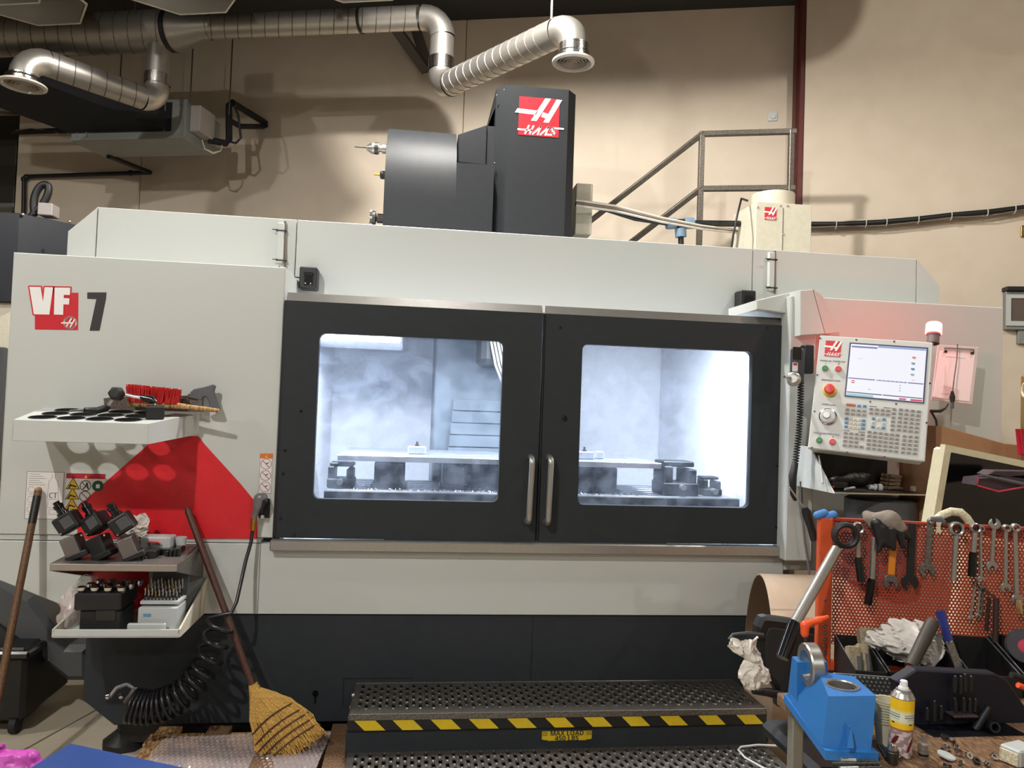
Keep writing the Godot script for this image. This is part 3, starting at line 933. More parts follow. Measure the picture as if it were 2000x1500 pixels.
func machine_inside(t):
	var iw = M("inner_white")
	var m
	var q = [[Vector3(0.62, 1.72, -2.0), Vector3(2.5, 1.7, 0.04)], [Vector3(-0.605, 1.5, -1.01), Vector3(0.02, 1.22, 1.9)], [Vector3(-0.605, 2.34, -1.25), Vector3(0.02, 0.46, 1.42)], [Vector3(1.866, 1.5, -1.01), Vector3(0.02, 1.22, 1.9)], [Vector3(1.866, 2.34, -1.25), Vector3(0.02, 0.46, 1.42)], [Vector3(0.62, 0.88, -1.02), Vector3(2.46, 0.02, 1.9)]]
	for a in q:
		m = mb(); m.box(a[0], a[1]); wpart(t, "inner_wall", m, iw)
	m = mb(); m.box(Vector3(0.62, 2.59, -1.24), Vector3(2.5, 0.03, 1.5)); wpart(t, "inner_roof", m, iw)
	# ceiling shelf at the upper left
	m = mb(); m.box(Vector3(-0.36, 2.25, -0.9), Vector3(0.54, 0.5, 0.6), 0.01); wpart(t, "inner_hood", m, iw)
	# column with way covers
	m = mb(); m.box(Vector3(0.58, 1.8, -1.55), Vector3(0.92, 1.6, 0.9), 0.01)
	var co = wpart(t, "inner_column", m, M("inner_grey"))
	for i in 7:
		m = mb(); m.box(Vector3(0.60, 1.22 + i * 0.075, -1.085 + 0.004 * (i % 2)), Vector3(0.8 - 0.012 * i, 0.07, 0.03 + 0.004 * i), 0.003)
		wpart(co, "way_cover", m, M("inner_grey"))
	m = mb(); m.box(Vector3(0.62, 2.08, -0.95), Vector3(0.5, 0.34, 0.5), 0.03)
	var hd = wpart(t, "spindle_head", m, M("dark_paint"))
	m = mb(ax(Vector3(0.62, 1.78, -0.85), Vector3.UP)); m.lathe([Vector2(0.03, 0), Vector2(0.06, 0.02), Vector2(0.075, 0.12), Vector2(0.09, 0.14), Vector2(0.09, 0.2)], 20); wpart(hd, "spindle_nose", m, M("steel"))
	m = mb()
	for i in 4: m.tube([Vector3(0.42 + i * 0.02, 2.05, -0.7), Vector3(0.45 + i * 0.02, 1.9, -0.66), Vector3(0.5 + i * 0.02, 1.8, -0.72)], 0.008, 6)
	wpart(hd, "coolant_pipe", m, M("steel"))
	# work light: strips at the inside of the front top
	for k in 3:
		var x = [-0.3, 0.62, 1.5][k]
		m = mb(); m.box(Vector3(x, 2.09, -0.40), Vector3(0.34, 0.03, 0.09), 0.004)
		var lf = wpart(t, "work_light", m, M("inner_white"))
		m = mb(); m.box(Vector3(x, 2.071, -0.40), Vector3(0.32, 0.006, 0.075)); wpart(lf, "led_strip", m, glow("led_glow", Color(0.86, 0.92, 1.0), 3.0))
		area(whole(t).affine_inverse() * Vector3(x, 2.06, -0.40), [3.1, 2.2, 2.5][k] * 1.4, Color(0.92, 0.95, 1.0), Vector2(0.32, 0.075), t, Basis(Vector3.RIGHT, -PI / 2 + 0.35))
	# red mark on a small nozzle fitting at the top of the right window
	m = mb(ax(Vector3(1.42, 2.1, -0.3), Vector3.DOWN)); m.lathe([Vector2(0.05, 0), Vector2(0.05, 0.06), Vector2(0.03, 0.09), Vector2(0.001, 0.09)], 14); wpart(t, "sprinkler_nozzle", m, M("vise_iron"))
	# table with tee slots
	m = mb()
	m.box(Vector3(0.66, 1.1, -0.60), Vector3(2.18, 0.16, 0.62), 0.006)
	var tb = wpart(t, "work_table", m, M("table_iron"))
	for i in 6:
		m = mb(); m.box(Vector3(0.66, 1.196, -0.335 - i * 0.106), Vector3(2.18, 0.03, 0.088), 0.003); wpart(tb, "table_rib", m, M("table_iron"))
	m = mb(); m.box(Vector3(0.66, 1.105, -0.275), Vector3(2.2, 0.21, 0.03), 0.004); wpart(tb, "front_edge", m, M("black"))
	m = mb(); m.box(Vector3(0.62, 0.96, -0.75), Vector3(1.5, 0.16, 0.9)); wpart(tb, "saddle", m, M("vise_iron"))
	# plate on blocks, vises, chips
	var pl = thing("workpiece_plate", "flat aluminium plate on dark blocks inside the milling machine", "workpiece", Vector3(0.5, 1.36, -0.7))
	m = mb()
	m.box(Vector3(0.48, 1.37, -0.72), Vector3(1.74, 0.03, 0.72), 0.002)
	wpart(pl, "plate", m, M("plate_alu"))
	m = mb()
	for a in [[0.93, 0.22], [1.16, 0.2], [-0.1, 0.26], [0.3, 0.26]]: m.box(Vector3(a[0], 1.382, -0.72), Vector3(a[1], 0.009, 0.2), 0.003)
	wpart(pl, "pocket", m, M("pocket_grey", Color("8f9099"), 0.4, 0.6))
	for a in [[0.96, -0.55, 0.11], [1.06, -0.62, 0.05], [0.02, -0.6, 0.1]]:
		var cl = thing("clamp", ["small machined block with a screw on the plate, seen through the right door", "smaller machined block on the plate beside the block with the screw", "blurred block standing on the plate, seen through the left door"][[0.11, 0.05, 0.1].find(a[2])], "clamp", Vector3(a[0], 1.386, a[1]))
		part(cl, "body", mb().box(Vector3(0, 0.022, 0), Vector3(a[2], 0.043, 0.06), 0.006), M("plate_alu"))
		if a[2] != 0.05: part(cl, "screw", mb(ax(Vector3(0, 0.04, 0), Vector3.UP)).lathe([Vector2(0.012, 0), Vector2(0.012, 0.012), Vector2(0.006, 0.014), Vector2(0.006, 0.028), Vector2(0.001, 0.028)], 10), M("vise_iron"))
	var ib = 0
	for a in [[0.90, 0.12], [1.05, 0.13], [-0.12, 0.16], [0.22, 0.12]]:
		var bl = thing("support_block", ["left dark support block under the plate, right door", "right dark support block under the plate, right door", "brownish support block under the plate, left door", "dark support block under the plate next to the brownish one"][ib], "block", Vector3(a[0], 1.211, -0.5), Basis(), "blocks under the plate")
		part(bl, "body", mb().box(Vector3(0, 0.07, 0), Vector3(a[1], 0.14, 0.2), 0.006), M("vise_iron"))
		part(bl, "flange", mb().box(Vector3(0, 0.012, 0.01), Vector3(a[1] + 0.03, 0.024, 0.21), 0.004), M("vise_iron"))
		ib += 1
	for a in [[1.46, 0], [1.66, 1], [-0.37, 2]]:
		var vs = thing("machine_vise", ["dark vise at the right end of the machine table", "small dark fixture in the right hand corner of the machine", "blurred dark fixture at the left end of the machine table"][a[1]], "vise", Vector3(a[0], 1.211, -0.45))
		var s = [1.0, 0.55, 0.7][a[1]]
		part(vs, "bed", mb().box(Vector3(0, 0.035 * s, 0), Vector3(0.2, 0.07, 0.22) * s, 0.006), M("vise_iron"))
		part(vs, "fixed_jaw", mb().box(Vector3(-0.07 * s, 0.11 * s, 0), Vector3(0.05, 0.1, 0.2) * s, 0.006), M("vise_iron"))
		part(vs, "moving_jaw", mb().box(Vector3(0.065 * s, 0.1 * s, 0), Vector3(0.05, 0.09, 0.2) * s, 0.006), M("vise_iron"))
		part(vs, "bridge", mb().box(Vector3(0, 0.17 * s, -0.02), Vector3(0.18, 0.03, 0.16) * s, 0.006), M("vise_iron"))
		part(vs, "screw", mb(ax(Vector3(0, 0.05 * s, 0.1 * s), Vector3(0, 0, 1))).lathe([Vector2(0.016, 0), Vector2(0.016, 0.05), Vector2(0.001, 0.05)], 8), M("steel"))
	var rng = RandomNumberGenerator.new(); rng.seed = 5
	m = mb()
	for i in 700:
		var x = rng.randf_range(-0.3, 1.2)
		var p = Vector3(x, 1.213, rng.randf_range(-0.36, -0.3) if rng.randf() < 0.6 else rng.randf_range(-0.6, -0.3))
		var b = Basis(Vector3(rng.randf(), rng.randf(), rng.randf()).normalized(), rng.randf() * TAU)
		m.box(p, Vector3(rng.randf_range(0.005, 0.014), 0.002, 0.004), 0, b)
	var chp = wpart(self, "metal_chips", m, M("chrome"))
	stuff(tag(chp, "silvery metal chips strewn over the machine table", "chips"))

func machine_head(t):
	var hp = M("head_paint")
	var m
	var z = -1.1
	# tall column cover: flat front, bevelled flanks
	var x0 = P2(990, 300, z).x; var x1 = P2(1107, 300, z).x
	var yt = P2(1050, 170, z).y
	var pl = [Vector2(x0 - 0.075, -0.75), Vector2(x0 - 0.075, -0.07), Vector2(x0, 0), Vector2(x1, 0), Vector2(x1 + 0.06, -0.07), Vector2(x1 + 0.06, -0.75)]
	m = mb(Transform3D(Basis(Vector3.RIGHT, Vector3.BACK, Vector3.DOWN), Vector3(0, yt, z)))
	m.prism(pl, 0, yt - 2.3)
	var cv = wpart(t, "column_cover", m, hp)
	logo(t, "brand_badge", Transform3D(Basis(), P(1012, 263, z) + Vector3(0.0, 0, 0.001)), 0.262, 0.262 * 0.95)
	m = mb()
	for s in [[970, 186], [966, 318], [985, 176]]: m.ball(P(s[0], s[1], z - 0.03), 0.006, 8)
	wpart(cv, "screw", m, M("chrome"))
	# rear flank stepping out to the right and the sloping shoulder on the left
	m = mb(); m.box(Vector3(x1 + 0.06, 2.88, z - 0.5), Vector3(0.06, 1.15, 0.5), 0.004); wpart(cv, "rear_flank", m, hp)
	var a = P2(971, 190, z); var b = P2(953, 238, z); var c = P2(896, 257, z); var d = P2(896, 312, z); var e = P2(968, 319, z)
	m = mb(); m.prism([a, b, Vector2(b.x, e.y), e, Vector2(e.x, a.y)], z - 0.5, z - 0.12, 0.004); wpart(cv, "shoulder", m, hp)
	m = mb(); m.prism([b, c, d, Vector2(b.x, e.y)], z - 0.45, z - 0.05, 0.004)
	m.prism([Vector2(b.x, b.y), Vector2(x0 - 0.07, b.y), Vector2(x0 - 0.07, e.y), Vector2(b.x, e.y)], z - 0.45, z - 0.07)
	wpart(cv, "arm_cover", m, hp)
	# round-backed tool changer cover
	var cx0 = P2(748, 430, z).x; var cx1 = P2(893, 300, z).x; var cx2 = x0 - 0.08
	var yb = 2.5
	var ytop = P2(800, 255, z - 0.35).y
	var prof = [Vector2(0.02, yb), Vector2(0.02, ytop - 0.55)]
	for i in 14:
		var an = PI / 2 * (i + 1) / 14
		prof.append(Vector2(0.02 - 0.42 * (1 - cos(an)), ytop - 0.55 + 0.55 * sin(an)))
	for q in [[cx0, cx1, prof, 0], [cx1, cx2, [Vector2(0.02, yb), Vector2(0.02, P2(930, 322, z).y)], 1]]:
		m = mb()
		var pr = q[2]
		var back = -0.62
		for i in pr.size() - 1:
			var n0 = Vector2(pr[i].y, pr[i].x); var dd = pr[i + 1] - pr[i]
			var na = Vector3(0, -dd.x, dd.y).normalized()
			var pa = (pr[i] - pr[max(i - 1, 0)]) + dd
			var pb = dd + (pr[min(i + 2, pr.size() - 1)] - pr[i + 1])
			na = Vector3(0, -pa.x, pa.y).normalized(); var nb = Vector3(0, -pb.x, pb.y).normalized()
			m.sq(Vector3(q[0], pr[i].y, z + pr[i].x), Vector3(q[1], pr[i].y, z + pr[i].x), Vector3(q[1], pr[i + 1].y, z + pr[i + 1].x), Vector3(q[0], pr[i + 1].y, z + pr[i + 1].x), na, na, nb, nb)
			for x in [q[0], q[1]]:
				m.poly([Vector3(x, pr[i].y, z + pr[i].x), Vector3(x, pr[i + 1].y, z + pr[i + 1].x), Vector3(x, pr[i + 1].y, z + back), Vector3(x, pr[i].y, z + back)], Vector3(-1 if x == q[0] else 1, 0, 0))
		var tp = pr[pr.size() - 1]
		m.poly([Vector3(q[0], tp.y, z + tp.x), Vector3(q[1], tp.y, z + tp.x), Vector3(q[1], tp.y, z + back), Vector3(q[0], tp.y, z + back)], Vector3.UP)
		m.poly([Vector3(q[0], tp.y, z + back), Vector3(q[1], tp.y, z + back), Vector3(q[1], yb, z + back), Vector3(q[0], yb, z + back)], Vector3(0, 0, -1))
		wpart(t, "tool_changer_cover", m, hp)
	# grey housing behind the column
	m = mb(); m.box(P(1131, 445, -1.7) + Vector3(0, 0.1, 0), Vector3(0.12, 0.36, 0.3), 0.005); wpart(t, "rear_housing", m, M("cream_paint"))
	# tools standing out of the changer on its left
	var dirn = Vector3.LEFT
	var p0 = P(750, 291, z - 0.15)
	var dc = thing("drill_chuck", "silver drill chuck with a thin drill, poking out left of the tool changer", "chuck", p0)
	part(dc, "body", mb(ax(Vector3.ZERO, dirn)).lathe([Vector2(0.03, -0.05), Vector2(0.03, 0.01), Vector2(0.022, 0.012), Vector2(0.022, 0.03), Vector2(0.036, 0.032), Vector2(0.037, 0.075), Vector2(0.015, 0.11), Vector2(0.001, 0.11)], 18), M("steel"))
	part(dc, "sleeve", mb(ax(Vector3.ZERO, dirn)).lathe([Vector2(0.0385, 0.036), Vector2(0.0385, 0.06)], 18), M("dark_steel"))
	part(dc, "drill_bit", mb().tube([Vector3(-0.1, 0, 0), Vector3(-0.185, 0, 0)], 0.004, 6), M("dark_steel"))
	var p1 = P(748, 342, z - 0.1)
	var sd = thing("drill", "small golden drill in a black holder, left of the tool changer", "drill", p1)
	part(sd, "holder", mb(ax(Vector3.ZERO, dirn)).lathe([Vector2(0.026, -0.06), Vector2(0.026, 0.01), Vector2(0.02, 0.018), Vector2(0.001, 0.018)], 14), M("black"))
	part(sd, "drill_bit", mb().tube([Vector3(-0.015, 0, 0), Vector3(-0.05, 0, 0), Vector3(-0.062, 0, 0)], [0.006, 0.006, 0.001], 8), M("brass"))
	var p2 = P(746, 427, z - 0.1)
	var fm = thing("face_mill", "toothed face mill cutter at the lower left of the tool changer", "cutter", p2)
	part(fm, "shank", mb(ax(Vector3.ZERO, dirn)).lathe([Vector2(0.03, -0.06), Vector2(0.03, 0.03), Vector2(0.02, 0.032), Vector2(0.02, 0.04)], 14), M("dark_steel"))
	part(fm, "cutter_body", mb(ax(Vector3.ZERO, dirn)).lathe([Vector2(0.02, 0.035), Vector2(0.045, 0.04), Vector2(0.045, 0.07), Vector2(0.02, 0.075), Vector2(0.001, 0.072)], 18), M("dark_steel"))
	for i in 7:
		var an = TAU * i / 7
		part(fm, "tooth", mb(Transform3D(Basis(Vector3.RIGHT, an), Vector3.ZERO)).box(Vector3(-0.068, 0.046, 0), Vector3(0.022, 0.016, 0.014), 0.003), M("steel"))

func decals(t, cab, low):
	var m
	# red field on the left cabinet, running down behind the shelves
	var pl = []
	for q in [[151, 1052], [151, 990], [285, 872], [303, 852], [388, 852], [400, 868], [470, 945], [502, 984], [503, 1052]]: pl.append(P2(q[0], q[1], 0))
	m = mb(); m.prism(pl, 0, 0.0008); wpart(cab, "red_field", m, M("red_vinyl"), "red vinyl field")
	pl = []
	for q in [[175, 1068], [292, 1068], [290, 1190], [185, 1190]]: pl.append(P2(q[0], q[1], 0))
	m = mb(); m.prism(pl, 0, 0.0008); wpart(low, "red_field", m, M("red_vinyl"), "red vinyl field")
	# red square with two white letters, small round emblem, black numeral
	var Z = func(x, y): return P2(x / 2.857, y / 2.857 + 380.0, 0)
	m = mb(); m.prism([Z.call(195, 548), Z.call(438, 548), Z.call(436, 757), Z.call(195, 753)], 0, 0.0008)
	var lg = wpart(cab, "series_badge", m, M("logo_red"), "red square badge with white letters")
	var V_ = [[165, 515], [228, 516], [241, 600], [250, 517], [297, 518], [276, 670], [190, 668]]
	var F_ = [[306, 519], [393, 520], [391, 560], [357, 560], [356, 578], [388, 580], [386, 614], [355, 613], [353, 671], [302, 670]]
	m = mb()
	for g in [V_, F_]:
		var pp = PackedVector2Array(g.map(func(a): return Z.call(a[0], a[1])))
		for o in Geometry2D.offset_polygon(pp, 0.006): m.prism(o, 0.0008, 0.0014)
	wpart(lg, "letter_outline", m, M("logo_red"))
	m = mb()
	for g in [V_, F_]: m.prism(g.map(func(a): return Z.call(a[0], a[1])), 0.0014, 0.002)
	wpart(lg, "letters", m, M("logo_white"))
	m = mb()
	var cc = Z.call(392, 715)
	var rg = []
	for i in 21: rg.append(cc + Vector2(cos(TAU * i / 20), sin(TAU * i / 20)) * 0.026)
	m.stroke(rg, 0.006, 0.0008, 0.0016)
	m.stroke([cc + Vector2(-0.014, -0.016), cc + Vector2(0.004, 0.018)], 0.006, 0.0008, 0.0018)
	m.stroke([cc + Vector2(0.002, -0.018), cc + Vector2(0.018, 0.014)], 0.006, 0.0008, 0.0018)
	m.stroke([cc + Vector2(-0.035, -0.003), cc + Vector2(0.004, -0.001)], 0.006, 0.0008, 0.0018)
	wpart(lg, "round_emblem", m, M("logo_white"))
	m = mb(); m.prism([[487, 546], [595, 546], [592, 582], [556, 760], [500, 760], [538, 584], [487, 582]].map(func(a): return Z.call(a[0], a[1])), 0, 0.001)
	wpart(cab, "numeral", m, M("logo_ink"), "black figure seven")
	# wordless instruction plate
	var fr = Transform3D(Basis(), P(48, 1013, 0))
	var w = P2(122, 921, 0).x - P2(55, 921, 0).x + 0.012; var h = P2(55, 921, 0).y - P2(48, 1013, 0).y
	m = mb(fr); m.prism([Vector2(0, 0), Vector2(w, 0), Vector2(w, h), Vector2(0, h)], 0, 0.0006)
	var st = wpart(cab, "instruction_label", m, M("sticker_white"))
	m = mb(fr)
	m.stroke([Vector2(0, 0), Vector2(w, 0), Vector2(w, h), Vector2(0, h), Vector2(0, 0)], 0.002, 0.0006, 0.001)
	for i in 6: m.stroke([Vector2(0.01, h * (0.95 - i * 0.045)), Vector2(w * (0.35 + 0.08 * (i % 3)), h * (0.95 - i * 0.045))], 0.0016, 0.0006, 0.001)
	for i in 3:
		var c = Vector2(w * 0.14, h * (0.62 - i * 0.21)); var r2 = []
		for k in 13: r2.append(c + Vector2(cos(TAU * k / 12), sin(TAU * k / 12)) * 0.014)
		m.stroke(r2, 0.0014, 0.0006, 0.001)
		m.stroke([c + Vector2(-0.01, -0.022), c + Vector2(0.01, -0.022)], 0.0016, 0.0006, 0.001)
	m.stroke([Vector2(w * 0.68, h * 0.95), Vector2(w * 0.68, h * 0.88), Vector2(w * 0.60, h * 0.8), Vector2(w * 0.58, h * 0.45)], 0.0014, 0.0006, 0.001)
	m.stroke([Vector2(w * 0.76, h * 0.95), Vector2(w * 0.76, h * 0.88), Vector2(w * 0.84, h * 0.8), Vector2(w * 0.88, h * 0.42)], 0.0014, 0.0006, 0.001)
	m.stroke([Vector2(w * 0.6, h * 0.24), Vector2(w * 0.9, h * 0.24), Vector2(w * 0.9, h * 0.42), Vector2(w * 0.6, h * 0.42), Vector2(w * 0.6, h * 0.24)], 0.0012, 0.0006, 0.001)
	m.stroke([Vector2(w * 0.65, h * 0.1), Vector2(w * 0.85, h * 0.1), Vector2(w * 0.85, h * 0.2), Vector2(w * 0.65, h * 0.2), Vector2(w * 0.65, h * 0.1)], 0.0012, 0.0006, 0.001)
	wpart(st, "drawing", m, M("sticker_line"))
	text(st, "lettering", "CT", fr * Vector3(w * 0.73, h * 0.5, 0.0008), 0.032, M("logo_ink"), Basis(), false)
	# pictogram sheet: warning triangles, prohibition rings, one green mark
	fr = Transform3D(Basis(), P(125, 1016, 0))
	w = P2(200, 924, 0).x - P2(129, 924, 0).x + 0.012; h = P2(129, 924, 0).y - P2(125, 1016, 0).y
	m = mb(fr); m.prism([Vector2(0, 0), Vector2(w, 0), Vector2(w, h), Vector2(0, h)], 0, 0.0006)
	st = wpart(cab, "warning_label", m, M("sticker_white"))
	m = mb(fr); m.prism([Vector2(0, h * 0.89), Vector2(w, h * 0.89), Vector2(w, h), Vector2(0, h)], 0.0006, 0.001); wpart(st, "red_bar", m, M("sign_red"))
	m = mb(fr); m.prism([Vector2(w * 0.46, h * 0.905), Vector2(w * 0.54, h * 0.905), Vector2(w * 0.5, h * 0.97)], 0.001, 0.0014)
	for i in 4:
		var c = Vector2(w * 0.18, h * (0.68 - i * 0.215))
		m.prism([c + Vector2(-0.026, -0.001), c + Vector2(0.026, -0.001), c + Vector2(0, 0.044)], 0.001, 0.0013)
	wpart(st, "triangle", m, M("sign_yellow"))
	m = mb(fr)
	for i in 4:
		var c = Vector2(w * 0.18, h * (0.68 - i * 0.215))
		m.prism([c + Vector2(-0.031, -0.004), c + Vector2(0.031, -0.004), c + Vector2(0, 0.05)], 0.0006, 0.001)
		m.stroke([c + Vector2(-0.016, 0.002), c + Vector2(-0.01, 0.015), c + Vector2(0.012, 0.008)], 0.006, 0.0013, 0.0016)
	for i in 3:
		var c = Vector2(w * 0.5, h * (0.74 - i * 0.225)); var r3 = []
		for k in 17: r3.append(c + Vector2(cos(TAU * k / 16), sin(TAU * k / 16)) * 0.023)
		m.stroke(r3, 0.003, 0.0006, 0.001)
		m.stroke([c + Vector2(-0.016, 0.016), c + Vector2(0.016, -0.016)], 0.003, 0.0006, 0.0011)
		if i == 0: m.stroke([c + Vector2(-0.008, -0.014), c + Vector2(0.002, 0), c + Vector2(0.006, 0.012), c + Vector2(0.012, -0.012)], 0.005, 0.0006, 0.001)
	wpart(st, "pictogram", m, M("logo_ink"))
	m = mb(fr * ax(Vector3(w * 0.82, h * 0.74, 0.0006), Vector3(0, 0, 1))); m.lathe([Vector2(0.025, 0), Vector2(0.025, 0.0005), Vector2(0.0001, 0.0005)], 20); wpart(st, "green_disc", m, M("sign_green"))
	m = mb(fr); m.prism([Vector2(w * 0.82 - 0.008, h * 0.74 - 0.01), Vector2(w * 0.82 + 0.008, h * 0.74 - 0.01), Vector2(w * 0.82 + 0.008, h * 0.74 + 0.008), Vector2(w * 0.82 - 0.008, h * 0.74 + 0.008)], 0.0011, 0.0015); wpart(st, "green_disc_sign", m, M("logo_white"))
	# tall label with three prohibition rings beside the door
	fr = Transform3D(Basis(), P(505, 963, 0))
	w = 0.056; h = P2(508, 886, 0).y - P2(505, 963, 0).y
	m = mb(fr); m.prism([Vector2(0, 0), Vector2(w, 0), Vector2(w, h), Vector2(0, h)], 0, 0.0006)
	st = wpart(cab, "prohibition_label", m, M("sticker_white"))
	m = mb(fr); m.prism([Vector2(0, h * 0.88), Vector2(w, h * 0.88), Vector2(w, h), Vector2(0, h)], 0.0006, 0.001); wpart(st, "orange_bar", m, M("sign_orange"))
	m = mb(fr); m.prism([Vector2(w * 0.36, h * 0.9), Vector2(w * 0.64, h * 0.9), Vector2(w * 0.5, h * 0.97)], 0.001, 0.0014); wpart(st, "triangle", m, M("sign_yellow"))
	m = mb(fr)
	m.stroke([Vector2(0, 0), Vector2(w, 0), Vector2(w, h), Vector2(0, h), Vector2(0, 0)], 0.0015, 0.0006, 0.0009)
	for i in 3:
		var c = Vector2(w * 0.5, h * (0.74 - i * 0.29)); var r4 = []
		for k in 17: r4.append(c + Vector2(cos(TAU * k / 16), sin(TAU * k / 16)) * 0.0235)
		m.stroke(r4, 0.0022, 0.0006, 0.001)
		m.stroke([c + Vector2(-0.016, 0.016), c + Vector2(0.016, -0.016)], 0.003, 0.0006, 0.001)
	wpart(st, "prohibition_ring", m, M("prohibit"))
	m = mb(fr)
	for i in 3:
		var c = Vector2(w * 0.5, h * (0.74 - i * 0.29))
		m.stroke([c + Vector2(0.002, 0.002), c + Vector2(0.01, 0.006)], 0.004, 0.0006, 0.0012)
	wpart(st, "pictogram", m, M("logo_ink"))

# ---------------------------------------------------------------- ducts, air handler, railing, cables
func circle(c, d, r, k = 20, tilt = 0.0):
	var x = ax(c, d)
	var o = []
	for i in k + 1:
		var a = TAU * i / k
		o.append(x * Vector3(cos(a) * r, cos(a) * tilt, sin(a) * r))
	return o
func seams(a, b, r, step, tilt = 0.04):
	var m = mb()
	var d = (b - a).normalized(); var n = int(a.distance_to(b) / step)
	for i in range(1, n + 1): m.tube(circle(a + d * step * (i - 0.4), d, r + 0.001, 18, tilt), 0.0035, 4, false)
	return m
func arc(p, d0, d1, R, k = 6):      # centre line of an elbow from direction d0 into d1, its corner at p
	var o = []
	for i in k + 1:
		var a = PI / 2 * i / k
		o.append(p - d0 * R + (d1 * R) + (-d1 * R) * cos(a) + d0 * R * sin(a))
	return o
func diffuser(t, c, r):
	var m = mb(ax(c, Vector3.DOWN)); m.lathe([Vector2(r * 0.72, -0.02), Vector2(r, 0.0), Vector2(r, 0.012), Vector2(r * 0.86, 0.02), Vector2(r * 0.78, 0.0), Vector2(r * 0.7, -0.02)], 32)
	var g = wpart(t, "air_diffuser", m, M("diffuser", Color("c9c1b4"), 0.5))
	for k in [0.62, 0.46, 0.3, 0.15]:
		m = mb(ax(c, Vector3.DOWN)); m.lathe([Vector2(r * (k - 0.06), -0.016), Vector2(r * (k + 0.04), 0.014), Vector2(r * (k + 0.06), 0.008), Vector2(r * (k - 0.03), -0.022)], 28)
		wpart(g, "ring", m, M("diffuser_dark", Color("a1978a"), 0.5))
	m = mb(ax(c, Vector3.DOWN)); m.lathe([Vector2(r * 0.75, -0.05), Vector2(0.001, -0.05)], 20); wpart(g, "back", m, M("black"))
func upper_fittings():
	var t = thing("ventilation_duct", "long galvanised spiral duct along the wall below the ceiling with two hanging outlets", "duct", BX * Vector3(-1.5, 4.5, 1.9))
	var gv = M("galv")
	var m
	var wd = 1.5
	var y0 = W(150, 68, wd).y
	var B = func(u, y, w): return BX * Vector3(u, y, w)
	var dx = BX.basis.x
	var a = B.call(-5.4, y0, wd); var b = B.call(W(338, 60, wd).x, y0, wd); var c = B.call(W(400, 55, wd).x, y0 + 0.012, wd)
	m = mb(); m.tube([a, b], 0.17, 24, false); var mp = wpart(t, "main_pipe", m, gv)
	wpart(mp, "spiral_seam", seams(a, b, 0.17, 0.13, 0.06), M("seam_dark", Color("5d574f"), 0.5, 0.6))
	m = mb(); m.tube([b - dx * 0.03, b + dx * 0.02], 0.177, 24, false); wpart(mp, "joint_band", m, M("black"))
	m = mb(); m.tube([b, b + dx * 0.07, c - dx * 0.02, c + dx * 0.05], [0.175, 0.175, 0.103, 0.103], 24, false); wpart(t, "reducer", m, gv)
	var ux = W(863, 100, wd).x
	var e = B.call(ux, y0 + 0.012, wd)
	m = mb(); m.tube([c, e - dx * 0.2], 0.097, 20, false); var sp = wpart(t, "branch_pipe", m, gv)
	wpart(sp, "spiral_seam", seams(c, e - dx * 0.2, 0.097, 0.12, 0.04), M("seam_dark"))
	var jb = B.call(W(705, 48, wd).x, y0 + 0.012, wd)
	m = mb(); m.tube([jb - dx * 0.012, jb + dx * 0.012], 0.103, 20, false); wpart(sp, "joint_band", m, M("black"))
	m = mb(); m.tube(arc(e, dx, Vector3.DOWN, 0.17), 0.101, 20, false); wpart(t, "elbow", m, gv)
	# right outlet
	var yl = W(863, 172, wd).y
	var k = B.call(ux, yl, wd)
	m = mb(); m.tube([e + Vector3.DOWN * 0.17, k + Vector3.UP * 0.15], 0.097, 20, false); wpart(t, "drop_pipe", m, gv)
	m = mb(); m.tube([k + Vector3.UP * 0.24, k + Vector3.UP * 0.14], 0.104, 20, false); wpart(t, "foil_tape", m, M("foil"))
	var f = H(1122, 48, yl)
	var d1 = (f - k).normalized()
	m = mb(); m.tube(arc(k, Vector3.DOWN, d1, 0.13), 0.101, 20, false); wpart(t, "elbow", m, gv)
	m = mb(); m.tube([k + d1 * 0.13, f - d1 * 0.16], 0.097, 20, false); var op = wpart(t, "outlet_pipe", m, gv)
	wpart(op, "spiral_seam", seams(k + d1 * 0.13, f - d1 * 0.16, 0.097, 0.085, 0.03), M("chrome_seam", Color("c9c4ba"), 0.3, 1))
	m = mb(); m.tube(arc(f, d1, Vector3.DOWN, 0.15), 0.097, 20, false); wpart(t, "elbow", m, gv)
	var yd = P(1119, 120, f.z).y
	m = mb(); m.tube([f + Vector3.DOWN * 0.14, Vector3(f.x, yd, f.z)], 0.1, 20, false); wpart(t, "foil_collar", m, M("foil"))
	diffuser(t, Vector3(f.x, yd, f.z), 0.14)
	m = mb(); m.tube([f - d1 * 0.22 + Vector3.UP * 0.1, f - d1 * 0.22 + Vector3.UP * 1.2], 0.008, 6); wpart(t, "perforated_strap", m, M("light_plastic"))
	# left outlet
	var lu = W(309, 120, wd).x
	var ly = W(308, 200, wd).y
	k = B.call(lu, ly, wd)
	m = mb(); m.tube([B.call(lu, y0 - 0.1, wd), k + Vector3.UP * 0.12], 0.097, 20, false); wpart(t, "drop_pipe", m, gv)
	m = mb(); m.tube([k + Vector3.UP * 0.24, k + Vector3.UP * 0.15], 0.104, 20, false); wpart(t, "foil_tape", m, M("foil"))
	f = H(48, 108, ly)
	d1 = (f - k).normalized()
	m = mb(); m.tube(arc(k, Vector3.DOWN, d1, 0.12), 0.101, 20, false); wpart(t, "elbow", m, gv)
	m = mb(); m.tube([k + d1 * 0.12, f - d1 * 0.16], 0.097, 20, false); op = wpart(t, "outlet_pipe", m, gv)
	wpart(op, "spiral_seam", seams(k + d1 * 0.12, f - d1 * 0.16, 0.097, 0.12, 0.03), M("seam_dark"))
	m = mb(); m.tube(arc(f, d1, Vector3.DOWN, 0.16), 0.097, 20, false); wpart(t, "elbow", m, gv)
	yd = P(48, 165, f.z).y
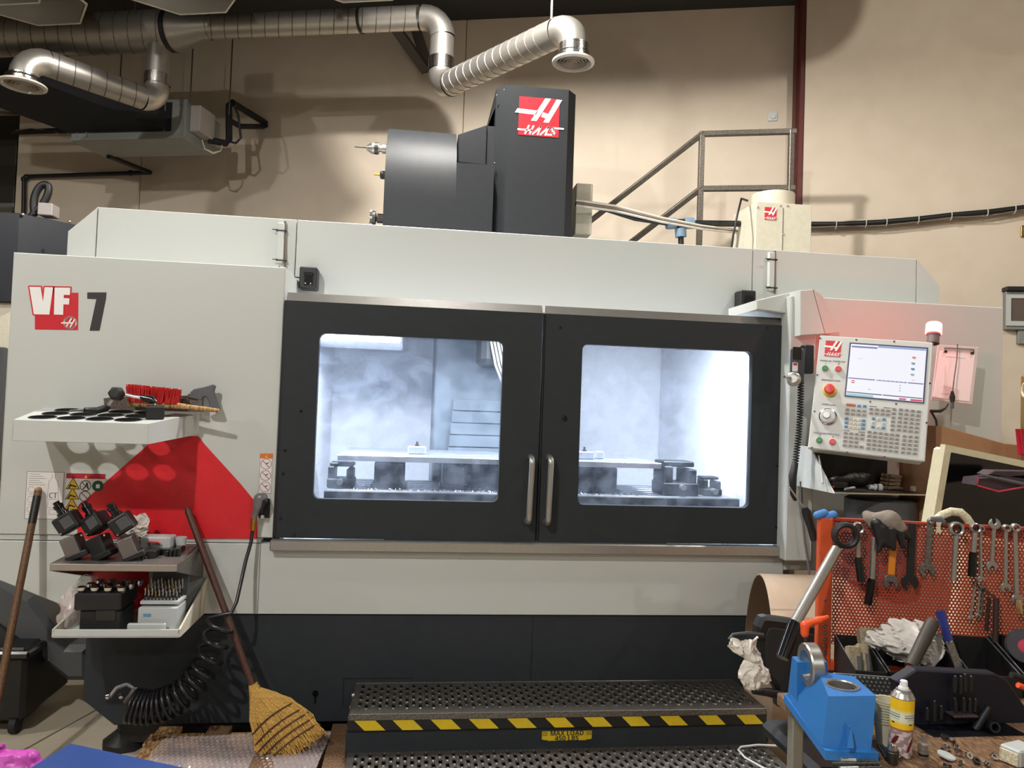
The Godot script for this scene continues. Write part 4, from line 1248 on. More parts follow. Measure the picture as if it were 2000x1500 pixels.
	m = mb(); m.tube([f + Vector3.DOWN * 0.15, Vector3(f.x, yd, f.z)], 0.1, 20, false); wpart(t, "foil_collar", m, M("foil"))
	diffuser(t, Vector3(f.x, yd, f.z), 0.16)
	m = mb()
	for u in [-3.6, -3.0, -2.2]: m.tube([B.call(u, y0 + 0.15, wd), B.call(u, 5.56, wd)], 0.006, 6)
	wpart(t, "hanging_rod", m, M("rail_steel"))
	# lamps out of use, seen from below along the top edge
	var off = ["grey octagonal ceiling lamp cut off by the top edge, above the duct reducer", "grey octagonal ceiling lamp above the thick part of the duct", "pale lamp rim at the top edge above the thin duct", "bright edged lamp in the upper left corner"]
	var pts = [[352, 30, 440, 22], [75, 50, 155, 45], [668, 4, 768, 0], [0, 12, 72, 3]]
	for i in 4:
		var q = pts[i]
		var p = H(q[0], q[1], 4.65); var r = H(q[2], q[3], 4.65)
		var R = min(0.5, p.distance_to(r) / 0.765)
		octagon_lamp((p + r) / 2 + BX.basis.z * R * 0.92 + BX.basis.y * 0.0, 0, off[i], R)
	# brace behind the thin duct
	t = thing("roof_brace", "dark steel brace running from the ceiling down to the wall behind the duct", "brace", B.call(0.1, 4.6, 0.2))
	for q in [[762, 40, 832, 138], [806, 40, 838, 138]]:
		var p = BX * W(q[0], q[1], 0.5 if q[0] < 800 else 0.15); var r = BX * W(q[2], q[3], 0.1)
		m = mb(); var x = ax(p, r - p); m.at(x).box(Vector3(0, p.distance_to(r) / 2, 0), Vector3(0.09, p.distance_to(r), 0.09), 0.005)
		wpart(t, "bar", m, M("brace_steel", Color("4d463e"), 0.6))
	# air handler
	var wa = 1.1
	var ul = W(139, 262, wa).x; var ur = W(360, 272, wa).x
	var yb = W(250, 273, wa).y; var yt = W(360, 193, wa).y
	t = thing("air_handler", "galvanised ceiling air handler box hanging in front of the wall", "air handler", B.call((ul + ur) / 2, yb, wa - 0.23))
	m = mb(BX); m.box(Vector3((ul + ur) / 2, (yb + yt) / 2, wa - 0.23), Vector3(ur - ul, yt - yb, 0.46), 0.004)
	var ah = wpart(t, "casing", m, M("ac_metal", Color("8f928e"), 0.5, 0.35, "grime", "fine_n", 3, 0.1))
	m = mb(BX)
	for u in [ul + 0.06, ul + 0.16, ur - 0.2, ur - 0.02]: m.box(Vector3(u, (yb + yt) / 2, wa + 0.002), Vector3(0.012, yt - yb - 0.02, 0.01))
	m.box(Vector3((ul + ur) / 2, yb + 0.012, wa + 0.003), Vector3(ur - ul, 0.022, 0.012))
	wpart(ah, "flange", m, M("ac_metal"))
	m = mb(BX); m.box(Vector3(ur + 0.05, yt - 0.15, wa - 0.2), Vector3(0.1, 0.24, 0.26), 0.006)
	var eb = wpart(t, "control_box", m, M("ac_box", Color("a49d98"), 0.5))
	m = mb(BX); m.box(Vector3(ur + 0.04, yt - 0.16, wa - 0.4), Vector3(0.08, 0.2, 0.1), 0.006); wpart(t, "valve_cover", m, M("ac_metal"))
	m = mb(BX)
	for i in 2: m.tube([Vector3(ur + 0.05, yb + 0.06, wa - 0.2), Vector3(ur + 0.07, yb - 0.02, wa - 0.22), Vector3(ur + 0.12, yb - 0.035 - i * 0.012, wa - 0.28), Vector3(ur + 0.16, yb + 0.0, wa - 0.34), Vector3(ur + 0.16, yb + 0.06, wa - 0.36)], 0.006, 6)
	wpart(eb, "cable", m, M("cable_white", Color("c9c0b2"), 0.6))
	m = mb(BX)
	for q in [[372, 1.05], [449, 0.75], [233, 0.7]]:
		var u = W(q[0], 190, q[1]).x
		m.tube([Vector3(u, yt - 0.02, q[1]), Vector3(u, 5.56, q[1])], 0.006, 6)
	wpart(t, "hanging_rod", m, M("rail_steel"))
	m = mb(BX); m.box(Vector3((ul + W(335, 200, wa).x) / 2 + 0.01, (yb + yt) / 2 + 0.02, wa + 0.003), Vector3(W(335, 200, wa).x - ul, yt - yb - 0.1, 0.008)); wpart(t, "intake_face", m, M("insulation"))
	var od = W(0, 180, wa + 0.35) - W(139, 231, wa)
	var q4 = [W(139, 231, wa), W(328, 250, wa), W(328, 250, wa), W(139, 231, wa)]
	for i in 4:
		q4[i].y = yb + 0.075 if i < 2 else yt - 0.12
		q4[i].z = wa - 0.01
	m = mb(BX)
	for i in 4: m.poly([q4[i], q4[(i + 1) % 4], q4[(i + 1) % 4] + od * 2, q4[i] + od * 2], [Vector3.DOWN, Vector3.RIGHT, Vector3.UP, Vector3.LEFT][i])
	wpart(t, "outlet_duct", m, M("insulation"))
	# insulated pipes from the air handler to the wall
	t = thing("refrigerant_pipe", "black insulated pipes looping from the air handler to the wall", "pipe", B.call(ur + 0.3, yb, 0.6))
	var a1 = W(447, 205, 0.7); var a2 = W(447, 280, 0.7); var w1 = W(520, 243, 0.06)
	m = mb(BX); m.tube([a2 + Vector3(-0.15, 0, 0.1), a2 + Vector3(-0.03, 0, 0), a2 + Vector3(0, 0.04, 0), a1, a1 + Vector3(0.02, 0.03, -0.02), w1 + Vector3(-0.02, 0.02, 0.02), w1], 0.032, 10); wpart(t, "gas_pipe", m, M("insulation"))
	m = mb(BX); m.tube([a2 + Vector3(0.0, 0.22, 0.0), a2 + Vector3(0.05, 0.2, -0.1), w1 + Vector3(-0.03, -0.03, 0.02), w1 + Vector3(0.01, 0.0, 0)], 0.026, 10); wpart(t, "liquid_pipe", m, M("insulation"))
	m = mb(BX); m.tube([a1 + Vector3(0.06, -0.02, 0), a1 + Vector3(0.1, -0.1, 0.0), a2 + Vector3(0.12, 0.05, 0), a2 + Vector3(0.07, 0.0, 0), a2 + Vector3(0.0, 0.02, 0)], 0.012, 8); wpart(t, "cable", m, M("black"))
	# drain pipe on the wall
	t = thing("drain_pipe", "thin black drain pipe on the wall behind the dark machine hood", "pipe", B.call(-3.8, 4.0, 0.05))
	var q0 = W(212, 305, 0.7)
	var pts2 = [q0, W(293, 337, 0.08), W(50, 345, 0.05), W(47, 352, 0.05), W(46, 410, 0.05)]
	m = mb(BX); m.tube([pts2[0], pts2[1]], 0.025, 10); wpart(t, "sloping_pipe", m, M("black"))
	m = mb(BX); m.tube([pts2[1], pts2[2]], 0.022, 10); wpart(t, "level_pipe", m, M("black"))
	m = mb(BX); m.tube([pts2[2], pts2[3], pts2[4], pts2[4] + Vector3(0, -1.2, 0)], 0.022, 10); wpart(t, "down_pipe", m, M("black"))
	m = mb(BX)
	for p in [W(255, 338, 0.06), W(52, 346, 0.05), W(47, 350, 0.05)]: m.ball(p, 0.032, 10)
	wpart(t, "pipe_clip", m, M("black"))
	t = thing("conduit", "black cable bundle running level on the wall left of the air handler", "cable", B.call(-4.2, 4.4, 0.1))
	m = mb(BX); m.tube([W(24, 258, 0.06), W(60, 257, 0.06), W(145, 254, 0.1)], 0.03, 8); wpart(t, "insulated_pipe", m, M("insulation"))
	m = mb(BX); m.tube([W(30, 255, 0.1), W(60, 251, 0.1), W(100, 255, 0.1), W(120, 262, 0.1), W(145, 258, 0.1)], 0.005, 5); wpart(t, "wire", m, M("cable_brown"))
	# stair railing
	t = thing("stair_railing", "grey square tube railing of the stairs behind the machine", "railing", B.call(2.8, 2.9, 1.0))
	var rs = M("rail_steel")
	var bar = func(p, r, called):
		var mm = mb(); mm.at(ax(p, r - p)).box(Vector3(0, p.distance_to(r) / 2, 0), Vector3(0.042, p.distance_to(r) + 0.04, 0.042), 0.004)
		wpart(t, called, mm, rs)
	var Wv = func(x, y, w): return BX * W(x, y, w)
	var pt = W(1371, 262, 1.0); var pr = W(1551, 257, 1.0)
	bar.call(BX * pt, BX * pr, "top_rail")
	var mid = W(1460, 368, 1.0).y
	bar.call(B.call(pt.x, mid, 1.0), B.call(pr.x, mid, 1.0), "middle_rail")
	bar.call(B.call(pt.x, pt.y, 1.0), B.call(pt.x, 2.8, 1.0), "post")
	bar.call(B.call(pr.x - 0.02, pt.y, 1.0), B.call(pr.x - 0.02, 2.8, 1.0), "post")
	var s1 = W(1142, 440, 1.0); var s2 = W(1240, 470, 1.0)
	var sl = (pt.y - s1.y) / (pt.x - s1.x)
	bar.call(BX * pt, B.call(pt.x - 1.4, pt.y - 1.4 * sl, 1.0), "sloping_rail")
	bar.call(B.call(pt.x, mid, 1.0), B.call(pt.x - 1.4, mid - 1.4 * sl, 1.0), "sloping_rail")
	m = mb(BX); m.box(Vector3(3.0, 2.77, 0.62), Vector3(0.84, 0.05, 0.78), 0.004); wpart(t, "landing", m, rs)
	m = mb(BX)
	for u in [2.66, 3.36]: m.box(Vector3(u, 1.38, 0.98), Vector3(0.06, 2.74, 0.06))
	wpart(t, "support_leg", m, rs)
	for w in [0.3, 0.98]:
		m = mb(BX); m.prism([Vector2(2.6, 2.77), Vector2(2.6, 2.6), Vector2(2.6 - 2.6 / sl, 0.0), Vector2(2.6 - 2.77 / sl, 0.0)], w - 0.02, w + 0.02); wpart(t, "stringer", m, rs)
	for i in 12:
		m = mb(BX); m.box(Vector3(2.55 - i * 0.21 / sl, 2.6 - i * 0.21, 0.64), Vector3(0.22, 0.03, 0.66)); wpart(t, "step", m, rs)
	# round dimmer on the wall
	t = thing("wall_socket", "small white square fitting with a round knob on the wall left of the corner", "socket", BX * W(1509, 228, 0.0), BX.basis)
	part(t, "plate", mb().box(Vector3(0, 0, 0.006), Vector3(0.085, 0.085, 0.012), 0.003), M("panel_white"))
	part(t, "knob", mb(ax(Vector3(0, 0, 0.012), Vector3(0, 0, 1))).lathe([Vector2(0.028, 0), Vector2(0.026, 0.014), Vector2(0.001, 0.014)], 18), M("panel_white"))
	# mist extractor on the roof
	var z = -1.3
	var c0 = P(1477, 393, z); var c1 = P(1584, 486, z)
	t = thing("mist_extractor", "beige box with round pipe stub and red badge on the machine roof", "extractor", Vector3((c0.x + c1.x) / 2, 2.6, z - 0.2))
	m = mb(); m.box(Vector3((c0.x + c1.x) / 2, (2.622 + c0.y) / 2, z - 0.2), Vector3(c1.x - c0.x, c0.y - 2.622, 0.4), 0.004)
	var bx = wpart(t, "housing", m, M("cream_paint"))
	m = mb(); m.box(Vector3(P(1529, 440, z).x, 2.85, z), Vector3(0.004, c0.y - 2.62, 0.004)); wpart(bx, "seam", m, M("joint"))
	m = mb()
	for s in [[1524, 402], [1538, 402], [1530, 458], [1480, 405]]: m.ball(P(s[0], s[1], z), 0.008, 8)
	wpart(bx, "screw", m, M("steel"))
	m = mb(ax(Vector3(P(1510, 380, z - 0.2).x, c0.y - 0.01, z - 0.2), Vector3.UP)); m.lathe([Vector2(0.15, 0), Vector2(0.15, 0.12), Vector2(0.14, 0.12), Vector2(0.14, 0.02), Vector2(0.001, 0.02)], 28, 0, TAU, false)
	wpart(t, "pipe_stub", m, M("cream_paint"))
	logo(t, "brand_badge", Transform3D(Basis(), P(1493, 429, z) + Vector3(0, 0, 0.002)), 0.085, 0.088)
	m = mb(); m.tube([P(1460, 392, z - 0.1), P(1448, 388, z - 0.05), P(1440, 420, z + 0.02), P(1432, 460, z + 0.02), P(1428, 490, z)], 0.008, 6); wpart(t, "cable", m, M("black"))
	m = mb(); m.box(Vector3(P(1388, 470, -1.2).x, 2.64, -1.2), Vector3(0.36, 0.12, 0.3), 0.006)
	var wc = wpart(self, "roof_box", m, M("cream_paint")); tag(wc, "low cream coloured box on the machine roof left of the extractor", "box")
	# pipe with a tee and cables from the column to the right
	t = thing("air_pipe", "black plastic air pipe with blue grey fittings behind the machine roof", "pipe", P(1325, 440, -1.5))
	m = mb(); m.tube([P(1125, 398, -1.45), P(1180, 408, -1.5), P(1240, 427, -1.5), P(1308, 437, -1.5)], 0.017, 8); wpart(t, "left_pipe", m, M("black"))
	m = mb(); m.tube([P(1345, 436, -1.5), P(1440, 437, -1.55), P(1520, 437, -1.8)], 0.022, 10); wpart(t, "right_pipe", m, M("black"))
	m = mb(); m.tube([P(1329, 440, -1.5), P(1331, 500, -1.5)], 0.02, 10); wpart(t, "lower_pipe", m, M("black"))
	m = mb(); m.tube([P(1308, 436, -1.5), P(1350, 436, -1.5)], 0.03, 12); m.tube([P(1329, 437, -1.5), P(1330, 452, -1.5)], 0.03, 12); wpart(t, "tee", m, M("black"))
	for q in [[1302, 437, 1319, 436], [1336, 436, 1354, 436], [1329, 447, 1330, 463]]:
		m = mb(); m.tube([P(q[0], q[1], -1.5), P(q[2], q[3], -1.5)], 0.04, 14); wpart(t, "union_nut", m, M("blue_fit"))
	for i in 3:
		var cb = wpart(self, "cable", mb().tube([P(1125, 391 + i * 5, -1.42), P(1200, 402 + i * 5, -1.46), P(1290, 425 + i * 4, -1.47), P(1370, 441 + i * 3, -1.46), P(1440, 450 + i * 2, -1.6)], 0.009, 6), M(["cable_white", "cable_brown", "cable_white"][i]))
		cb.name = numbered("cable")
		tag(cb, ["topmost cream cable strung from the column cover to the extractor box", "brown cable strung under the topmost cream cable", "lowest cream cable of the three strung from the column cover"][i], "cable")
	t = thing("cable_bundle", "black cable bundle with pale ties sagging along the right hand wall", "cable", BX * W(1800, 425, 0.33))
	var path = [W(1560, 438, 0.32), W(1640, 438, 0.32), W(1720, 434, 0.32), W(1790, 428, 0.32), W(1860, 420, 0.32), W(1930, 414, 0.32), W(2010, 404, 0.32), W(2100, 395, 0.32)]
	m = mb(BX); m.tube(path, 0.024, 8); wpart(t, "pipe", m, M("black"))
	m = mb(BX); m.tube(path.map(func(p): return p + Vector3(0, -0.03 - 0.012 * sin(p.x * 9), 0.012)), 0.008, 6); wpart(t, "wire", m, M("cable_brown"))
	m = mb(BX); m.tube(path.map(func(p): return p + Vector3(0, 0.024, 0.012)), 0.006, 6); wpart(t, "wire", m, M("cable_white"))
	m = mb(BX)
	for x in [1632, 1690, 1730, 1792, 1856, 1926, 1980]:
		var p = W(x, 430, 0.32)
		for i in path.size() - 1:
			if p.x >= path[i].x and p.x <= path[i + 1].x: p = path[i].lerp(path[i + 1], (p.x - path[i].x) / (path[i + 1].x - path[i].x))
		m.tube(circle(p + Vector3(0, -0.006, 0.004), Vector3.RIGHT, 0.036, 12), 0.005, 5, false)
	wpart(t, "tie", m, M("cable_white"))
	# small hook at the right edge of the wall
	t = thing("wall_hook", "small brass coloured latch on the right hand wall at the picture edge", "hook", BX * W(1996, 452, 0.25), BX.basis)
	part(t, "plate", mb().box(Vector3(0.01, 0, 0.01), Vector3(0.05, 0.1, 0.02), 0.004), M("brass"))
	part(t, "bolt", mb().tube([Vector3(0, 0.04, 0.03), Vector3(-0.01, 0, 0.04), Vector3(0, -0.05, 0.03)], 0.008, 6), M("rail_steel"))

# ---------------------------------------------------------------- left of the doors
func left_things():
	var m
	# --- tilted shelf with round holes
	var zf = 0.38
	var bk = P(390, 806, 0); var fr = P(290, 828, zf); var fl = P(26, 819, zf)
	var dep = Vector3(0, bk.y - fr.y, -zf)
	var L = dep.length()
	dep = dep.normalized()
	var S = Transform3D(Basis(Vector3.RIGHT, dep, Vector3.RIGHT.cross(dep)), Vector3(0, fr.y, zf))
	var t = thing("tool_shelf", "white tilted metal shelf with rows of round holes fixed to the machine's left cabinet", "shelf", Vector3(-1.4, fr.y, 0.1))
	var pitch = 0.1128; var x0 = -1.538; var rows = [0.088, 0.205, 0.322]
	m = mb(S)
	var gx0 = x0 - pitch / 2; var gx1 = x0 + 3.5 * pitch
	var sh = 0.0
	for rr in 3:
		for k in 4: m.cell(Vector2(x0 + k * pitch - sh, rows[rr]), pitch / 2, 0.0585, 0.05, 0.05, -0.004, 0.0, 24)
	m.prism([Vector2(fl.x, 0), Vector2(gx0, 0), Vector2(gx0, L), Vector2(fl.x - 0.06, L)], -0.004, 0)
	m.prism([Vector2(gx1, 0), Vector2(fr.x, 0), Vector2(bk.x, L), Vector2(gx1, L)], -0.004, 0)
	m.prism([Vector2(gx0, 0), Vector2(gx1, 0), Vector2(gx1, rows[0] - 0.0585), Vector2(gx0, rows[0] - 0.0585)], -0.004, 0)
	m.prism([Vector2(gx0, rows[2] + 0.0585), Vector2(gx1, rows[2] + 0.0585), Vector2(gx1, L), Vector2(gx0, L)], -0.004, 0)
	wpart(t, "top_plate", m, M("white_paint"))
	m = mb(S)
	for rr in 3:
		for k in 4:
			m.xf = S * Transform3D(Basis(Vector3.RIGHT, Vector3(0, 0, 1), Vector3(0, -1, 0)), Vector3(x0 + k * pitch, rows[rr], 0))
			m.lathe([Vector2(0.0535, 0.0005), Vector2(0.052, 0.003), Vector2(0.048, 0.003), Vector2(0.048, -0.018), Vector2(0.0485, -0.018), Vector2(0.0485, 0.0)], 30)
	wpart(t, "hole_rim", m, M("black"))
	var hb = fr.y - P(290, 868, zf).y
	m = mb(); m.box(Vector3((fl.x + fr.x) / 2, fr.y - hb / 2, zf - 0.002), Vector3(fr.x - fl.x, hb, 0.004), 0.0015); wpart(t, "front_lip", m, M("white_paint"))
	m = mb(); m.poly([Vector3(fr.x, fr.y, zf), Vector3(fr.x, fr.y - hb, zf), Vector3(bk.x, bk.y - 0.1, 0), Vector3(bk.x, bk.y, 0)], Vector3(1, 0, 0.3))
	m.poly([Vector3(fr.x - 0.004, fr.y, zf), Vector3(fr.x - 0.004, fr.y - hb, zf), Vector3(bk.x - 0.004, bk.y - 0.1, 0), Vector3(bk.x - 0.004, bk.y, 0)], Vector3(-1, 0, -0.3))
	wpart(t, "side_plate", m, M("white_paint"))
	m = mb(); m.poly([Vector3(fl.x, fr.y, zf), Vector3(fl.x, fr.y - hb, zf), Vector3(fl.x - 0.06, bk.y - 0.1, 0), Vector3(fl.x - 0.06, bk.y, 0)], Vector3(-1, 0, 0)); wpart(t, "side_plate", m, M("white_paint"))
	var onS = func(x, y, h): return PL(x, y, S * Vector3(0, 0, h), S.basis.z)
	# --- on the shelf: stand with a magnetic foot
	var c = onS.call(303, 818, 0.0)
	t = thing("indicator_stand", "black indicator stand with magnetic foot and jointed arm on the holed shelf", "stand", c)
	var zc = c.z - 0.02
	m = mb(Transform3D(S.basis * Basis(Vector3(0, 0, 1), 0.25), c)); m.box(Vector3(0, 0.0, 0.029), Vector3(0.072, 0.06, 0.056), 0.004); wpart(t, "magnetic_foot", m, M("black"))
	var j0 = P(302, 792, zc); var j1 = P(301, 782, zc); var j2 = P(246, 771, zc); var j3 = P(228, 770, zc); var j4 = P(207, 797, zc); var j5 = P(165, 801, zc + 0.03)
	m = mb(); m.tube([j0 + Vector3(0, -0.03, 0), j1], 0.008, 8); wpart(t, "stem", m, M("chrome"))
	m = mb(); m.tube([P(274, 775, zc), P(281, 777, zc), P(297, 781, zc), P(305, 786, zc)], [0.008, 0.014, 0.02, 0.008], 12); wpart(t, "joint", m, M("black_gloss"))
	m = mb(); m.tube([j2, P(280, 778, zc)], 0.0075, 8); wpart(t, "upper_arm", m, M("chrome"))
	m = mb(ax(j3 + Vector3(0, 0, -0.02), Vector3(0, 0.1, 1))); m.lathe([Vector2(0.001, 0), Vector2(0.03, 0), Vector2(0.033, 0.012), Vector2(0.03, 0.04), Vector2(0.02, 0.048), Vector2(0.001, 0.048)], 6); wpart(t, "clamp_knob", m, M("black"))
	m = mb(); m.tube([j3, j4], 0.0085, 8); wpart(t, "lower_arm", m, M("steel"))
	m = mb(); m.tube([P(212, 792, zc), j4, P(190, 802, zc), j5], [0.012, 0.016, 0.015, 0.012], 10); wpart(t, "holder", m, M("black"))
	m = mb(); m.tube([j5, P(136, 802, zc + 0.02)], [0.008, 0.003], 6); wpart(t, "tip", m, M("dull_steel"))
	# --- hand saw
	t = thing("hand_saw", "hand saw with grey plastic handle at the back of the holed shelf", "saw", P(300, 800, 0.05))
	m = mb()
	m.prism([P2(202, 778, 0.06), P2(230, 775, 0.06), P2(395, 772, 0.06), P2(398, 804, 0.06), P2(205, 800, 0.06)], 0.058, 0.060)
	wpart(t, "blade", m, M("saw_blade", Color("6b6059"), 0.5, 0.5, "spots", "", 5))
	m = mb()
	var outer = [[366, 770], [378, 760], [398, 756], [415, 751], [420, 754], [417, 764], [423, 785], [429, 800], [424, 804], [404, 802], [398, 797], [409, 793], [407, 783], [403, 776], [398, 775], [392, 782], [366, 777]]
	m.prism(outer.map(func(q): return P2(q[0], q[1], 0.07)), 0.048, 0.07, 0.004)
	m.prism([P2(390, 776, 0.07), P2(395, 780, 0.07), P2(395, 804, 0.07), P2(386, 804, 0.07), P2(386, 778, 0.07)], 0.05, 0.068, 0.002)
	wpart(t, "handle", m, M("grey_plastic"))
	m = mb()
	for q in [[371, 769], [379, 766]]: m.ball(P(q[0], q[1], 0.07), 0.004, 8)
	wpart(t, "rivet", m, M("chrome"))
	# --- red brush
	t = thing("hand_brush", "wooden hand brush lying with its red bristles upwards on the holed shelf", "brush", P(330, 790, 0.12))
	var b0 = P(250, 787, 0.13); var b1 = P(340, 792, 0.13); var b2 = P(428, 802, 0.16)
	m = mb(); m.tube([b0, b0.lerp(b1, 0.5), b1, b1.lerp(b2, 0.3), b1.lerp(b2, 0.7), b2], [0.014, 0.017, 0.016, 0.012, 0.011, 0.008], 10); wpart(t, "wooden_back", m, M("wood_raw"))
	var rng = RandomNumberGenerator.new(); rng.seed = 3
	m = mb()
	for i in 620:
		var f = rng.randf()
		var a = b0.lerp(b1, f * 1.08) + Vector3(0, 0.006, rng.randf_range(-0.022, 0.022))
		var hh = 0.072 + rng.randf_range(-0.008, 0.008) - 0.01 * f
		var d = Vector3(rng.randf_range(-0.1, 0.1) + (f - 0.5) * 0.25, 1, rng.randf_range(-0.15, 0.15)).normalized()
		m.tube([a, a + d * hh], [0.0028, 0.0018], 4, false)
	stuff(wpart(t, "bristles", m, M("bristle_red")))
	t = thing("scraper", "brown worn scraper blade lying on the shelf beside the magnetic foot", "scraper", onS.call(345, 812, 0.002), S.basis)
	part(t, "blade", mb().prism([Vector2(-0.05, -0.03), Vector2(0.03, -0.02), Vector2(0.06, 0.03), Vector2(-0.02, 0.04)], 0, 0.004, 0.001), M("red_brown", Color("4e2b26"), 0.5))
	# --- steel tray and white tray below it
	zf = 0.40
	var u0 = P(98, 1100, zf); var u1 = P(347, 1103, zf); var ub = P(387, 1062, 0)
	var lipb = P(345, 1117, zf).y
	t = thing("tool_tray", "grey steel tray shelf over a white tray, fixed below the holed shelf", "shelf", Vector3(-1.3, 0.8, 0.2))
	m = mb()
	m.poly([Vector3(u0.x, u1.y, zf), Vector3(u1.x, u1.y, zf), Vector3(ub.x, ub.y, 0), Vector3(u0.x, ub.y, 0)], Vector3.UP)
	m.poly([Vector3(u0.x, u1.y - 0.004, zf), Vector3(u1.x, u1.y - 0.004, zf), Vector3(ub.x, ub.y - 0.004, 0), Vector3(u0.x, ub.y - 0.004, 0)], Vector3.DOWN)
	wpart(t, "steel_top", m, M("dull_steel"))
	m = mb(); m.box(Vector3((u0.x + u1.x) / 2, (u1.y + lipb) / 2, zf - 0.004), Vector3(u1.x - u0.x, u1.y - lipb, 0.012), 0.003); wpart(t, "front_lip", m, M("steel_lip", Color("a59c92"), 0.4, 0.6))
	for x in [u0.x + 0.003, u1.x - 0.003]:
		var k = mb(Transform3D(Basis(Vector3(0, 0, -1), Vector3.UP, Vector3.RIGHT), Vector3(x, 0, 0)))
		k.prism([Vector2(-zf, u1.y), Vector2(-zf, lipb), Vector2(0, P(387, 1128, 0).y), Vector2(0, ub.y)], -0.003, 0.003); wpart(t, "side_gusset", k, M("dull_steel"))
	var w0 = P(103, 1240, zf); var w1 = P(350, 1243, zf); var wb = P(388, 1198, 0)
	m = mb(); m.box(Vector3((w0.x + w1.x) / 2, w0.y - 0.008, 0.2), Vector3(w1.x - w0.x, 0.006, zf)); wpart(t, "tray_floor", m, M("white_paint"))
	m = mb(); m.box(Vector3((w0.x + w1.x) / 2, w0.y + 0.004, zf - 0.003), Vector3(w1.x - w0.x, 0.034, 0.006), 0.002); wpart(t, "tray_lip", m, M("white_paint"))
	for q in [[w0.x, 0.05], [w1.x, 0.0]]:
		var k = mb(Transform3D(Basis(Vector3(0, 0, -1), Vector3.UP, Vector3.RIGHT), Vector3(q[0], 0, 0)))
		if q[1] > 0: k.prism([Vector2(-zf, w0.y - 0.01), Vector2(-zf, w0.y + 0.022), Vector2(0, w0.y + 0.08), Vector2(0, w0.y - 0.01)], -0.004, 0.004)
		else: k.prism([Vector2(-zf, w0.y - 0.01), Vector2(-zf, w0.y + 0.022), Vector2(0, P(388, 1128, 0).y), Vector2(0, w0.y - 0.01)], -0.004, 0.004)
		wpart(t, "tray_side", k, M("cream_paint"))
	# --- three driven tools on the steel tray
	var spots = [[155, 1092, -0.42], [208, 1095, -0.48], [262, 1094, -0.42]]
	var pr: Node3D = null
	var lab = ["left black angle head leaning on the steel tray", "middle black angle head on the steel tray, darkest front plate", "right black angle head on the steel tray, in front of the cloth"]
	for i in 3:
		var p = P(spots[i][0], spots[i][1] - 4, 0.3)
		p.y = lerp(u1.y, ub.y, 1 - 0.3 / zf) + 0.001
		if pr == null:
			pr = thing("angle_head", lab[0], "tool", p, Basis(), "angle heads on the steel tray")
			var R = Basis(Vector3(0, 0, 1), 0.42)
			var k = mb(Transform3D(R, Vector3.ZERO))
			k.box(Vector3(0, 0.055, 0), Vector3(0.068, 0.085, 0.075), 0.005); part(pr, "lower_block", k, M("black"))
			k = mb(Transform3D(R, Vector3.ZERO)); k.box(Vector3(0, 0.055, 0.04), Vector3(0.06, 0.078, 0.006), 0.002); part(pr, "face_plate", k, M("plate_grey", Color("6d645e"), 0.45, 0.2), "grey face plate")
			k = mb(Transform3D(R, Vector3.ZERO)); k.box(Vector3(0.012, 0.012, 0.02), Vector3(0.09, 0.024, 0.06), 0.004); part(pr, "foot", k, M("black"))
			var R2 = Basis(Vector3(0, 0, 1), 0.6)
			k = mb(Transform3D(R2, Vector3(-0.035, 0.12, -0.01))); k.box(Vector3(0, 0.03, 0), Vector3(0.085, 0.075, 0.085), 0.006); part(pr, "upper_block", k, M("black"))
			k = mb(Transform3D(R2, Vector3(-0.035, 0.12, -0.01))); k.box(Vector3(0.012, 0.03, 0.044), Vector3(0.045, 0.045, 0.004), 0.001); part(pr, "side_plate", k, M("plate_dark", Color("4c4c4e"), 0.4))
			k = mb(ax(R2 * Vector3(0, 0.06, 0) + Vector3(-0.035, 0.12, -0.01), R2 * Vector3.UP)); k.lathe([Vector2(0.024, 0), Vector2(0.024, 0.02), Vector2(0.017, 0.022), Vector2(0.017, 0.04), Vector2(0.02, 0.042), Vector2(0.02, 0.056), Vector2(0.013, 0.058), Vector2(0.013, 0.07), Vector2(0.001, 0.07)], 14); part(pr, "drive_shank", k, M("black_gloss"))
			k = mb()
			for s in [[-0.06, 0.105], [0.02, 0.1], [0.03, 0.03]]: k.ball(Vector3(s[0], s[1], 0.042), 0.005, 8)
			part(pr, "screw", k, M("chrome"))
		else:
			var r = copy(pr, lab[i])
			r.position = p
			r.rotation.z = [0, 0.06, 0.0][i]
			r.rotation.y = [0, -0.25, 0.15][i]
			if i == 1: r.get_node("face_plate").material_override = M("black")
	# cloth behind them
	t = thing("cloth", "crumpled off-white cloth behind the black angle heads", "cloth", P(250, 1040, 0.1))
	m = mb()
	m.sheet([[228, 1012], [207, 1022], [210, 1034], [232, 1046], [250, 1060]].map(func(q): return P(q[0], q[1], 0.1)), [[286, 1003], [291, 1014], [289, 1030], [288, 1046], [284, 1062]].map(func(q): return P(q[0], q[1], 0.1)), 0.03, 0.016, 4)
	wpart(t, "fabric", m, M("cloth"))
	# white box with a red handle on black cases
	t = thing("small_case", "small pale grey plastic case with a red handle on the steel tray", "case", P(302, 1062, 0.2))
	m = mb(); m.box(P(302, 1061, 0.2) + Vector3(0.0, 0, -0.05), Vector3(0.125, 0.05, 0.09), 0.005); wpart(t, "body", m, M("light_plastic"))
	m = mb(); m.tube([P(290, 1061, 0.207), P(294, 1058, 0.212), P(308, 1059, 0.212), P(313, 1062, 0.207)], 0.005, 6); wpart(t, "handle", m, M("btn_red"), "red handle")
	m = mb(); m.box(P(301, 1064, 0.203), Vector3(0.045, 0.014, 0.006), 0.002); wpart(t, "latch", m, M("grey_plastic"))
	t = thing("dark_block", "black block with a round hole beneath the small pale case", "block", P(287, 1088, 0.3))
	m = mb(); m.box(P(288, 1087, 0.3) + Vector3(0, 0, -0.03), Vector3(0.062, 0.05, 0.06), 0.004); wpart(t, "body", m, M("black"))
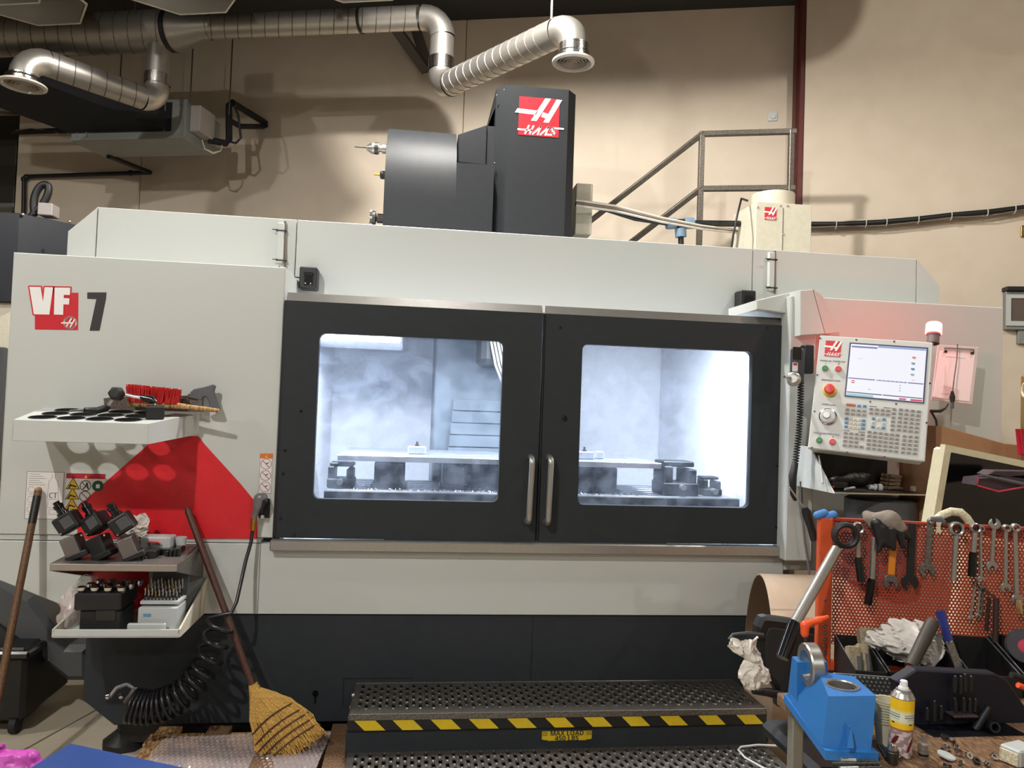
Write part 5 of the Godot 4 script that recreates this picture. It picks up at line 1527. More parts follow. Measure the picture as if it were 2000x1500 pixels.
	m = mb(); m.tube(circle(P(283, 1090, 0.301), Vector3(0, 0, 1), 0.007, 14), 0.002, 5, false); wpart(t, "hole_ring", m, M("steel"))
	t = thing("black_case", "flat black case under the small pale case", "case", P(310, 1080, 0.25))
	m = mb(); m.box(P(318, 1084, 0.22) + Vector3(0, 0, -0.04), Vector3(0.13, 0.055, 0.12), 0.004); wpart(t, "body", m, M("black_gloss"))
	m = mb()
	for i in 4: m.box(P(326 + i * 8, 1086 - i * 2, 0.25), Vector3(0.012, 0.045, 0.02), 0.003)
	wpart(t, "rib", m, M("black"))
	t = thing("cup", "small grey cup at the back right of the steel tray", "cup", Vector3(P(352, 1078, 0.12).x, lerp(u1.y, ub.y, 0.7), 0.12))
	part(t, "cup_wall", mb().lathe([Vector2(0.02, 0), Vector2(0.026, 0.055), Vector2(0.023, 0.055), Vector2(0.018, 0.004), Vector2(0.001, 0.004)], 18), M("light_plastic"))
	# --- in the white tray: black crate with shiny collets, drill case, clear bag
	var ty = w0.y - 0.005
	var ca = P(150, 1233, 0.34); var cb = P(241, 1236, 0.34)
	t = thing("collet_rack", "black plastic crate in the white tray", "crate", Vector3((ca.x + cb.x) / 2, ty, 0.27))
	var cw = cb.x - ca.x
	part(t, "lower_body", mb().box(Vector3(0, 0.045, 0), Vector3(cw * 0.9, 0.09, 0.15), 0.006), M("black"))
	part(t, "upper_body", mb().box(Vector3(-0.01, 0.125, -0.01), Vector3(cw, 0.07, 0.2), 0.006), M("black"))
	part(t, "recess", mb().box(Vector3(0.02, 0.07, 0.076), Vector3(0.08, 0.05, 0.006), 0.002), M("black_gloss"))
	for i in 12:
		var k = thing("collet", "shiny round collet in the black crate, %s in the %s row" % [["first from the left", "second from the left", "third from the left", "last on the right"][i % 4], ["front", "middle", "back"][i / 4]], "collet", Vector3((ca.x + cb.x) / 2 - 0.085 + (i % 4) * 0.052 + 0.012 * (i / 4), ty + 0.158, 0.33 - (i / 4) * 0.065), Basis(), "collets in the black crate")
		if i == 0 or true: part(k, "body", mb().lathe([Vector2(0.012, 0), Vector2(0.018, 0.01), Vector2(0.018, 0.022), Vector2(0.012, 0.026), Vector2(0.007, 0.026), Vector2(0.006, 0.012), Vector2(0.001, 0.012)], 16), M("chrome"))
	var da = P(263, 1236, 0.37); var db = P(340, 1236, 0.37)
	t = thing("drill_case", "open pale grey metal drill case in the white tray", "case", Vector3((da.x + db.x) / 2, ty, 0.28))
	var dw = db.x - da.x
	part(t, "front_flap", mb().box(Vector3(-0.03, 0.022, 0.095), Vector3(dw * 0.95, 0.044, 0.02), 0.003), M("light_plastic"))
	part(t, "body", mb().box(Vector3(0, 0.05, 0.0), Vector3(dw, 0.1, 0.13), 0.004), M("light_plastic"))
	part(t, "drill_holder", mb().box(Vector3(0, 0.115, -0.01), Vector3(dw, 0.014, 0.11), 0.002), M("light_plastic"))
	part(t, "back_flap", mb(Transform3D(Basis(Vector3(1, 0, 0), -0.3), Vector3(0, 0.1, -0.07))).box(Vector3(0, 0.07, 0), Vector3(dw, 0.14, 0.006), 0.002), M("grey_plastic"))
	part(t, "mark", mb().box(Vector3(-0.04, 0.07, 0.066), Vector3(0.03, 0.012, 0.002)), M("key_blue"))
	var k0: Node3D = null
	for i in 30:
		var at = Vector3((da.x + db.x) / 2 - dw * 0.42 + (i % 10) * dw * 0.092, ty + 0.12, 0.305 - (i / 10) * 0.035)
		if k0 == null:
			k0 = thing("drill_bit", "thin dark drill standing in the open drill case", "drill", at, Basis(), "drills in the open drill case")
			part(k0, "shank", mb().tube([Vector3(0, 0, 0), Vector3(0, 0.024, 0)], 0.0042, 6), M("dark_steel"))
			part(k0, "flute", mb().tube([Vector3(0, 0.024, 0), Vector3(0.001, 0.036, 0), Vector3(0, 0.048, 0), Vector3(0, 0.055, 0)], [0.0042, 0.0028, 0.004, 0.0005], 6), M("steel"))
		else:
			var r = copy(k0, "thin dark drill standing in the open drill case")
			r.position = at
			r.scale = Vector3(1, 0.75 + 0.25 * (i / 10) + 0.1 * (i % 3), 1)
			if i % 7 == 3: r.get_node("flute").material_override = M("brass")
	t = thing("plastic_bag", "crumpled clear plastic bag at the left end of the white tray", "bag", P(150, 1180, 0.2))
	m = mb(); m.blob([[P(172, 1140, 0.16), P(150, 1170, 0.2), 0.045, 0.05], [P(150, 1170, 0.2), P(135, 1205, 0.24), 0.05, 0.04], [P(135, 1205, 0.24), P(125, 1226, 0.3), 0.035, 0.02]], 0.012, 0.04, 0.012, 9.0, 8)
	wpart(t, "film", m, M("bubble"))
	# --- air gun on its holder and the coiled hose
	t = thing("air_gun", "grey and black air gun hanging on a black holder beside the door", "air gun", P(515, 1000, 0.03))
	m = mb(); m.prism([P2(503, 977, 0.02), P2(527, 975, 0.02), P2(525, 1012, 0.02), P2(504, 1012, 0.02)], 0.0, 0.014, 0.004); wpart(t, "holder_plate", m, M("black"))
	m = mb()
	for q in [[524, 977], [513, 1009]]: m.at(ax(P(q[0], q[1], 0.014), Vector3(0, 0, 1))).lathe([Vector2(0.01, 0), Vector2(0.009, 0.006), Vector2(0.001, 0.006)], 10)
	wpart(t, "screw", m, M("chrome"))
	m = mb(); m.blob([[P(507, 974, 0.05), P(513, 972, 0.05), 0.022, 0.022], [P(505, 985, 0.055), P(496, 1012, 0.05), 0.017, 0.014], [P(507, 974, 0.05), P(503, 988, 0.055), 0.02, 0.017]], 0.006, 0.02); wpart(t, "grip", m, M("grey_hose"))
	m = mb(); m.blob([[P(514, 978, 0.06), P(511, 1000, 0.055), 0.012, 0.009], [P(512, 972, 0.05), P(518, 980, 0.05), 0.02, 0.016]], 0.006, 0.01); wpart(t, "trigger", m, M("black"))
	m = mb(); m.tube([P(496, 1012, 0.05), P(494, 1036, 0.05)], [0.015, 0.011], 10); wpart(t, "hose_nut", m, M("brass"))
	t = thing("coiled_hose", "black coiled air hose hanging from the air gun in front of the dark base", "hose", P(400, 1300, 0.2))
	var path = [P(494, 1034, 0.05)]
	for q in [[490, 1060, 0.06], [480, 1095, 0.09], [470, 1140, 0.13], [462, 1175, 0.17], [452, 1197, 0.19]]: path.append(P(q[0], q[1], q[2]))
	var axis = []
	for q in [[432, 1212], [424, 1240], [414, 1270], [403, 1298], [388, 1322], [368, 1345], [345, 1364], [320, 1376], [296, 1382], [272, 1381], [252, 1377]]: axis.append(P(q[0], q[1], 0.2))
	var turns = [0.0, 0.9, 1.9, 2.9, 4.0, 5.3, 7.0, 9.0, 11.2, 13.6, 16.0]
	var cv := Curve3D.new()
	for p in axis: cv.add_point(p)
	for i in axis.size() - 1:
		var nst = int((turns[i + 1] - turns[i]) * 14)
		for j in nst:
			var f = float(j) / nst
			var p = axis[i].lerp(axis[i + 1], f)
			var d = (axis[min(i + 1, axis.size() - 1)] - axis[max(i - 1, 0)]).normalized().lerp((axis[min(i + 2, axis.size() - 1)] - axis[i]).normalized(), f).normalized()
			var sx = d.cross(Vector3(0, 0, 1)).normalized(); var sy = sx.cross(d).normalized()
			var an = TAU * lerp(turns[i], turns[i + 1], f)
			var rr = 0.058 if i < 6 else 0.066
			path.append(p + (sx * cos(an) + sy * sin(an)) * rr)
	m = mb(); m.tube(path, 0.0085, 7); wpart(t, "tube", m, M("hose"))
	m = mb(); m.tube([path[path.size() - 1], P(245, 1370, 0.16), P(262, 1345, 0.14), P(248, 1336, 0.12), P(228, 1344, 0.14), P(214, 1362, 0.16)], 0.01, 7); wpart(t, "tail", m, M("grey_hose"))
	m = mb()
	for q in [[208, 1361, 214, 1360], [234, 1361, 240, 1358]]: m.tube([P(q[0], q[1], 0.17), P(q[2], q[3], 0.17)], 0.012, 8)
	wpart(t, "fitting", m, M("chrome"))
	# --- stick at the left, straw broom
	t = thing("wooden_stick", "worn wooden stick with a dark taped top leaning at the far left", "stick", H(-50, 1600, 0.0))
	var s0 = P(75, 958, 0.035); var s1 = H(-50, 1600, 0.0)
	m = mb(); m.tube([s0, s0.lerp(s1, 0.5), s1], 0.0155, 12); wpart(t, "shaft", m, M("stick_wood"))
	m = mb(); m.tube([s0 + (s1 - s0) * 0.02, s0 + (s1 - s0) * 0.115], 0.0165, 12); wpart(t, "tape", m, M("black"))
	m = mb(); m.ball(s0, 0.0158, 10); wpart(t, "rounded_end", m, M("wood_raw"))
	t = thing("straw_broom", "straw broom with a brown wooden handle leaning against the machine", "broom", P(540, 1455, 0.3))
	var h0 = P(365, 992, 0.04); var h1 = P(497, 1348, 0.24)
	m = mb(); m.tube([h0, h0 + (h1 - h0) * 0.02, h1], [0.008, 0.0155, 0.0155], 12); wpart(t, "handle", m, M("wood_dark"))
	var ne = P(499, 1352, 0.24); var bt = H(578, 1466, 0.16)
	m = mb(); m.tube([P(494, 1336, 0.24), ne, P(503, 1358, 0.24)], [0.02, 0.028, 0.026], 12); wpart(t, "straw_collar", m, M("straw"))
	m = mb()
	var axd = (bt - ne).normalized()
	var side = axd.cross(Vector3(0, 0, 1)).normalized()
	if side.x < 0: side = -side
	var dz = side.cross(axd)
	var Lb = ne.distance_to(bt)
	var prof = func(f, s): return ne + axd * (Lb * f) + side * (s * (0.026 + 0.105 * sin(min(1.0, f * 1.25) * PI * 0.5)) + 0.0)
	for i in 900:
		var s = rng.randf_range(-1, 1); var q = rng.randf_range(-1, 1)
		if s * s + q * q > 1: q *= 0.4
		var len = 1.0 + rng.randf_range(-0.08, 0.06) - 0.22 * max(0.0, -s)
		var pts = []
		for k in 6:
			var f = len * k / 5
			pts.append(prof.call(f, s) + dz * q * (0.022 + 0.02 * f) + Vector3(rng.randf_range(-1, 1), rng.randf_range(-1, 1), 0) * 0.0025 * k)
		m.tube(pts, [0.0035, 0.004, 0.004, 0.0035, 0.003, 0.0015], 4, false)
	stuff(wpart(t, "straw", m, M("straw")))
	m = mb()
	for f in [0.42, 0.56, 0.66, 0.76, 0.86]:
		var ring = []
		for k in 25:
			var a = TAU * k / 24
			ring.append(prof.call(f + 0.05 * cos(a) * cos(a) - 0.02, cos(a) * 1.02) + dz * sin(a) * (0.028 + 0.022 * f))
		m.tube(ring, 0.003, 5, false)
	wpart(t, "twine_stitch", m, M("twine"))
	# --- pallet, bubble wrap
	t = thing("pallet", "wooden pallet on the floor in front of the machine, under the broom", "pallet", Vector3(-0.65, 0, 0.35))
	for q in [[0.02, 0.0, 0.105, -1.13, -0.25, 0], [0.40, 0.0, 0.105, -1.13, -0.25, 0]]:
		m = mb(); m.box(Vector3((q[3] + q[4]) / 2, 0.115, q[0] + 0.05), Vector3(q[4] - q[3], 0.022, 0.11), 0.002); wpart(t, "plank", m, M("wood_raw"))
	for q in [[-1.08, 0.1, 0], [-0.86, 0.1, 1], [-0.6, 0.1, 1], [-0.30, 0.11, 1]]:
		m = mb(); m.box(Vector3(q[0] + 0.03, 0.137, 0.42), Vector3(q[1], 0.022, 0.86), 0.002); wpart(t, "plank", m, M("wood_old") if q[2] else M("wood_raw"))
	for x in [-1.06, -0.69, -0.32]:
		for z in [0.08, 0.42, 0.76]:
			m = mb(); m.box(Vector3(x, 0.055, z), Vector3(0.11, 0.1, 0.11), 0.002); wpart(t, "block", m, M("wood_old"))
	t = thing("bubble_wrap", "sheet of clear bubble wrap spread over the pallet", "bubble wrap", Vector3(-0.7, 0.15, 0.5))
	m = mb()
	var nxx = 170; var nzz = 110; var cs = 0.0042
	var hgt = func(x, z):
		var row = floor(z / 0.019); var ox = fmod(row, 2.0) * 0.011
		var d = Vector2(fmod(x + ox + 10.0, 0.022) - 0.011, fmod(z, 0.019) - 0.0095).length()
		return 0.153 + 0.006 * sin(x * 9 + z * 5) + 0.005 * sin(z * 21 - x * 13) + (sqrt(max(0.0, 1 - d * d / 0.000085)) * 0.0055)
	var hv = []
	for j in nzz:
		var rw = []
		for i in nxx:
			var x = i * cs; var z = j * cs
			rw.append(Vector3(-1.03 + x - z * 0.08, hgt.call(x, z), 0.10 + z * 1.5 + 0.02 * sin(x * 8)))
		hv.append(rw)
	for j in nzz - 1:
		for i in nxx - 1: 
			m.poly([hv[j][i], hv[j][i + 1], hv[j + 1][i + 1], hv[j + 1][i]], Vector3.UP)
	wpart(t, "film", m, M("bubble"))
	t = thing("torn_film", "dirty strip of torn film on the floor left of the pallet", "film", H(300, 1425, 0.0))
	m = mb(); m.blob([[H(270, 1440, 0.01), H(330, 1424, 0.015), 0.01, 0.008], [H(330, 1424, 0.015), H(370, 1420, 0.02), 0.008, 0.006], [H(290, 1446, 0.01), H(335, 1450, 0.015), 0.012, 0.008]], 0.005, 0.01, 0.006, 40.0, 3); wpart(t, "strip", m, M("olive", Color("5b5747"), 0.6))
	# --- blue box lid, pink bag, black bin, stick
	var g0 = H(137, 1450, 0.46); var g1 = H(372, 1500, 0.46); var g2 = H(55, 1500, 0.46)
	t = thing("blue_box", "blue plastic box with a flat lid at the bottom left edge", "box", Vector3(g0.x, 0, g0.z + 0.2))
	var e1 = (g1 - g0) * 1.35; var e2 = (g2 - g0) * 4.0
	m = mb(Transform3D(Basis(Vector3.RIGHT, Vector3(0, 0, -1), Vector3.UP), Vector3.ZERO))
	var poly2 = []
	for p in [g0, g0 + e1, g0 + e1 + e2, g0 + e2]: poly2.append(Vector2(p.x, -p.z))
	m.prism(poly2, 0.43, 0.46, 0.006); wpart(t, "lid", m, M("blue_plastic"))
	var cen = (poly2[0] + poly2[2]) / 2
	m = mb(Transform3D(Basis(Vector3.RIGHT, Vector3(0, 0, -1), Vector3.UP), Vector3.ZERO))
	m.prism(poly2.map(func(p): return cen + (p - cen) * 0.94), 0.0, 0.43); wpart(t, "body", m, M("blue_plastic"))
	t = thing("pink_bag", "crumpled pink plastic bag in the bottom left corner", "bag", P(30, 1500, 0.9))
	m = mb(); m.blob([[P(-40, 1500, 0.95), P(60, 1478, 0.95), 0.045, 0.03], [P(-20, 1470, 0.95), P(10, 1452, 0.95), 0.02, 0.008], [P(-30, 1530, 0.95), P(70, 1520, 0.95), 0.07, 0.06]], 0.01, 0.03, 0.008, 9.0, 6); wpart(t, "film", m, M("pink_bag"))

	t = thing("black_bin", "black bin on castors standing left of the chip chute", "bin", H(0, 1440, 0.0))
	var bb = H(57, 1430, 0.0)
	var hb2 = P(52, 1265, bb.z).y
	m = mb(); m.box(Vector3(bb.x - 0.36, hb2 / 2 + 0.04, bb.z - 0.2), Vector3(0.7, hb2 - 0.06, 0.5), 0.02); wpart(t, "body", m, M("black"))
	m = mb(); m.box(Vector3(bb.x - 0.36, hb2 - 0.02, bb.z - 0.2), Vector3(0.74, 0.04, 0.54), 0.01); wpart(t, "rim", m, M("black_gloss"))
	for x in [-0.06, -0.62]:
		m = mb(ax(Vector3(bb.x + x, 0.045, bb.z + 0.01), Vector3.RIGHT)); m.lathe([Vector2(0.001, -0.015), Vector2(0.045, -0.015), Vector2(0.045, 0.015), Vector2(0.001, 0.015)], 14); wpart(t, "castor", m, M("rubber"))
	# --- the machine standing behind, at the left edge
	t = thing("neighbouring_machine", "machine with a dark blue hood half hidden behind the left edge of the big machine", "machine", P(0, 900, -2.2))
	var z = -1.9
	var k1 = P(38, 416, z)
	m = mb(Transform3D(Basis(Vector3.RIGHT, Vector3(0, 0, -1), Vector3.UP), Vector3.ZERO))
	var hy0 = P(10, 588, z).y
	m.prism([Vector2(k1.x - 1.2, -z), Vector2(k1.x, -z), Vector2(k1.x + 0.55, -z + 0.62), Vector2(k1.x + 0.55, -z + 1.2), Vector2(k1.x - 1.2, -z + 1.2)], hy0, k1.y, 0.004); wpart(t, "hood", m, M("hood_navy", Color("23252c"), 0.4, 0, "grime", "fine_n", 2, 0.1))
	m = mb(); m.box(Vector3(k1.x - 0.5, hy0 / 2, z - 0.6), Vector3(1.36, hy0, 1.1), 0.01); wpart(t, "body", m, M("cream_paint"))
	var yy = P(8, 678, z).y
	m = mb(); m.box(Vector3(P(10, 700, z).x - 0.56, yy / 2 + 0.2, z - 0.03), Vector3(1.1, yy - 0.4, 0.06), 0.008); wpart(t, "door", m, M("chute"))
	m = mb(); m.box(P(95, 412, z - 0.3), Vector3(0.1, 0.09, 0.12), 0.006); wpart(t, "terminal_box", m, M("ac_box"))
	m = mb()
	for q in [[45, 419], [136, 433]]: m.ball(P(q[0], q[1], z), 0.012, 8)
	wpart(t, "screw", m, M("steel"))
	var lc := Curve3D.new()
	for q in [[68, 420], [66, 395], [74, 370], [88, 360], [95, 370], [86, 395], [70, 412], [60, 425]]: lc.add_point(P(q[0], q[1], z - 0.35))
	for i in range(1, 7):
		var tg = (lc.get_point_position(i + 1) - lc.get_point_position(i - 1)) * 0.22
		lc.set_point_in(i, -tg); lc.set_point_out(i, tg)
	m = mb(); m.tube(Array(lc.tessellate_even_length(4, 0.02)), 0.026, 10); wpart(t, "looped_hose", m, M("black"))
	# --- sheet metal duct and elbow at the left edge
	t = thing("sheet_metal_duct", "grey square sheet metal duct standing at the left edge behind the hood", "duct", BX * W(10, 400, -0.3))
	var d0 = W(33, 272, -0.3); var d1 = W(33, 398, -0.3)
	m = mb(BX); m.box(Vector3(d0.x - 0.3, (d0.y + d1.y) / 2, -0.6), Vector3(0.6, d0.y - d1.y, 0.6), 0.006); wpart(t, "casing", m, M("duct_grey", Color("57554f"), 0.45, 0.6, "grime", "", 2))
	m = mb(BX); m.box(Vector3(d0.x - 0.3, d1.y - 0.02, -0.6), Vector3(0.66, 0.05, 0.66), 0.006); wpart(t, "flange", m, M("ac_metal"))
	m = mb(BX); m.box(Vector3(d0.x - 0.3, d1.y / 2, -0.6), Vector3(0.3, d1.y - 0.05, 0.3), 0.006); wpart(t, "lower_duct", m, M("cream_paint"))
	t = thing("duct_elbow", "galvanised segmented duct elbow at the left edge under the black duct", "duct", BX * W(20, 210, -0.4))
	var q0v = BX * W(-40, 205, -0.4); var q1v = BX * W(28, 205, -0.4)
	m = mb(); m.tube([q0v, q0v.lerp(q1v, 0.5), q1v, q1v + Vector3(0.16, 0.07, 0), q1v + Vector3(0.24, 0.2, 0), q1v + Vector3(0.26, 0.45, 0)], 0.12, 14); wpart(t, "elbow", m, M("galv"))

# ---------------------------------------------------------------- the steps in front of the doors
func front_things():
	var t = thing("step_platform", "black two-tread step with perforated metal treads and a yellow and black striped edge", "step", Vector3(0.7, 0, 0.4))
	var x0 = -0.228; var x1 = 1.635
	var m
	var FL = Transform3D(Basis(Vector3.RIGHT, Vector3(0, 0, -1), Vector3.UP), Vector3.ZERO)
	for q in [[0.335, -0.01, 0.365], [0.17, 0.335, 0.73]]:
		m = mb(Transform3D(FL.basis, Vector3(0, q[0], 0)))
		var hx = 0.0146
		var n = int((x1 - x0 - 0.05) / (2 * hx))
		var za = q[1] + 0.035; var hy = 0.0345
		for i in n:
			var cx = x0 + 0.025 + hx + i * 2 * hx
			var o = 0.0 if i % 2 == 0 else hy
			for k in 4:
				m.cell(Vector2(cx, -(za + hy * 0.55 + o * 0.9 + k * hy * 2)), hx, hy, 0.0085, 0.024, -0.003, 0.0, 8, 0.004)
			var top = -(za + hy * 0.55 + o * 0.9 - hy); var bot = -(za + hy * 0.55 + o * 0.9 + 6 * hy + hy)
			m.prism([Vector2(cx - hx, top), Vector2(cx + hx, top), Vector2(cx + hx, -q[1]), Vector2(cx - hx, -q[1])], -0.003, 0)
			m.prism([Vector2(cx - hx, -q[2]), Vector2(cx + hx, -q[2]), Vector2(cx + hx, bot), Vector2(cx - hx, bot)], -0.003, 0)
		var xe = x0 + 0.025 + n * 2 * hx
		m.prism([Vector2(x0, -q[2]), Vector2(x0 + 0.025, -q[2]), Vector2(x0 + 0.025, -q[1]), Vector2(x0, -q[1])], -0.003, 0)
		m.prism([Vector2(xe, -q[2]), Vector2(x1, -q[2]), Vector2(x1, -q[1]), Vector2(xe, -q[1])], -0.003, 0)
		m.xf = Transform3D()
		m.box(Vector3((x0 + x1) / 2, q[0] - 0.012, q[2] - 0.002), Vector3(x1 - x0, 0.028, 0.006), 0.002)
		m.box(Vector3((x0 + x1) / 2, q[0] - 0.012, q[1] + 0.002), Vector3(x1 - x0, 0.028, 0.006), 0.002)
		for x in [x0 + 0.003, x1 - 0.003]: m.box(Vector3(x, q[0] - 0.012, (q[1] + q[2]) / 2), Vector3(0.006, 0.028, q[2] - q[1]), 0.002)
		wpart(t, "perforated_tread", m, M("tread", Color("7c7873"), 0.38, 0.75, "spots", "fine_n", 6, 0.2))
	m = mb(); m.box(Vector3((x0 + x1) / 2, 0.292, 0.355), Vector3(x1 - x0 + 0.01, 0.06, 0.012), 0.003)
	var eb = wpart(t, "edge_board", m, M("black"))
	for i in 11:
		var a = P2(687 + i * 74.6, 1403, 0.362); 
		m = mb(); m.prism([Vector2(a.x, 0.319), Vector2(a.x + 0.088, 0.319), Vector2(a.x + 0.143, 0.266), Vector2(a.x + 0.055, 0.266)], 0.361, 0.363); wpart(eb, "stripe", m, M("yellow"))
	m = mb(); m.box(Vector3((x0 + x1) / 2, 0.21, 0.345), Vector3(x1 - x0 + 0.02, 0.12, 0.01), 0.002); wpart(t, "riser", m, M("base_paint"))
	var l0 = P(1058, 1447, 0.351); var l1 = P(1156, 1427, 0.351)
	m = mb(); m.box((l0 + l1) / 2, Vector3(l1.x - l0.x, l1.y - l0.y, 0.002)); var lb = wpart(t, "load_label", m, M("yellow"))
	text(lb, "lettering", "MAX LOAD", (l0 + l1) / 2 + Vector3(0, 0.012, 0.0012), 0.03, M("logo_ink"))
	text(lb, "lettering", "450 LBS", (l0 + l1) / 2 + Vector3(0, -0.011, 0.0012), 0.03, M("logo_ink"))
	m = mb()
	for s in [-1, 1]:
		var c = (l0 + l1) / 2 + Vector3(s * 0.098, 0, 0.0015)
		m.box(c + Vector3(0, -0.018, 0), Vector3(0.022, 0.003, 0.001))
		m.prism([Vector2(c.x + s * 0.018, c.y - 0.018), Vector2(c.x + s * 0.008, c.y - 0.013), Vector2(c.x + s * 0.008, c.y - 0.023)], c.z - 0.0005, c.z + 0.0005)
		for k in 3: m.box(c + Vector3(0, 0.004 + k * 0.006, 0), Vector3(0.024, 0.0015, 0.001))
	wpart(lb, "printed_mark", m, M("logo_ink"))
	m = mb()
	for x in [x0 + 0.03, x1 - 0.03]:
		m.box(Vector3(x, 0.16, 0.03), Vector3(0.04, 0.32, 0.04), 0.003); m.box(Vector3(x, 0.08, 0.69), Vector3(0.04, 0.16, 0.04), 0.003); m.box(Vector3(x, 0.16, 0.33), Vector3(0.04, 0.32, 0.03), 0.003)
	wpart(t, "leg", m, M("base_paint"))
	m = mb(); m.box(Vector3((x0 + x1) / 2, 0.05, 0.2), Vector3(x1 - x0 - 0.1, 0.02, 0.3)); wpart(t, "brace", m, M("black"))
	m = mb()
	for q in [[690, 1358], [686, 1382], [684, 1405]]: m.ball(P(q[0], q[1], 0.25), 0.009, 8)
	wpart(t, "side_bolt", m, M("steel"))
	# wire loop lying over the right end of the lower tread
	t = thing("wire_loop", "bent pale wire loop lying over the right end of the lower step", "wire", H(1480, 1470, 0.2))
	m = mb(); m.tube([H(1600, 1465, 0.22), H(1545, 1458, 0.215), H(1480, 1455, 0.21), H(1447, 1459, 0.2), H(1442, 1465, 0.195), H(1455, 1480, 0.19), H(1490, 1500, 0.185), H(1520, 1512, 0.185)], 0.005, 6); wpart(t, "wire", m, M("light_plastic"))
	# wide cardboard tube lying beside the machine
	var top = P(1480, 1121, 0.19)
	var R = top.y / 2
	var a = Vector3(1, 0, 0.06).normalized()
	var c = Vector3(top.x + 0.012, R, top.z)
	t = thing("cardboard_tube", "wide beige oval cardboard tube lying on the floor right of the dark base", "tube", Vector3(c.x, 0, c.z))
	m = mb(ax(c, a) * Transform3D(Basis.from_scale(Vector3(0.4, 1, 1)), Vector3.ZERO)); m.lathe([Vector2(R - 0.006, 0), Vector2(R, 0), Vector2(R, 0.9), Vector2(R - 0.006, 0.9), Vector2(R - 0.006, 0)], 64); wpart(t, "tube_wall", m, M("cardboard"))

# ---------------------------------------------------------------- control pendant, tool rack, bench
func wrench(t, fr, a, b, w, ra, rb, ka, kb, mat, th = 0.006, off = 0.02):     # ka, kb: 0 plain, 1 open jaws, 2 ring, at ends a and b (local points of fr)
	var m = mb(fr)
	var A = Vector2(a.x, a.y); var B = Vector2(b.x, b.y)
	var d = (B - A).normalized(); var s = Vector2(-d.y, d.x)
	m.prism([A + s * w * 0.5, A - s * w * 0.5, B - s * w * 0.55, B + s * w * 0.55], off, off + th, th * 0.3)
	wpart(t, "shank", m, mat)
	for q in [[A, -d, ra, ka], [B, d, rb, kb]]:
		if q[3] == 0: continue
		m = mb(fr)
		if q[3] == 1:
			var pts = []
			var e = q[1].rotated(0.2); var n = Vector2(-e.y, e.x); var r = q[2]
			var c = q[0] + q[1] * r * 0.6
			for i in 13:
				var an = 0.62 + (TAU - 1.24) * i / 12
				pts.append(c + (e * cos(an) + n * sin(an)) * r)
			for k in [[1.0, -0.42], [0.35, -0.42], [0.05, -0.3], [-0.1, 0.0], [0.05, 0.3], [0.35, 0.42], [1.0, 0.42]]: pts.append(c + (e * k[0] + n * k[1]) * r)
			m.prism(pts, off - 0.001, off + th + 0.001, 0.001)
			wpart(t, "open_jaw", m, mat)
		else:
			var c = q[0] + q[1] * q[2] * 0.6
			m.xf = fr * ax(Vector3(c.x, c.y, off - 0.002), Vector3(0, 0, 1))
			m.lathe([Vector2(q[2] * 0.6, 0), Vector2(q[2], 0), Vector2(q[2], th + 0.006), Vector2(q[2] * 0.9, th + 0.009), Vector2(q[2] * 0.6, th + 0.009), Vector2(q[2] * 0.6, 0)], 20)
			wpart(t, "ring_end", m, mat)
func loft(m, lo, hi, lid = true):
	var cl = (lo[0] + lo[2]) / 2; var ch = (hi[0] + hi[2]) / 2
	m.poly(lo, Vector3.DOWN)
	if lid: m.poly(hi, Vector3.UP)
	for i in lo.size():
		var j = (i + 1) % lo.size()
		var mid = (lo[i] + lo[j] + hi[i] + hi[j]) / 4 - (cl + ch) / 2
		m.poly([lo[i], lo[j], hi[j], hi[i]], Vector3(mid.x, 0, mid.z))
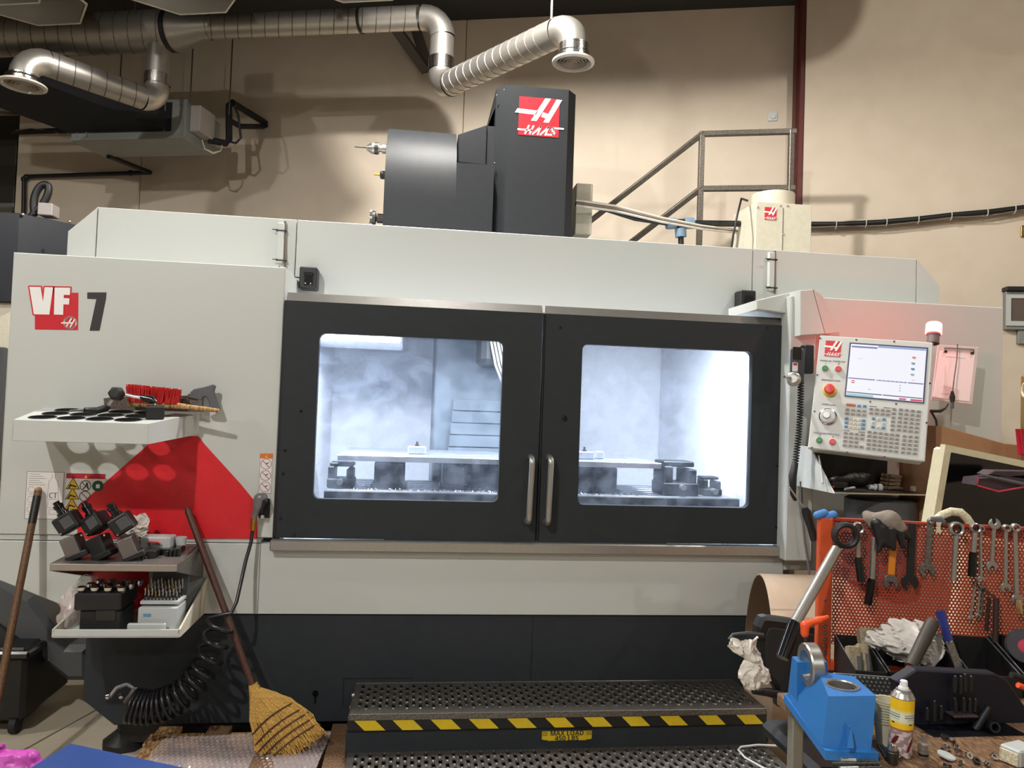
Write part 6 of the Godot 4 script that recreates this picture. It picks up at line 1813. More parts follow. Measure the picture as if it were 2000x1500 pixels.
func pendant():
	var C = Transform3D(Basis.from_euler(Vector3(-0.261, -0.501, -0.077)), EYE + (Vector3(2.148, 1.777, 0.303) - EYE) * 0.957)
	var t = thing("control_panel", "white machine control panel with bright screen, keypad and red emergency stop, right of the doors", "control panel", C.origin, C.basis)
	var w = 0.4785; var h = 0.555
	part(t, "front_plate", mb().box(Vector3(0, 0, -0.012), Vector3(w, h, 0.024), 0.004), M("panel_white"))
	part(t, "rear_housing", mb().box(Vector3(0.004, 0.0, -0.075), Vector3(w - 0.01, h - 0.02, 0.105), 0.01), M("panel_white"))
	var Z = func(x, y): return on(C, 1560 + x / 5.5552, 640 + y / 5.5552)
	var k = 0.5 / 1270.0
	var m
	# screen
	var a = Z.call(553, 180); var b = Z.call(1397, 217); var c = Z.call(1345, 812); var d = Z.call(515, 742)
	var sx0 = (a.x + d.x) / 2; var sx1 = (b.x + c.x) / 2; var sy1 = (a.y + b.y) / 2; var sy0 = (c.y + d.y) / 2
	part(t, "bezel", mb().frame(sx0 - 0.004, sx1 + 0.004, sy0 - 0.004, sy1 + 0.004, sx0 + 0.002, sx1 - 0.002, sy0 + 0.002, sy1 - 0.002, 0.002, 0.0, 0.0025), M("bezel_blue", Color("3a3f57"), 0.4))
	part(t, "screen", mb().rect(Vector3(sx0, sy0, 0.0012), Vector3(sx1 - sx0, 0, 0), Vector3(0, sy1 - sy0, 0)), M("screen_on"))
	area(Vector3((sx0 + sx1) / 2, (sy0 + sy1) / 2, 0.006), 0.12, Color(0.95, 0.96, 1), Vector2(sx1 - sx0, sy1 - sy0) * 0.95, t, Basis(Vector3.UP, PI))
	# keys
	var kp = part(t, "keypad", mb().box(Vector3((Z.call(480, 1100).x + Z.call(1330, 1100).x) / 2, Z.call(900, 1100).y, 0.0002), Vector3(0.345, 0.235, 0.0008)), M("panel_white"))
	var keys = {}
	for q in [["g", 0.0185, "key_grey"], ["b", 0.0155, "key_blue"], ["w", 0.0135, "key_white"], ["r", 0.04, "key_red"]]:
		var kb_ = mb()
		kb_.box(Vector3(0, 0, 0.002), Vector3(q[1], 0.0122, 0.004), 0.0014)
		keys[q[0]] = [kb_.mesh(), M(q[2]), mb().box(Vector3(0, 0, 0.0041), Vector3(q[1] * 0.45, 0.0028, 0.0006)).mesh()]
	var put = func(x, y, kind, mark = true):
		var p = Z.call(x, y)
		var i = part(kp, "key", keys[kind][0], keys[kind][1])
		i.position = Vector3(p.x, p.y, 0.0004)
		if mark:
			var mk = MeshInstance3D.new()
			mk.mesh = keys[kind][2]
			return [p, mk]
		return null
	var marks = []
	var grids = [[530, 890, 60, 5.5, -3, 42, 4, 2], [787, 883, 61, 6, -3, 43, 4, 2], [1033, 887, 0, 0, -3.5, 44, 1, 6], [1107, 890, 64.5, 7, -4.5, 44, 4, 6], [510, 1143, 60, 6, -3.5, 44, 4, 4], [767, 1132, 60.5, 7, -3.5, 44, 6, 5], [1147, 1177, 65, 6, -4.5, 44, 3, 5]]
	for g in grids:
		for i in int(g[6]):
			for j in int(g[7]):
				if g[0] == 510 and i == 3 and j == 2: continue
				marks.append(put.call(g[0] + i * g[2] + j * g[4], g[1] + i * g[3] + j * g[5], "g"))
	for i in 5:
		for j in 3: marks.append(put.call(520 + i * 46 - j * 3, 988 + i * 5 + j * 43, "b" if i % 4 == 0 else "w"))
	for q in [[812, 988, "b"], [868, 993, "w"], [925, 998, "b"], [808, 1030, "w"], [920, 1043, "w"], [805, 1078, "b"], [862, 1083, "w"], [918, 1090, "b"], [655, 850, "b"], [715, 853, "b"], [565, 840, "r"]]: marks.append(put.call(q[0], q[1], q[2]))
	m = mb()
	for q in marks:
		if q == null: continue
		m.box(Vector3(q[0].x, q[0].y, 0.0046), Vector3(0.007, 0.0024, 0.0006))
		q[1].free()
	stuff(part(kp, "key_print", m, M("logo_ink")))
	m = mb()
	for q in [[770, 852, 845, 860], [925, 868, 1000, 874], [490, 1115, 548, 1121], [652, 1133, 715, 1139]]:
		var p = Z.call(q[0], q[1]); var r = Z.call(q[2], q[3]); m.stroke([Vector2(p.x, p.y), Vector2(r.x, r.y)], 0.0026, 0, 0.0012)
	part(t, "printed_line", m, M("logo_ink"))
	# buttons
	var disc = func(x, y, r, hh, mat, called):
		var p = Z.call(x, y)
		var mm = mb(Transform3D(Basis(Vector3.RIGHT, Vector3(0, 0, 1), Vector3(0, -1, 0)), Vector3(p.x, p.y, 0)))
		mm.lathe([Vector2(r, 0), Vector2(r, hh * 0.7), Vector2(r * 0.85, hh), Vector2(0.0001, hh)], 24)
		return part(t, called, mm, M(mat))
	for q in [[285, 443, "btn_green", "start_button"], [427, 450, "btn_red", "stop_button"], [222, 1222, "btn_green", "start_button"], [365, 1240, "btn_red", "stop_button"]]:
		disc.call(q[0], q[1], 0.0165, 0.006, "panel_white", "button_ring")
		disc.call(q[0], q[1], 0.0138, 0.012, q[2], q[3])
	disc.call(335, 683, 0.03, 0.012, "btn_yellow", "emergency_collar")
	disc.call(330, 686, 0.016, 0.03, "btn_red", "emergency_stem")
	var p0 = Z.call(333, 686)
	m = mb(Transform3D(Basis(Vector3.RIGHT, Vector3(0, 0, 1), Vector3(0, -1, 0)), Vector3(p0.x, p0.y, 0)))
	m.lathe([Vector2(0.016, 0.022), Vector2(0.0235, 0.026), Vector2(0.0235, 0.036), Vector2(0.018, 0.041), Vector2(0.0001, 0.042)], 24)
	part(t, "emergency_button", m, M("btn_red"), "red mushroom button")
	disc.call(315, 968, 0.039, 0.012, "chrome", "jog_ring")
	disc.call(315, 968, 0.034, 0.018, "light_plastic", "jog_wheel")
	disc.call(300, 960, 0.017, 0.026, "steel", "jog_knob")
	for q in [["POWER ON", 293, 360], ["POWER OFF", 437, 368], ["EMERGENCY STOP", 348, 572], ["HANDLE JOG", 325, 835], ["CYCLE START", 232, 1145], ["FEED HOLD", 375, 1158]]:
		var p = Z.call(q[1], q[2])
		var i = text(t, "lettering", q[0], Vector3.ZERO, 0.0095, M("sticker_line"))
		i.transform = Transform3D(Basis(), Vector3(p.x, p.y, 0.0006))
	for q in [["I", 292, 390], ["O", 434, 394], ["O", 373, 1183], ["I", 232, 1165]]:
		var p = Z.call(q[1], q[2])
		var i = text(t, "lettering", q[0], Vector3.ZERO, 0.011, M("sticker_line"))
		i.transform = Transform3D(Basis(), Vector3(p.x, p.y, 0.0006))
	m = mb()
	for q in [[233, 115], [625, 132], [1035, 150], [1463, 170], [202, 513], [172, 908], [143, 1302], [525, 1352], [930, 1403], [1350, 1462], [1425, 604], [1387, 1032], [776, 803], [1057, 828]]:
		var p = Z.call(q[0], q[1]); m.at(Transform3D(Basis(Vector3.RIGHT, Vector3(0, 0, 1), Vector3(0, -1, 0)), Vector3(p.x, p.y, 0))).lathe([Vector2(0.0045, 0), Vector2(0.004, 0.002), Vector2(0.0001, 0.002)], 10)
	part(t, "screw", m, M("dark_steel"))
	var lp = Z.call(277, 308); var lq = Z.call(467, 150)
	logo(t, "brand_badge", C * Transform3D(Basis(), Vector3(lp.x, lp.y, 0.0002)), lq.x - lp.x, lq.y - lp.y)
	# red signal lamp on top
	var bl = C.affine_inverse() * P(1815, 664, 0.33)
	bl = Vector3(bl.x, h / 2 + 0.012, -0.05)
	var ws = C * bl
	part(t, "lamp_stem", mb(Transform3D(Basis(), bl)).lathe([Vector2(0.027, 0), Vector2(0.026, 0.04), Vector2(0.03, 0.042), Vector2(0.03, 0.05), Vector2(0.001, 0.05)], 18), M("grey_hose"))
	part(t, "lamp_lens", mb(Transform3D(Basis(), bl + Vector3(0, 0.05, 0))).lathe([Vector2(0.034, 0), Vector2(0.035, 0.006), Vector2(0.034, 0.044), Vector2(0.03, 0.05), Vector2(0.001, 0.051)], 24), glow("red_lamp", Color(1, 0.5, 0.5), 4.0), "glowing red signal lamp")
	omni(bl + Vector3(0, 0.072, 0), 0.11, Color(1, 0.12, 0.14), 0.02, t)
	# arm and post that carry the panel
	m = mb(); m.prism([Vector2(-0.09, 0), Vector2(0.09, 0), Vector2(0.09, -0.16), Vector2(-0.09, -0.16)], 0, 0.1) if false else null
	var q0 = P(1541, 575, 0.1); var q1 = P(1593, 575, 0.1)
	m = mb(); m.box(Vector3((q0.x + q1.x) / 2 + 0.01, (2.27 + 0.95) / 2, 0.05), Vector3(q1.x - q0.x, 2.27 - 0.95, 0.1), 0.006); wpart(t, "post", m, M("white_paint"))
	m = mb(); m.prism([P2(1478, 586, 0.05), P2(1565, 566, 0.05), P2(1565, 640, 0.05), P2(1538, 640, 0.05), P2(1538, 612, 0.05), P2(1478, 604, 0.05)], -0.3, 0.05, 0.004); wpart(t, "arm_beam", m, M("white_paint"))
	var A = [P2(1563, 567, 0.16), P2(1588, 565, 0.16), P2(1612, 652, 0.16), P2(1563, 655, 0.16)]
	m = mb(); m.prism(A, 0.05, 0.16, 0.003); wpart(t, "arm_end", m, M("white_paint"))
	m = mb()
	var lo = [Vector3(A[1].x, A[1].y, 0.16), Vector3(A[2].x, A[2].y, 0.16)]
	var u1 = P(1606, 577, 0.09); var u2 = P(1640, 648, 0.09)
	m.poly([lo[0], lo[1], u2, u1], Vector3(0.5, 0, 1))
	m.poly([lo[0], u1, u1 + Vector3(0, 0, -0.15), lo[0] + Vector3(0, 0, -0.15)], Vector3.UP)
	m.poly([lo[1], u2, u2 + Vector3(0, 0, -0.15), lo[1] + Vector3(0, 0, -0.15)], Vector3.DOWN)
	m.poly([u1, u2, u2 + Vector3(0, 0, -0.15), u1 + Vector3(0, 0, -0.15)], Vector3(1, 0, 0))
	wpart(t, "arm_cover", m, M("white_paint"))
	var nn = (lo[1] - lo[0]).cross(u1 - lo[0]).normalized()
	if nn.z < 0: nn = -nn
	m = mb()
	for q in [[1598, 593], [1611, 613]]:
		m.at(ax(PL(q[0], q[1], lo[0], nn) + nn * 0.0005, nn)).lathe([Vector2(0.009, 0), Vector2(0.0001, 0.0006)], 14)
	wpart(t, "hole", m, M("black"))
	part(t, "rear_mount", mb().box(Vector3(-0.08, 0.05, -0.19), Vector3(0.2, 0.3, 0.14), 0.01), M("white_paint"))
	# jog handset
	var hz = 0.26
	t = thing("jog_handset", "dark grey handset with a silver wheel and coiled cord hanging beside the door", "handset", P(1559, 710, hz))
	var hb = P(1547, 745, hz); var ht = P(1566, 678, hz)
	m = mb(ax((P(1558, 679, hz)), P(1556, 752, hz) - P(1558, 679, hz))); var hl = P(1558, 679, hz).distance_to(P(1556, 752, hz))
	m.box(Vector3(0, hl / 2, 0), Vector3(0.062, hl, 0.045), 0.012); wpart(t, "body", m, M("handset", Color("3b3d42"), 0.45))
	m = mb(); m.box(P(1557, 690, hz + 0.023), Vector3(0.042, 0.06, 0.004), 0.001); wpart(t, "display", m, M("black_gloss"))
	m = mb(); m.box(P(1553, 717, hz + 0.024), Vector3(0.026, 0.042, 0.004), 0.001); wpart(t, "sticker", m, M("sticker_white"))
	m = mb(); m.box(P(1553, 711, hz + 0.027), Vector3(0.02, 0.01, 0.002)); wpart(t, "red_mark", m, M("sign_red"))
	m = mb(ax(P(1550, 741, hz + 0.02), Vector3(-0.6, 0.1, 1))); m.lathe([Vector2(0.034, 0), Vector2(0.034, 0.012), Vector2(0.028, 0.018), Vector2(0.018, 0.022), Vector2(0.001, 0.022)], 22); wpart(t, "wheel", m, M("steel"))
	m = mb(); m.tube([P(1544, 738, hz + 0.045), P(1532, 736, hz + 0.075)], 0.006, 8); wpart(t, "crank", m, M("chrome"))
	m = mb(); m.box(P(1576, 702, hz - 0.06), Vector3(0.05, 0.14, 0.05), 0.006); wpart(t, "holder", m, M("black"))
	var cp = []
	var ca = P(1564, 748, hz + 0.0); var cbb = P(1553, 905, hz - 0.02)
	for i in 421:
		var f = i / 420.0
		var an = TAU * 30 * f
		cp.append(ca.lerp(cbb, f) + Vector3(cos(an) * 0.0125 + 0.008 * sin(f * 3), 0, sin(an) * 0.0125))
	m = mb(); m.tube(cp, 0.0034, 5); wpart(t, "coiled_cord", m, M("black"))
	m = mb(); m.tube([cbb, P(1548, 930, hz), P(1549, 965, hz), P(1553, 975, hz - 0.05)], [0.016, 0.02, 0.014, 0.01], 8); wpart(t, "strain_relief", m, M("black"))
	# hanging thin cables by the post
	t = thing("hanging_cable", "grey cable hanging down the white post below the coiled cord", "cable", P(1570, 1000, 0.15))
	m = mb(); m.tube([P(1564, 940, 0.16), P(1566, 1000, 0.16), P(1572, 1060, 0.16), P(1580, 1110, 0.16), P(1580, 1180, 0.14), P(1578, 1250, 0.1)], 0.006, 6); wpart(t, "cable", m, M("grey_hose"))
	# clipboard
	var CB = Transform3D(Basis.from_euler(Vector3(-0.05, -0.12, -0.06)), P(1868, 731, 0.14))
	t = thing("clipboard", "clipboard with a white sheet hanging right of the control panel", "clipboard", CB.origin, CB.basis)
	var b0 = on(CB, 1832, 673); var b1 = on(CB, 1912, 678); var b2 = on(CB, 1899, 790); var b3 = on(CB, 1819, 781)
	part(t, "board", mb().prism([Vector2(b0.x, b0.y), Vector2(b1.x, b1.y), Vector2(b2.x, b2.y), Vector2(b3.x, b3.y)], -0.004, 0, 0.0015), M("panel_white"))
	var e0 = on(CB, 1836, 685); var e1 = on(CB, 1904, 690); var e2 = on(CB, 1893, 784); var e3 = on(CB, 1822, 776)
	part(t, "sheet", mb().prism([Vector2(e0.x, e0.y), Vector2(e1.x, e1.y), Vector2(e2.x, e2.y), Vector2(e3.x, e3.y)], 0, 0.002), M("paper"))
	var c0 = on(CB, 1843, 684); var c1 = on(CB, 1900, 688)
	part(t, "clip", mb().tube([Vector3(c0.x, c0.y - 0.008, 0.006), Vector3(c0.x, c0.y + 0.01, 0.008), Vector3(c1.x, c1.y + 0.012, 0.008), Vector3(c1.x, c1.y - 0.008, 0.006)], 0.004, 6), M("chrome"))
	m = mb(); m.box(c0 + Vector3(0.006, -0.006, 0.006), Vector3(0.016, 0.012, 0.01), 0.002); m.box(c1 + Vector3(-0.006, -0.006, 0.006), Vector3(0.016, 0.012, 0.01), 0.002); part(t, "clip_foot", m, M("black"))
	m = mb()
	for q in [[1846, 696, 0.1], [1838, 768, 0.07]]:
		var p = on(CB, q[0], q[1]); m.box(Vector3(p.x + q[2] / 2, p.y - 0.002, 0.0022), Vector3(q[2], 0.0015, 0.0006))
	part(t, "printed_line", m, M("sticker_line"))
	t = thing("hanging_key", "small black handled key tool hanging on a string over the clipboard", "tool", P(1860, 790, 0.2))
	m = mb(); m.tube([P(1870, 672, 0.18), P(1869, 700, 0.18), P(1864, 735, 0.19), P(1860, 768, 0.2)], 0.003, 5); wpart(t, "string", m, M("grey_plastic"))
	m = mb(); m.tube([P(1860, 764, 0.2), P(1860, 776, 0.2), P(1860, 785, 0.2)], [0.006, 0.014, 0.01], 10); wpart(t, "handle", m, M("black"))
	m = mb(); m.box(P(1860, 790, 0.2), Vector3(0.016, 0.04, 0.012), 0.003); wpart(t, "ferrule", m, M("grey_plastic"))
	m = mb(); m.tube([P(1859, 796, 0.2), P(1858, 815, 0.2), P(1857, 833, 0.2)], [0.004, 0.0035, 0.001], 6); wpart(t, "tip", m, M("chrome"))
	t = thing("signal_plug", "black plug and cable on the right side of the control panel", "plug", P(1825, 820, 0.35))
	m = mb(); m.tube([P(1818, 803, 0.34), P(1836, 803, 0.34), P(1846, 798, 0.32), P(1852, 789, 0.25)], [0.009, 0.008, 0.005, 0.004], 6); wpart(t, "upper_cable", m, M("black"))
	m = mb(); m.tube([P(1820, 806, 0.34), P(1828, 820, 0.34), P(1830, 835, 0.34), P(1822, 843, 0.34)], 0.005, 6); m.box(P(1824, 838, 0.34), Vector3(0.03, 0.024, 0.02), 0.004); wpart(t, "lower_plug", m, M("black"))

func tray_things():
	var m
	var zf = 0.46; var zb = 0.12
	var f0 = P(1630, 964, zf); var f1 = P(1820, 966, zf)
	var yb = f0.y
	var t = thing("pendant_tray", "shallow grey tray under the control panel holding small tools", "tray", Vector3((f0.x + f1.x) / 2, yb, 0.3))
	m = mb(); m.box(Vector3((f0.x + f1.x) / 2, yb, (zf + zb) / 2), Vector3(f1.x - f0.x, 0.004, zf - zb)); wpart(t, "floor_plate", m, M("dark_steel"))
	m = mb(); m.box(Vector3((f0.x + f1.x) / 2, yb + 0.003, zf), Vector3(f1.x - f0.x, 0.008, 0.004), 0.001); wpart(t, "front_edge", m, M("chrome"))
	m = mb(); m.box(Vector3((f0.x + f1.x) / 2, yb + 0.1, zb), Vector3(f1.x - f0.x, 0.2, 0.006)); wpart(t, "back_plate", m, M("black"))
	m = mb(Transform3D(Basis(Vector3(0, 0, -1), Vector3.UP, Vector3.RIGHT), Vector3(f0.x, 0, 0))); m.prism([Vector2(-zf, yb), Vector2(-zb, yb), Vector2(-zb, yb + 0.2), Vector2(-zb - 0.12, yb + 0.2)], -0.003, 0.003); wpart(t, "side_plate", m, M("white_paint"))
	var T3 = func(x, y): return PL(x, y, Vector3(0, yb + 0.006, 0), Vector3.UP)
	var TZ = func(x, y, z):
		var p = P(x, y, z)
		return p
	var pens = [["white marker lying at the front left of the pendant tray", 1650, 957, 1676, 953, "panel_white"], ["silver pen lying in the middle of the pendant tray", 1690, 951, 1728, 959, "light_plastic"], ["short white marker cap in the pendant tray", 1628, 950, 1636, 951, "panel_white"], ["clear blue tipped tube in the pendant tray", 1735, 952, 1790, 958, "cloudy"], ["blue pen at the right of the pendant tray", 1780, 955, 1800, 948, "blue_handle"]]
	for q in pens:
		var p = T3.call(q[1], q[2]); var r = T3.call(q[3], q[4])
		r = p + (r - p).limit_length(0.14)
		p.z = clamp(p.z, zb + 0.05, zf - 0.02); r.z = clamp(r.z, zb + 0.05, zf - 0.02)
		t = thing("pen", q[0], "pen", Vector3(p.x, yb + 0.008, p.z))
		m = mb(); m.tube([Vector3(p.x, yb + 0.009, p.z), p.lerp(r, 0.1) * Vector3(1, 0, 1) + Vector3(0, yb + 0.009, 0), p.lerp(r, 0.9) * Vector3(1, 0, 1) + Vector3(0, yb + 0.009, 0), Vector3(r.x, yb + 0.009, r.z)], [0.004, 0.007, 0.007, 0.003], 8); wpart(t, "barrel", m, M(q[5]))
	var sm = [["small_fitting", "white ribbed plastic fitting in the pendant tray", "fitting", 1710, 943, "panel_white", 0], ["clip", "black clip with a red loop in the pendant tray", "clip", 1632, 942, "black", 1], ["black_pouch", "black pouch at the back of the pendant tray", "pouch", 1690, 925, "black", 2], ["folded_paper", "stack of folded papers at the back right of the pendant tray", "papers", 1762, 930, "cardboard", 3], ["small_box", "small cream box at the right end of the pendant tray", "box", 1782, 952, "ivory", 4]]
	for q in sm:
		var p = P(q[3], q[4], 0.3)
		p.y = yb + 0.003
		t = thing(q[0], q[1], q[2], p)
		match q[6]:
			0:
				part(t, "body", mb(ax(Vector3(-0.03, 0.016, 0), Vector3(1, 0.0, 0.2))).lathe([Vector2(0.008, 0), Vector2(0.012, 0.0), Vector2(0.012, 0.02), Vector2(0.016, 0.022), Vector2(0.016, 0.03), Vector2(0.012, 0.032), Vector2(0.017, 0.04), Vector2(0.017, 0.055), Vector2(0.01, 0.06), Vector2(0.001, 0.06)], 16), M(q[5]))
				part(t, "black_ring", mb(ax(Vector3(-0.03, 0.016, 0), Vector3(1, 0.0, 0.2))).lathe([Vector2(0.0165, 0.031), Vector2(0.0165, 0.036)], 16), M("black"))
			1:
				part(t, "body", mb().box(Vector3(0.02, 0.018, 0), Vector3(0.08, 0.034, 0.03), 0.008), M(q[5]))
				part(t, "red_loop", mb().tube(circle(Vector3(-0.02, 0.026, 0.012), Vector3(0.3, 0, 1), 0.016, 4), 0.004, 6), M("orange_bright"))
			2: part(t, "fabric", mb().blob([[Vector3(-0.09, 0.03, -0.12), Vector3(0.06, 0.03, -0.12), 0.024, 0.026], [Vector3(0.0, 0.05, -0.13), Vector3(0.09, 0.055, -0.13), 0.02, 0.02]], 0.008, 0.03, 0.004, 20.0, 5), M(q[5]))
			3:
				for i in 4: part(t, "sheet", mb().box(Vector3(0.004 * i, 0.01 + i * 0.018, -0.1), Vector3(0.06, 0.014, 0.08), 0.002, Basis(Vector3(0, 0, 1), 0.1 - 0.05 * i)), M(q[5]))
			4: part(t, "body", mb().box(Vector3(0, 0.013, 0.02), Vector3(0.035, 0.026, 0.03), 0.004), M(q[5]))
	t = thing("test_probe", "slim white probe leaning in the left corner of the pendant tray", "probe", P(1606, 948, 0.34))
	m = mb(); m.tube([P(1607, 944, 0.4), P(1603, 912, 0.36), P(1599, 890, 0.32)], [0.006, 0.0045, 0.003], 8); wpart(t, "shaft", m, M("light_plastic"))
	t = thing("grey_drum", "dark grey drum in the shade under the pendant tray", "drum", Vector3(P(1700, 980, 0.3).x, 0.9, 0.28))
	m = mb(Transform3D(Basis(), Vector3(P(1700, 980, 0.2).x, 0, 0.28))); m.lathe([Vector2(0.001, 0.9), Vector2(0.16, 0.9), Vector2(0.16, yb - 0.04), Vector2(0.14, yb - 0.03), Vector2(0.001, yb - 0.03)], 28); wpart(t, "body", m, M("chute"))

func right_things():
	pendant()
	tray_things()
	var m; var t
	# monitor hanging askew and what is round it
	var z = 0.92
	var tl = P(1847, 868, z); var bl = P(1818, 1022, z); var tr = P(2000, 900, z)
	var ex = (tr - tl).normalized(); var ez = ex.cross((tl - bl).normalized()).normalized(); var ey = ez.cross(ex)
	var MF = Transform3D(Basis(ex, ey, ez), tl)
	t = thing("monitor", "switched off monitor with a cream frame standing askew behind the orange tool board", "monitor", MF.origin, MF.basis)
	var mw = tl.distance_to(tr) * 1.5; var mh = tl.distance_to(bl) * 1.12
	part(t, "frame", mb().frame(0, mw, -mh, 0, 0.028, mw - 0.028, -mh + 0.03, -0.026, 0.003, -0.03, 0), M("beige_plastic"))
	part(t, "screen", mb().box(Vector3(mw / 2, -mh / 2, -0.012), Vector3(mw - 0.05, mh - 0.05, 0.01)), M("screen_off"))
	part(t, "rear_shell", mb().box(Vector3(mw / 2, -mh / 2, -0.06), Vector3(mw - 0.02, mh - 0.02, 0.06), 0.01), M("beige_plastic"))
	part(t, "stand", mb().box(Vector3(mw / 2, -mh / 2 - 0.5, -0.09), Vector3(0.1, 0.8, 0.05), 0.01), M("beige_plastic"))
	t = thing("cardboard_box", "brown cardboard box behind the monitor", "box", P(1900, 960, 0.45))
	m = mb(); m.prism([P2(1840, 832, 0.5), P2(1962, 866, 0.5), P2(2100, 880, 0.5), P2(2100, 1050, 0.5), P2(1834, 1040, 0.5)], 0.2, 0.5, 0.003); wpart(t, "body", m, M("box_brown"))
	t = thing("red_rimmed_tray", "black six sided holder with a red rim in front of the dark monitor", "holder", P(1950, 940, 1.1))
	m = mb(); m.prism([P2(1911, 934, 1.1), P2(1908, 948, 1.1), P2(1950, 960, 1.1), P2(2030, 948, 1.1), P2(2030, 925, 1.1)], 1.02, 1.1, 0.002); wpart(t, "body", m, M("plum", Color("3a2a30"), 0.5))
	m = mb(); m.tube([P(1911, 932, 1.105), P(1908, 948, 1.105), P(1950, 960, 1.105), P(2030, 946, 1.105)], 0.0035, 6); wpart(t, "rim", m, M("magenta_hub"), "red rim")
	m = mb(); m.prism([P2(1922, 926, 1.08), P2(1935, 918, 1.08), P2(2030, 920, 1.08), P2(2030, 940, 1.08)], 1.04, 1.1, 0.003); wpart(t, "lid", m, M("plum"))
	m = mb(); m.tube([P(1900, 930, 1.12), P(1920, 928, 1.12), P(1960, 937, 1.12), P(2030, 952, 1.12)], [0.002, 0.004, 0.006, 0.006], 8); wpart(t, "pen", m, M("grey_plastic"))
	# cabinet with a mesh window at the right edge
	t = thing("wall_cabinet", "grey metal cabinet with a dark mesh window at the right edge", "cabinet", BX * W(1985, 610, 0.26))
	var ca = W(1965, 569, 0.31); var cb = W(2080, 645, 0.31)
	m = mb(BX); m.box(Vector3((ca.x + cb.x) / 2, (ca.y + cb.y) / 2, 0.28), Vector3(cb.x - ca.x, ca.y - cb.y, 0.06), 0.004); wpart(t, "body", m, M("ac_metal"))
	m = mb(BX); m.frame(ca.x, cb.x, cb.y + 0.03, ca.y - 0.03, ca.x + 0.035, cb.x - 0.02, cb.y + 0.07, ca.y - 0.06, 0.004, 0.31, 0.325); wpart(t, "door_frame", m, M("light_plastic"))
	m = mb(BX); m.box(Vector3((ca.x + cb.x) / 2, (ca.y + cb.y) / 2, 0.312), Vector3(cb.x - ca.x - 0.06, ca.y - cb.y - 0.12, 0.006)); wpart(t, "mesh_window", m, M("mesh_brown", Color("5a4c44"), 0.6))
	m = mb(BX); m.box(Vector3(ca.x + 0.14, ca.y + 0.02, 0.30), Vector3(0.3, 0.035, 0.1), 0.004); wpart(t, "lid", m, M("black"))
	m = mb(BX); m.box(Vector3((ca.x + cb.x) / 2 + 0.06, cb.y - 0.06, 0.27), Vector3(cb.x - ca.x - 0.1, 0.12, 0.04), 0.004); wpart(t, "lower_housing", m, M("ac_metal"))
	t = thing("red_cover", "dark red flat cover standing at the right edge above the monitor", "cover", P(1996, 860, 0.6))
	m = mb(); m.prism([P2(1993, 838, 0.6), P2(2040, 838, 0.6), P2(2040, 900, 0.6), P2(1998, 888, 0.6)], 0.57, 0.6, 0.003); wpart(t, "body", m, M("sign_red"))
	t = thing("yellow_bracket", "olive yellow bracket at the right edge above the red cover", "bracket", P(1996, 760, 0.6))
	m = mb(); m.box(P(2010, 790, 0.6), Vector3(0.05, 0.26, 0.05), 0.006); wpart(t, "body", m, M("olive_y", Color("6f6236"), 0.6))
	m = mb(); m.tube(circle(P(2002, 762, 0.63), Vector3(1, 0, 0.4), 0.03, 14), 0.006, 6, false); wpart(t, "ring", m, M("ivory"))
	rack()
	bench()
	chair()

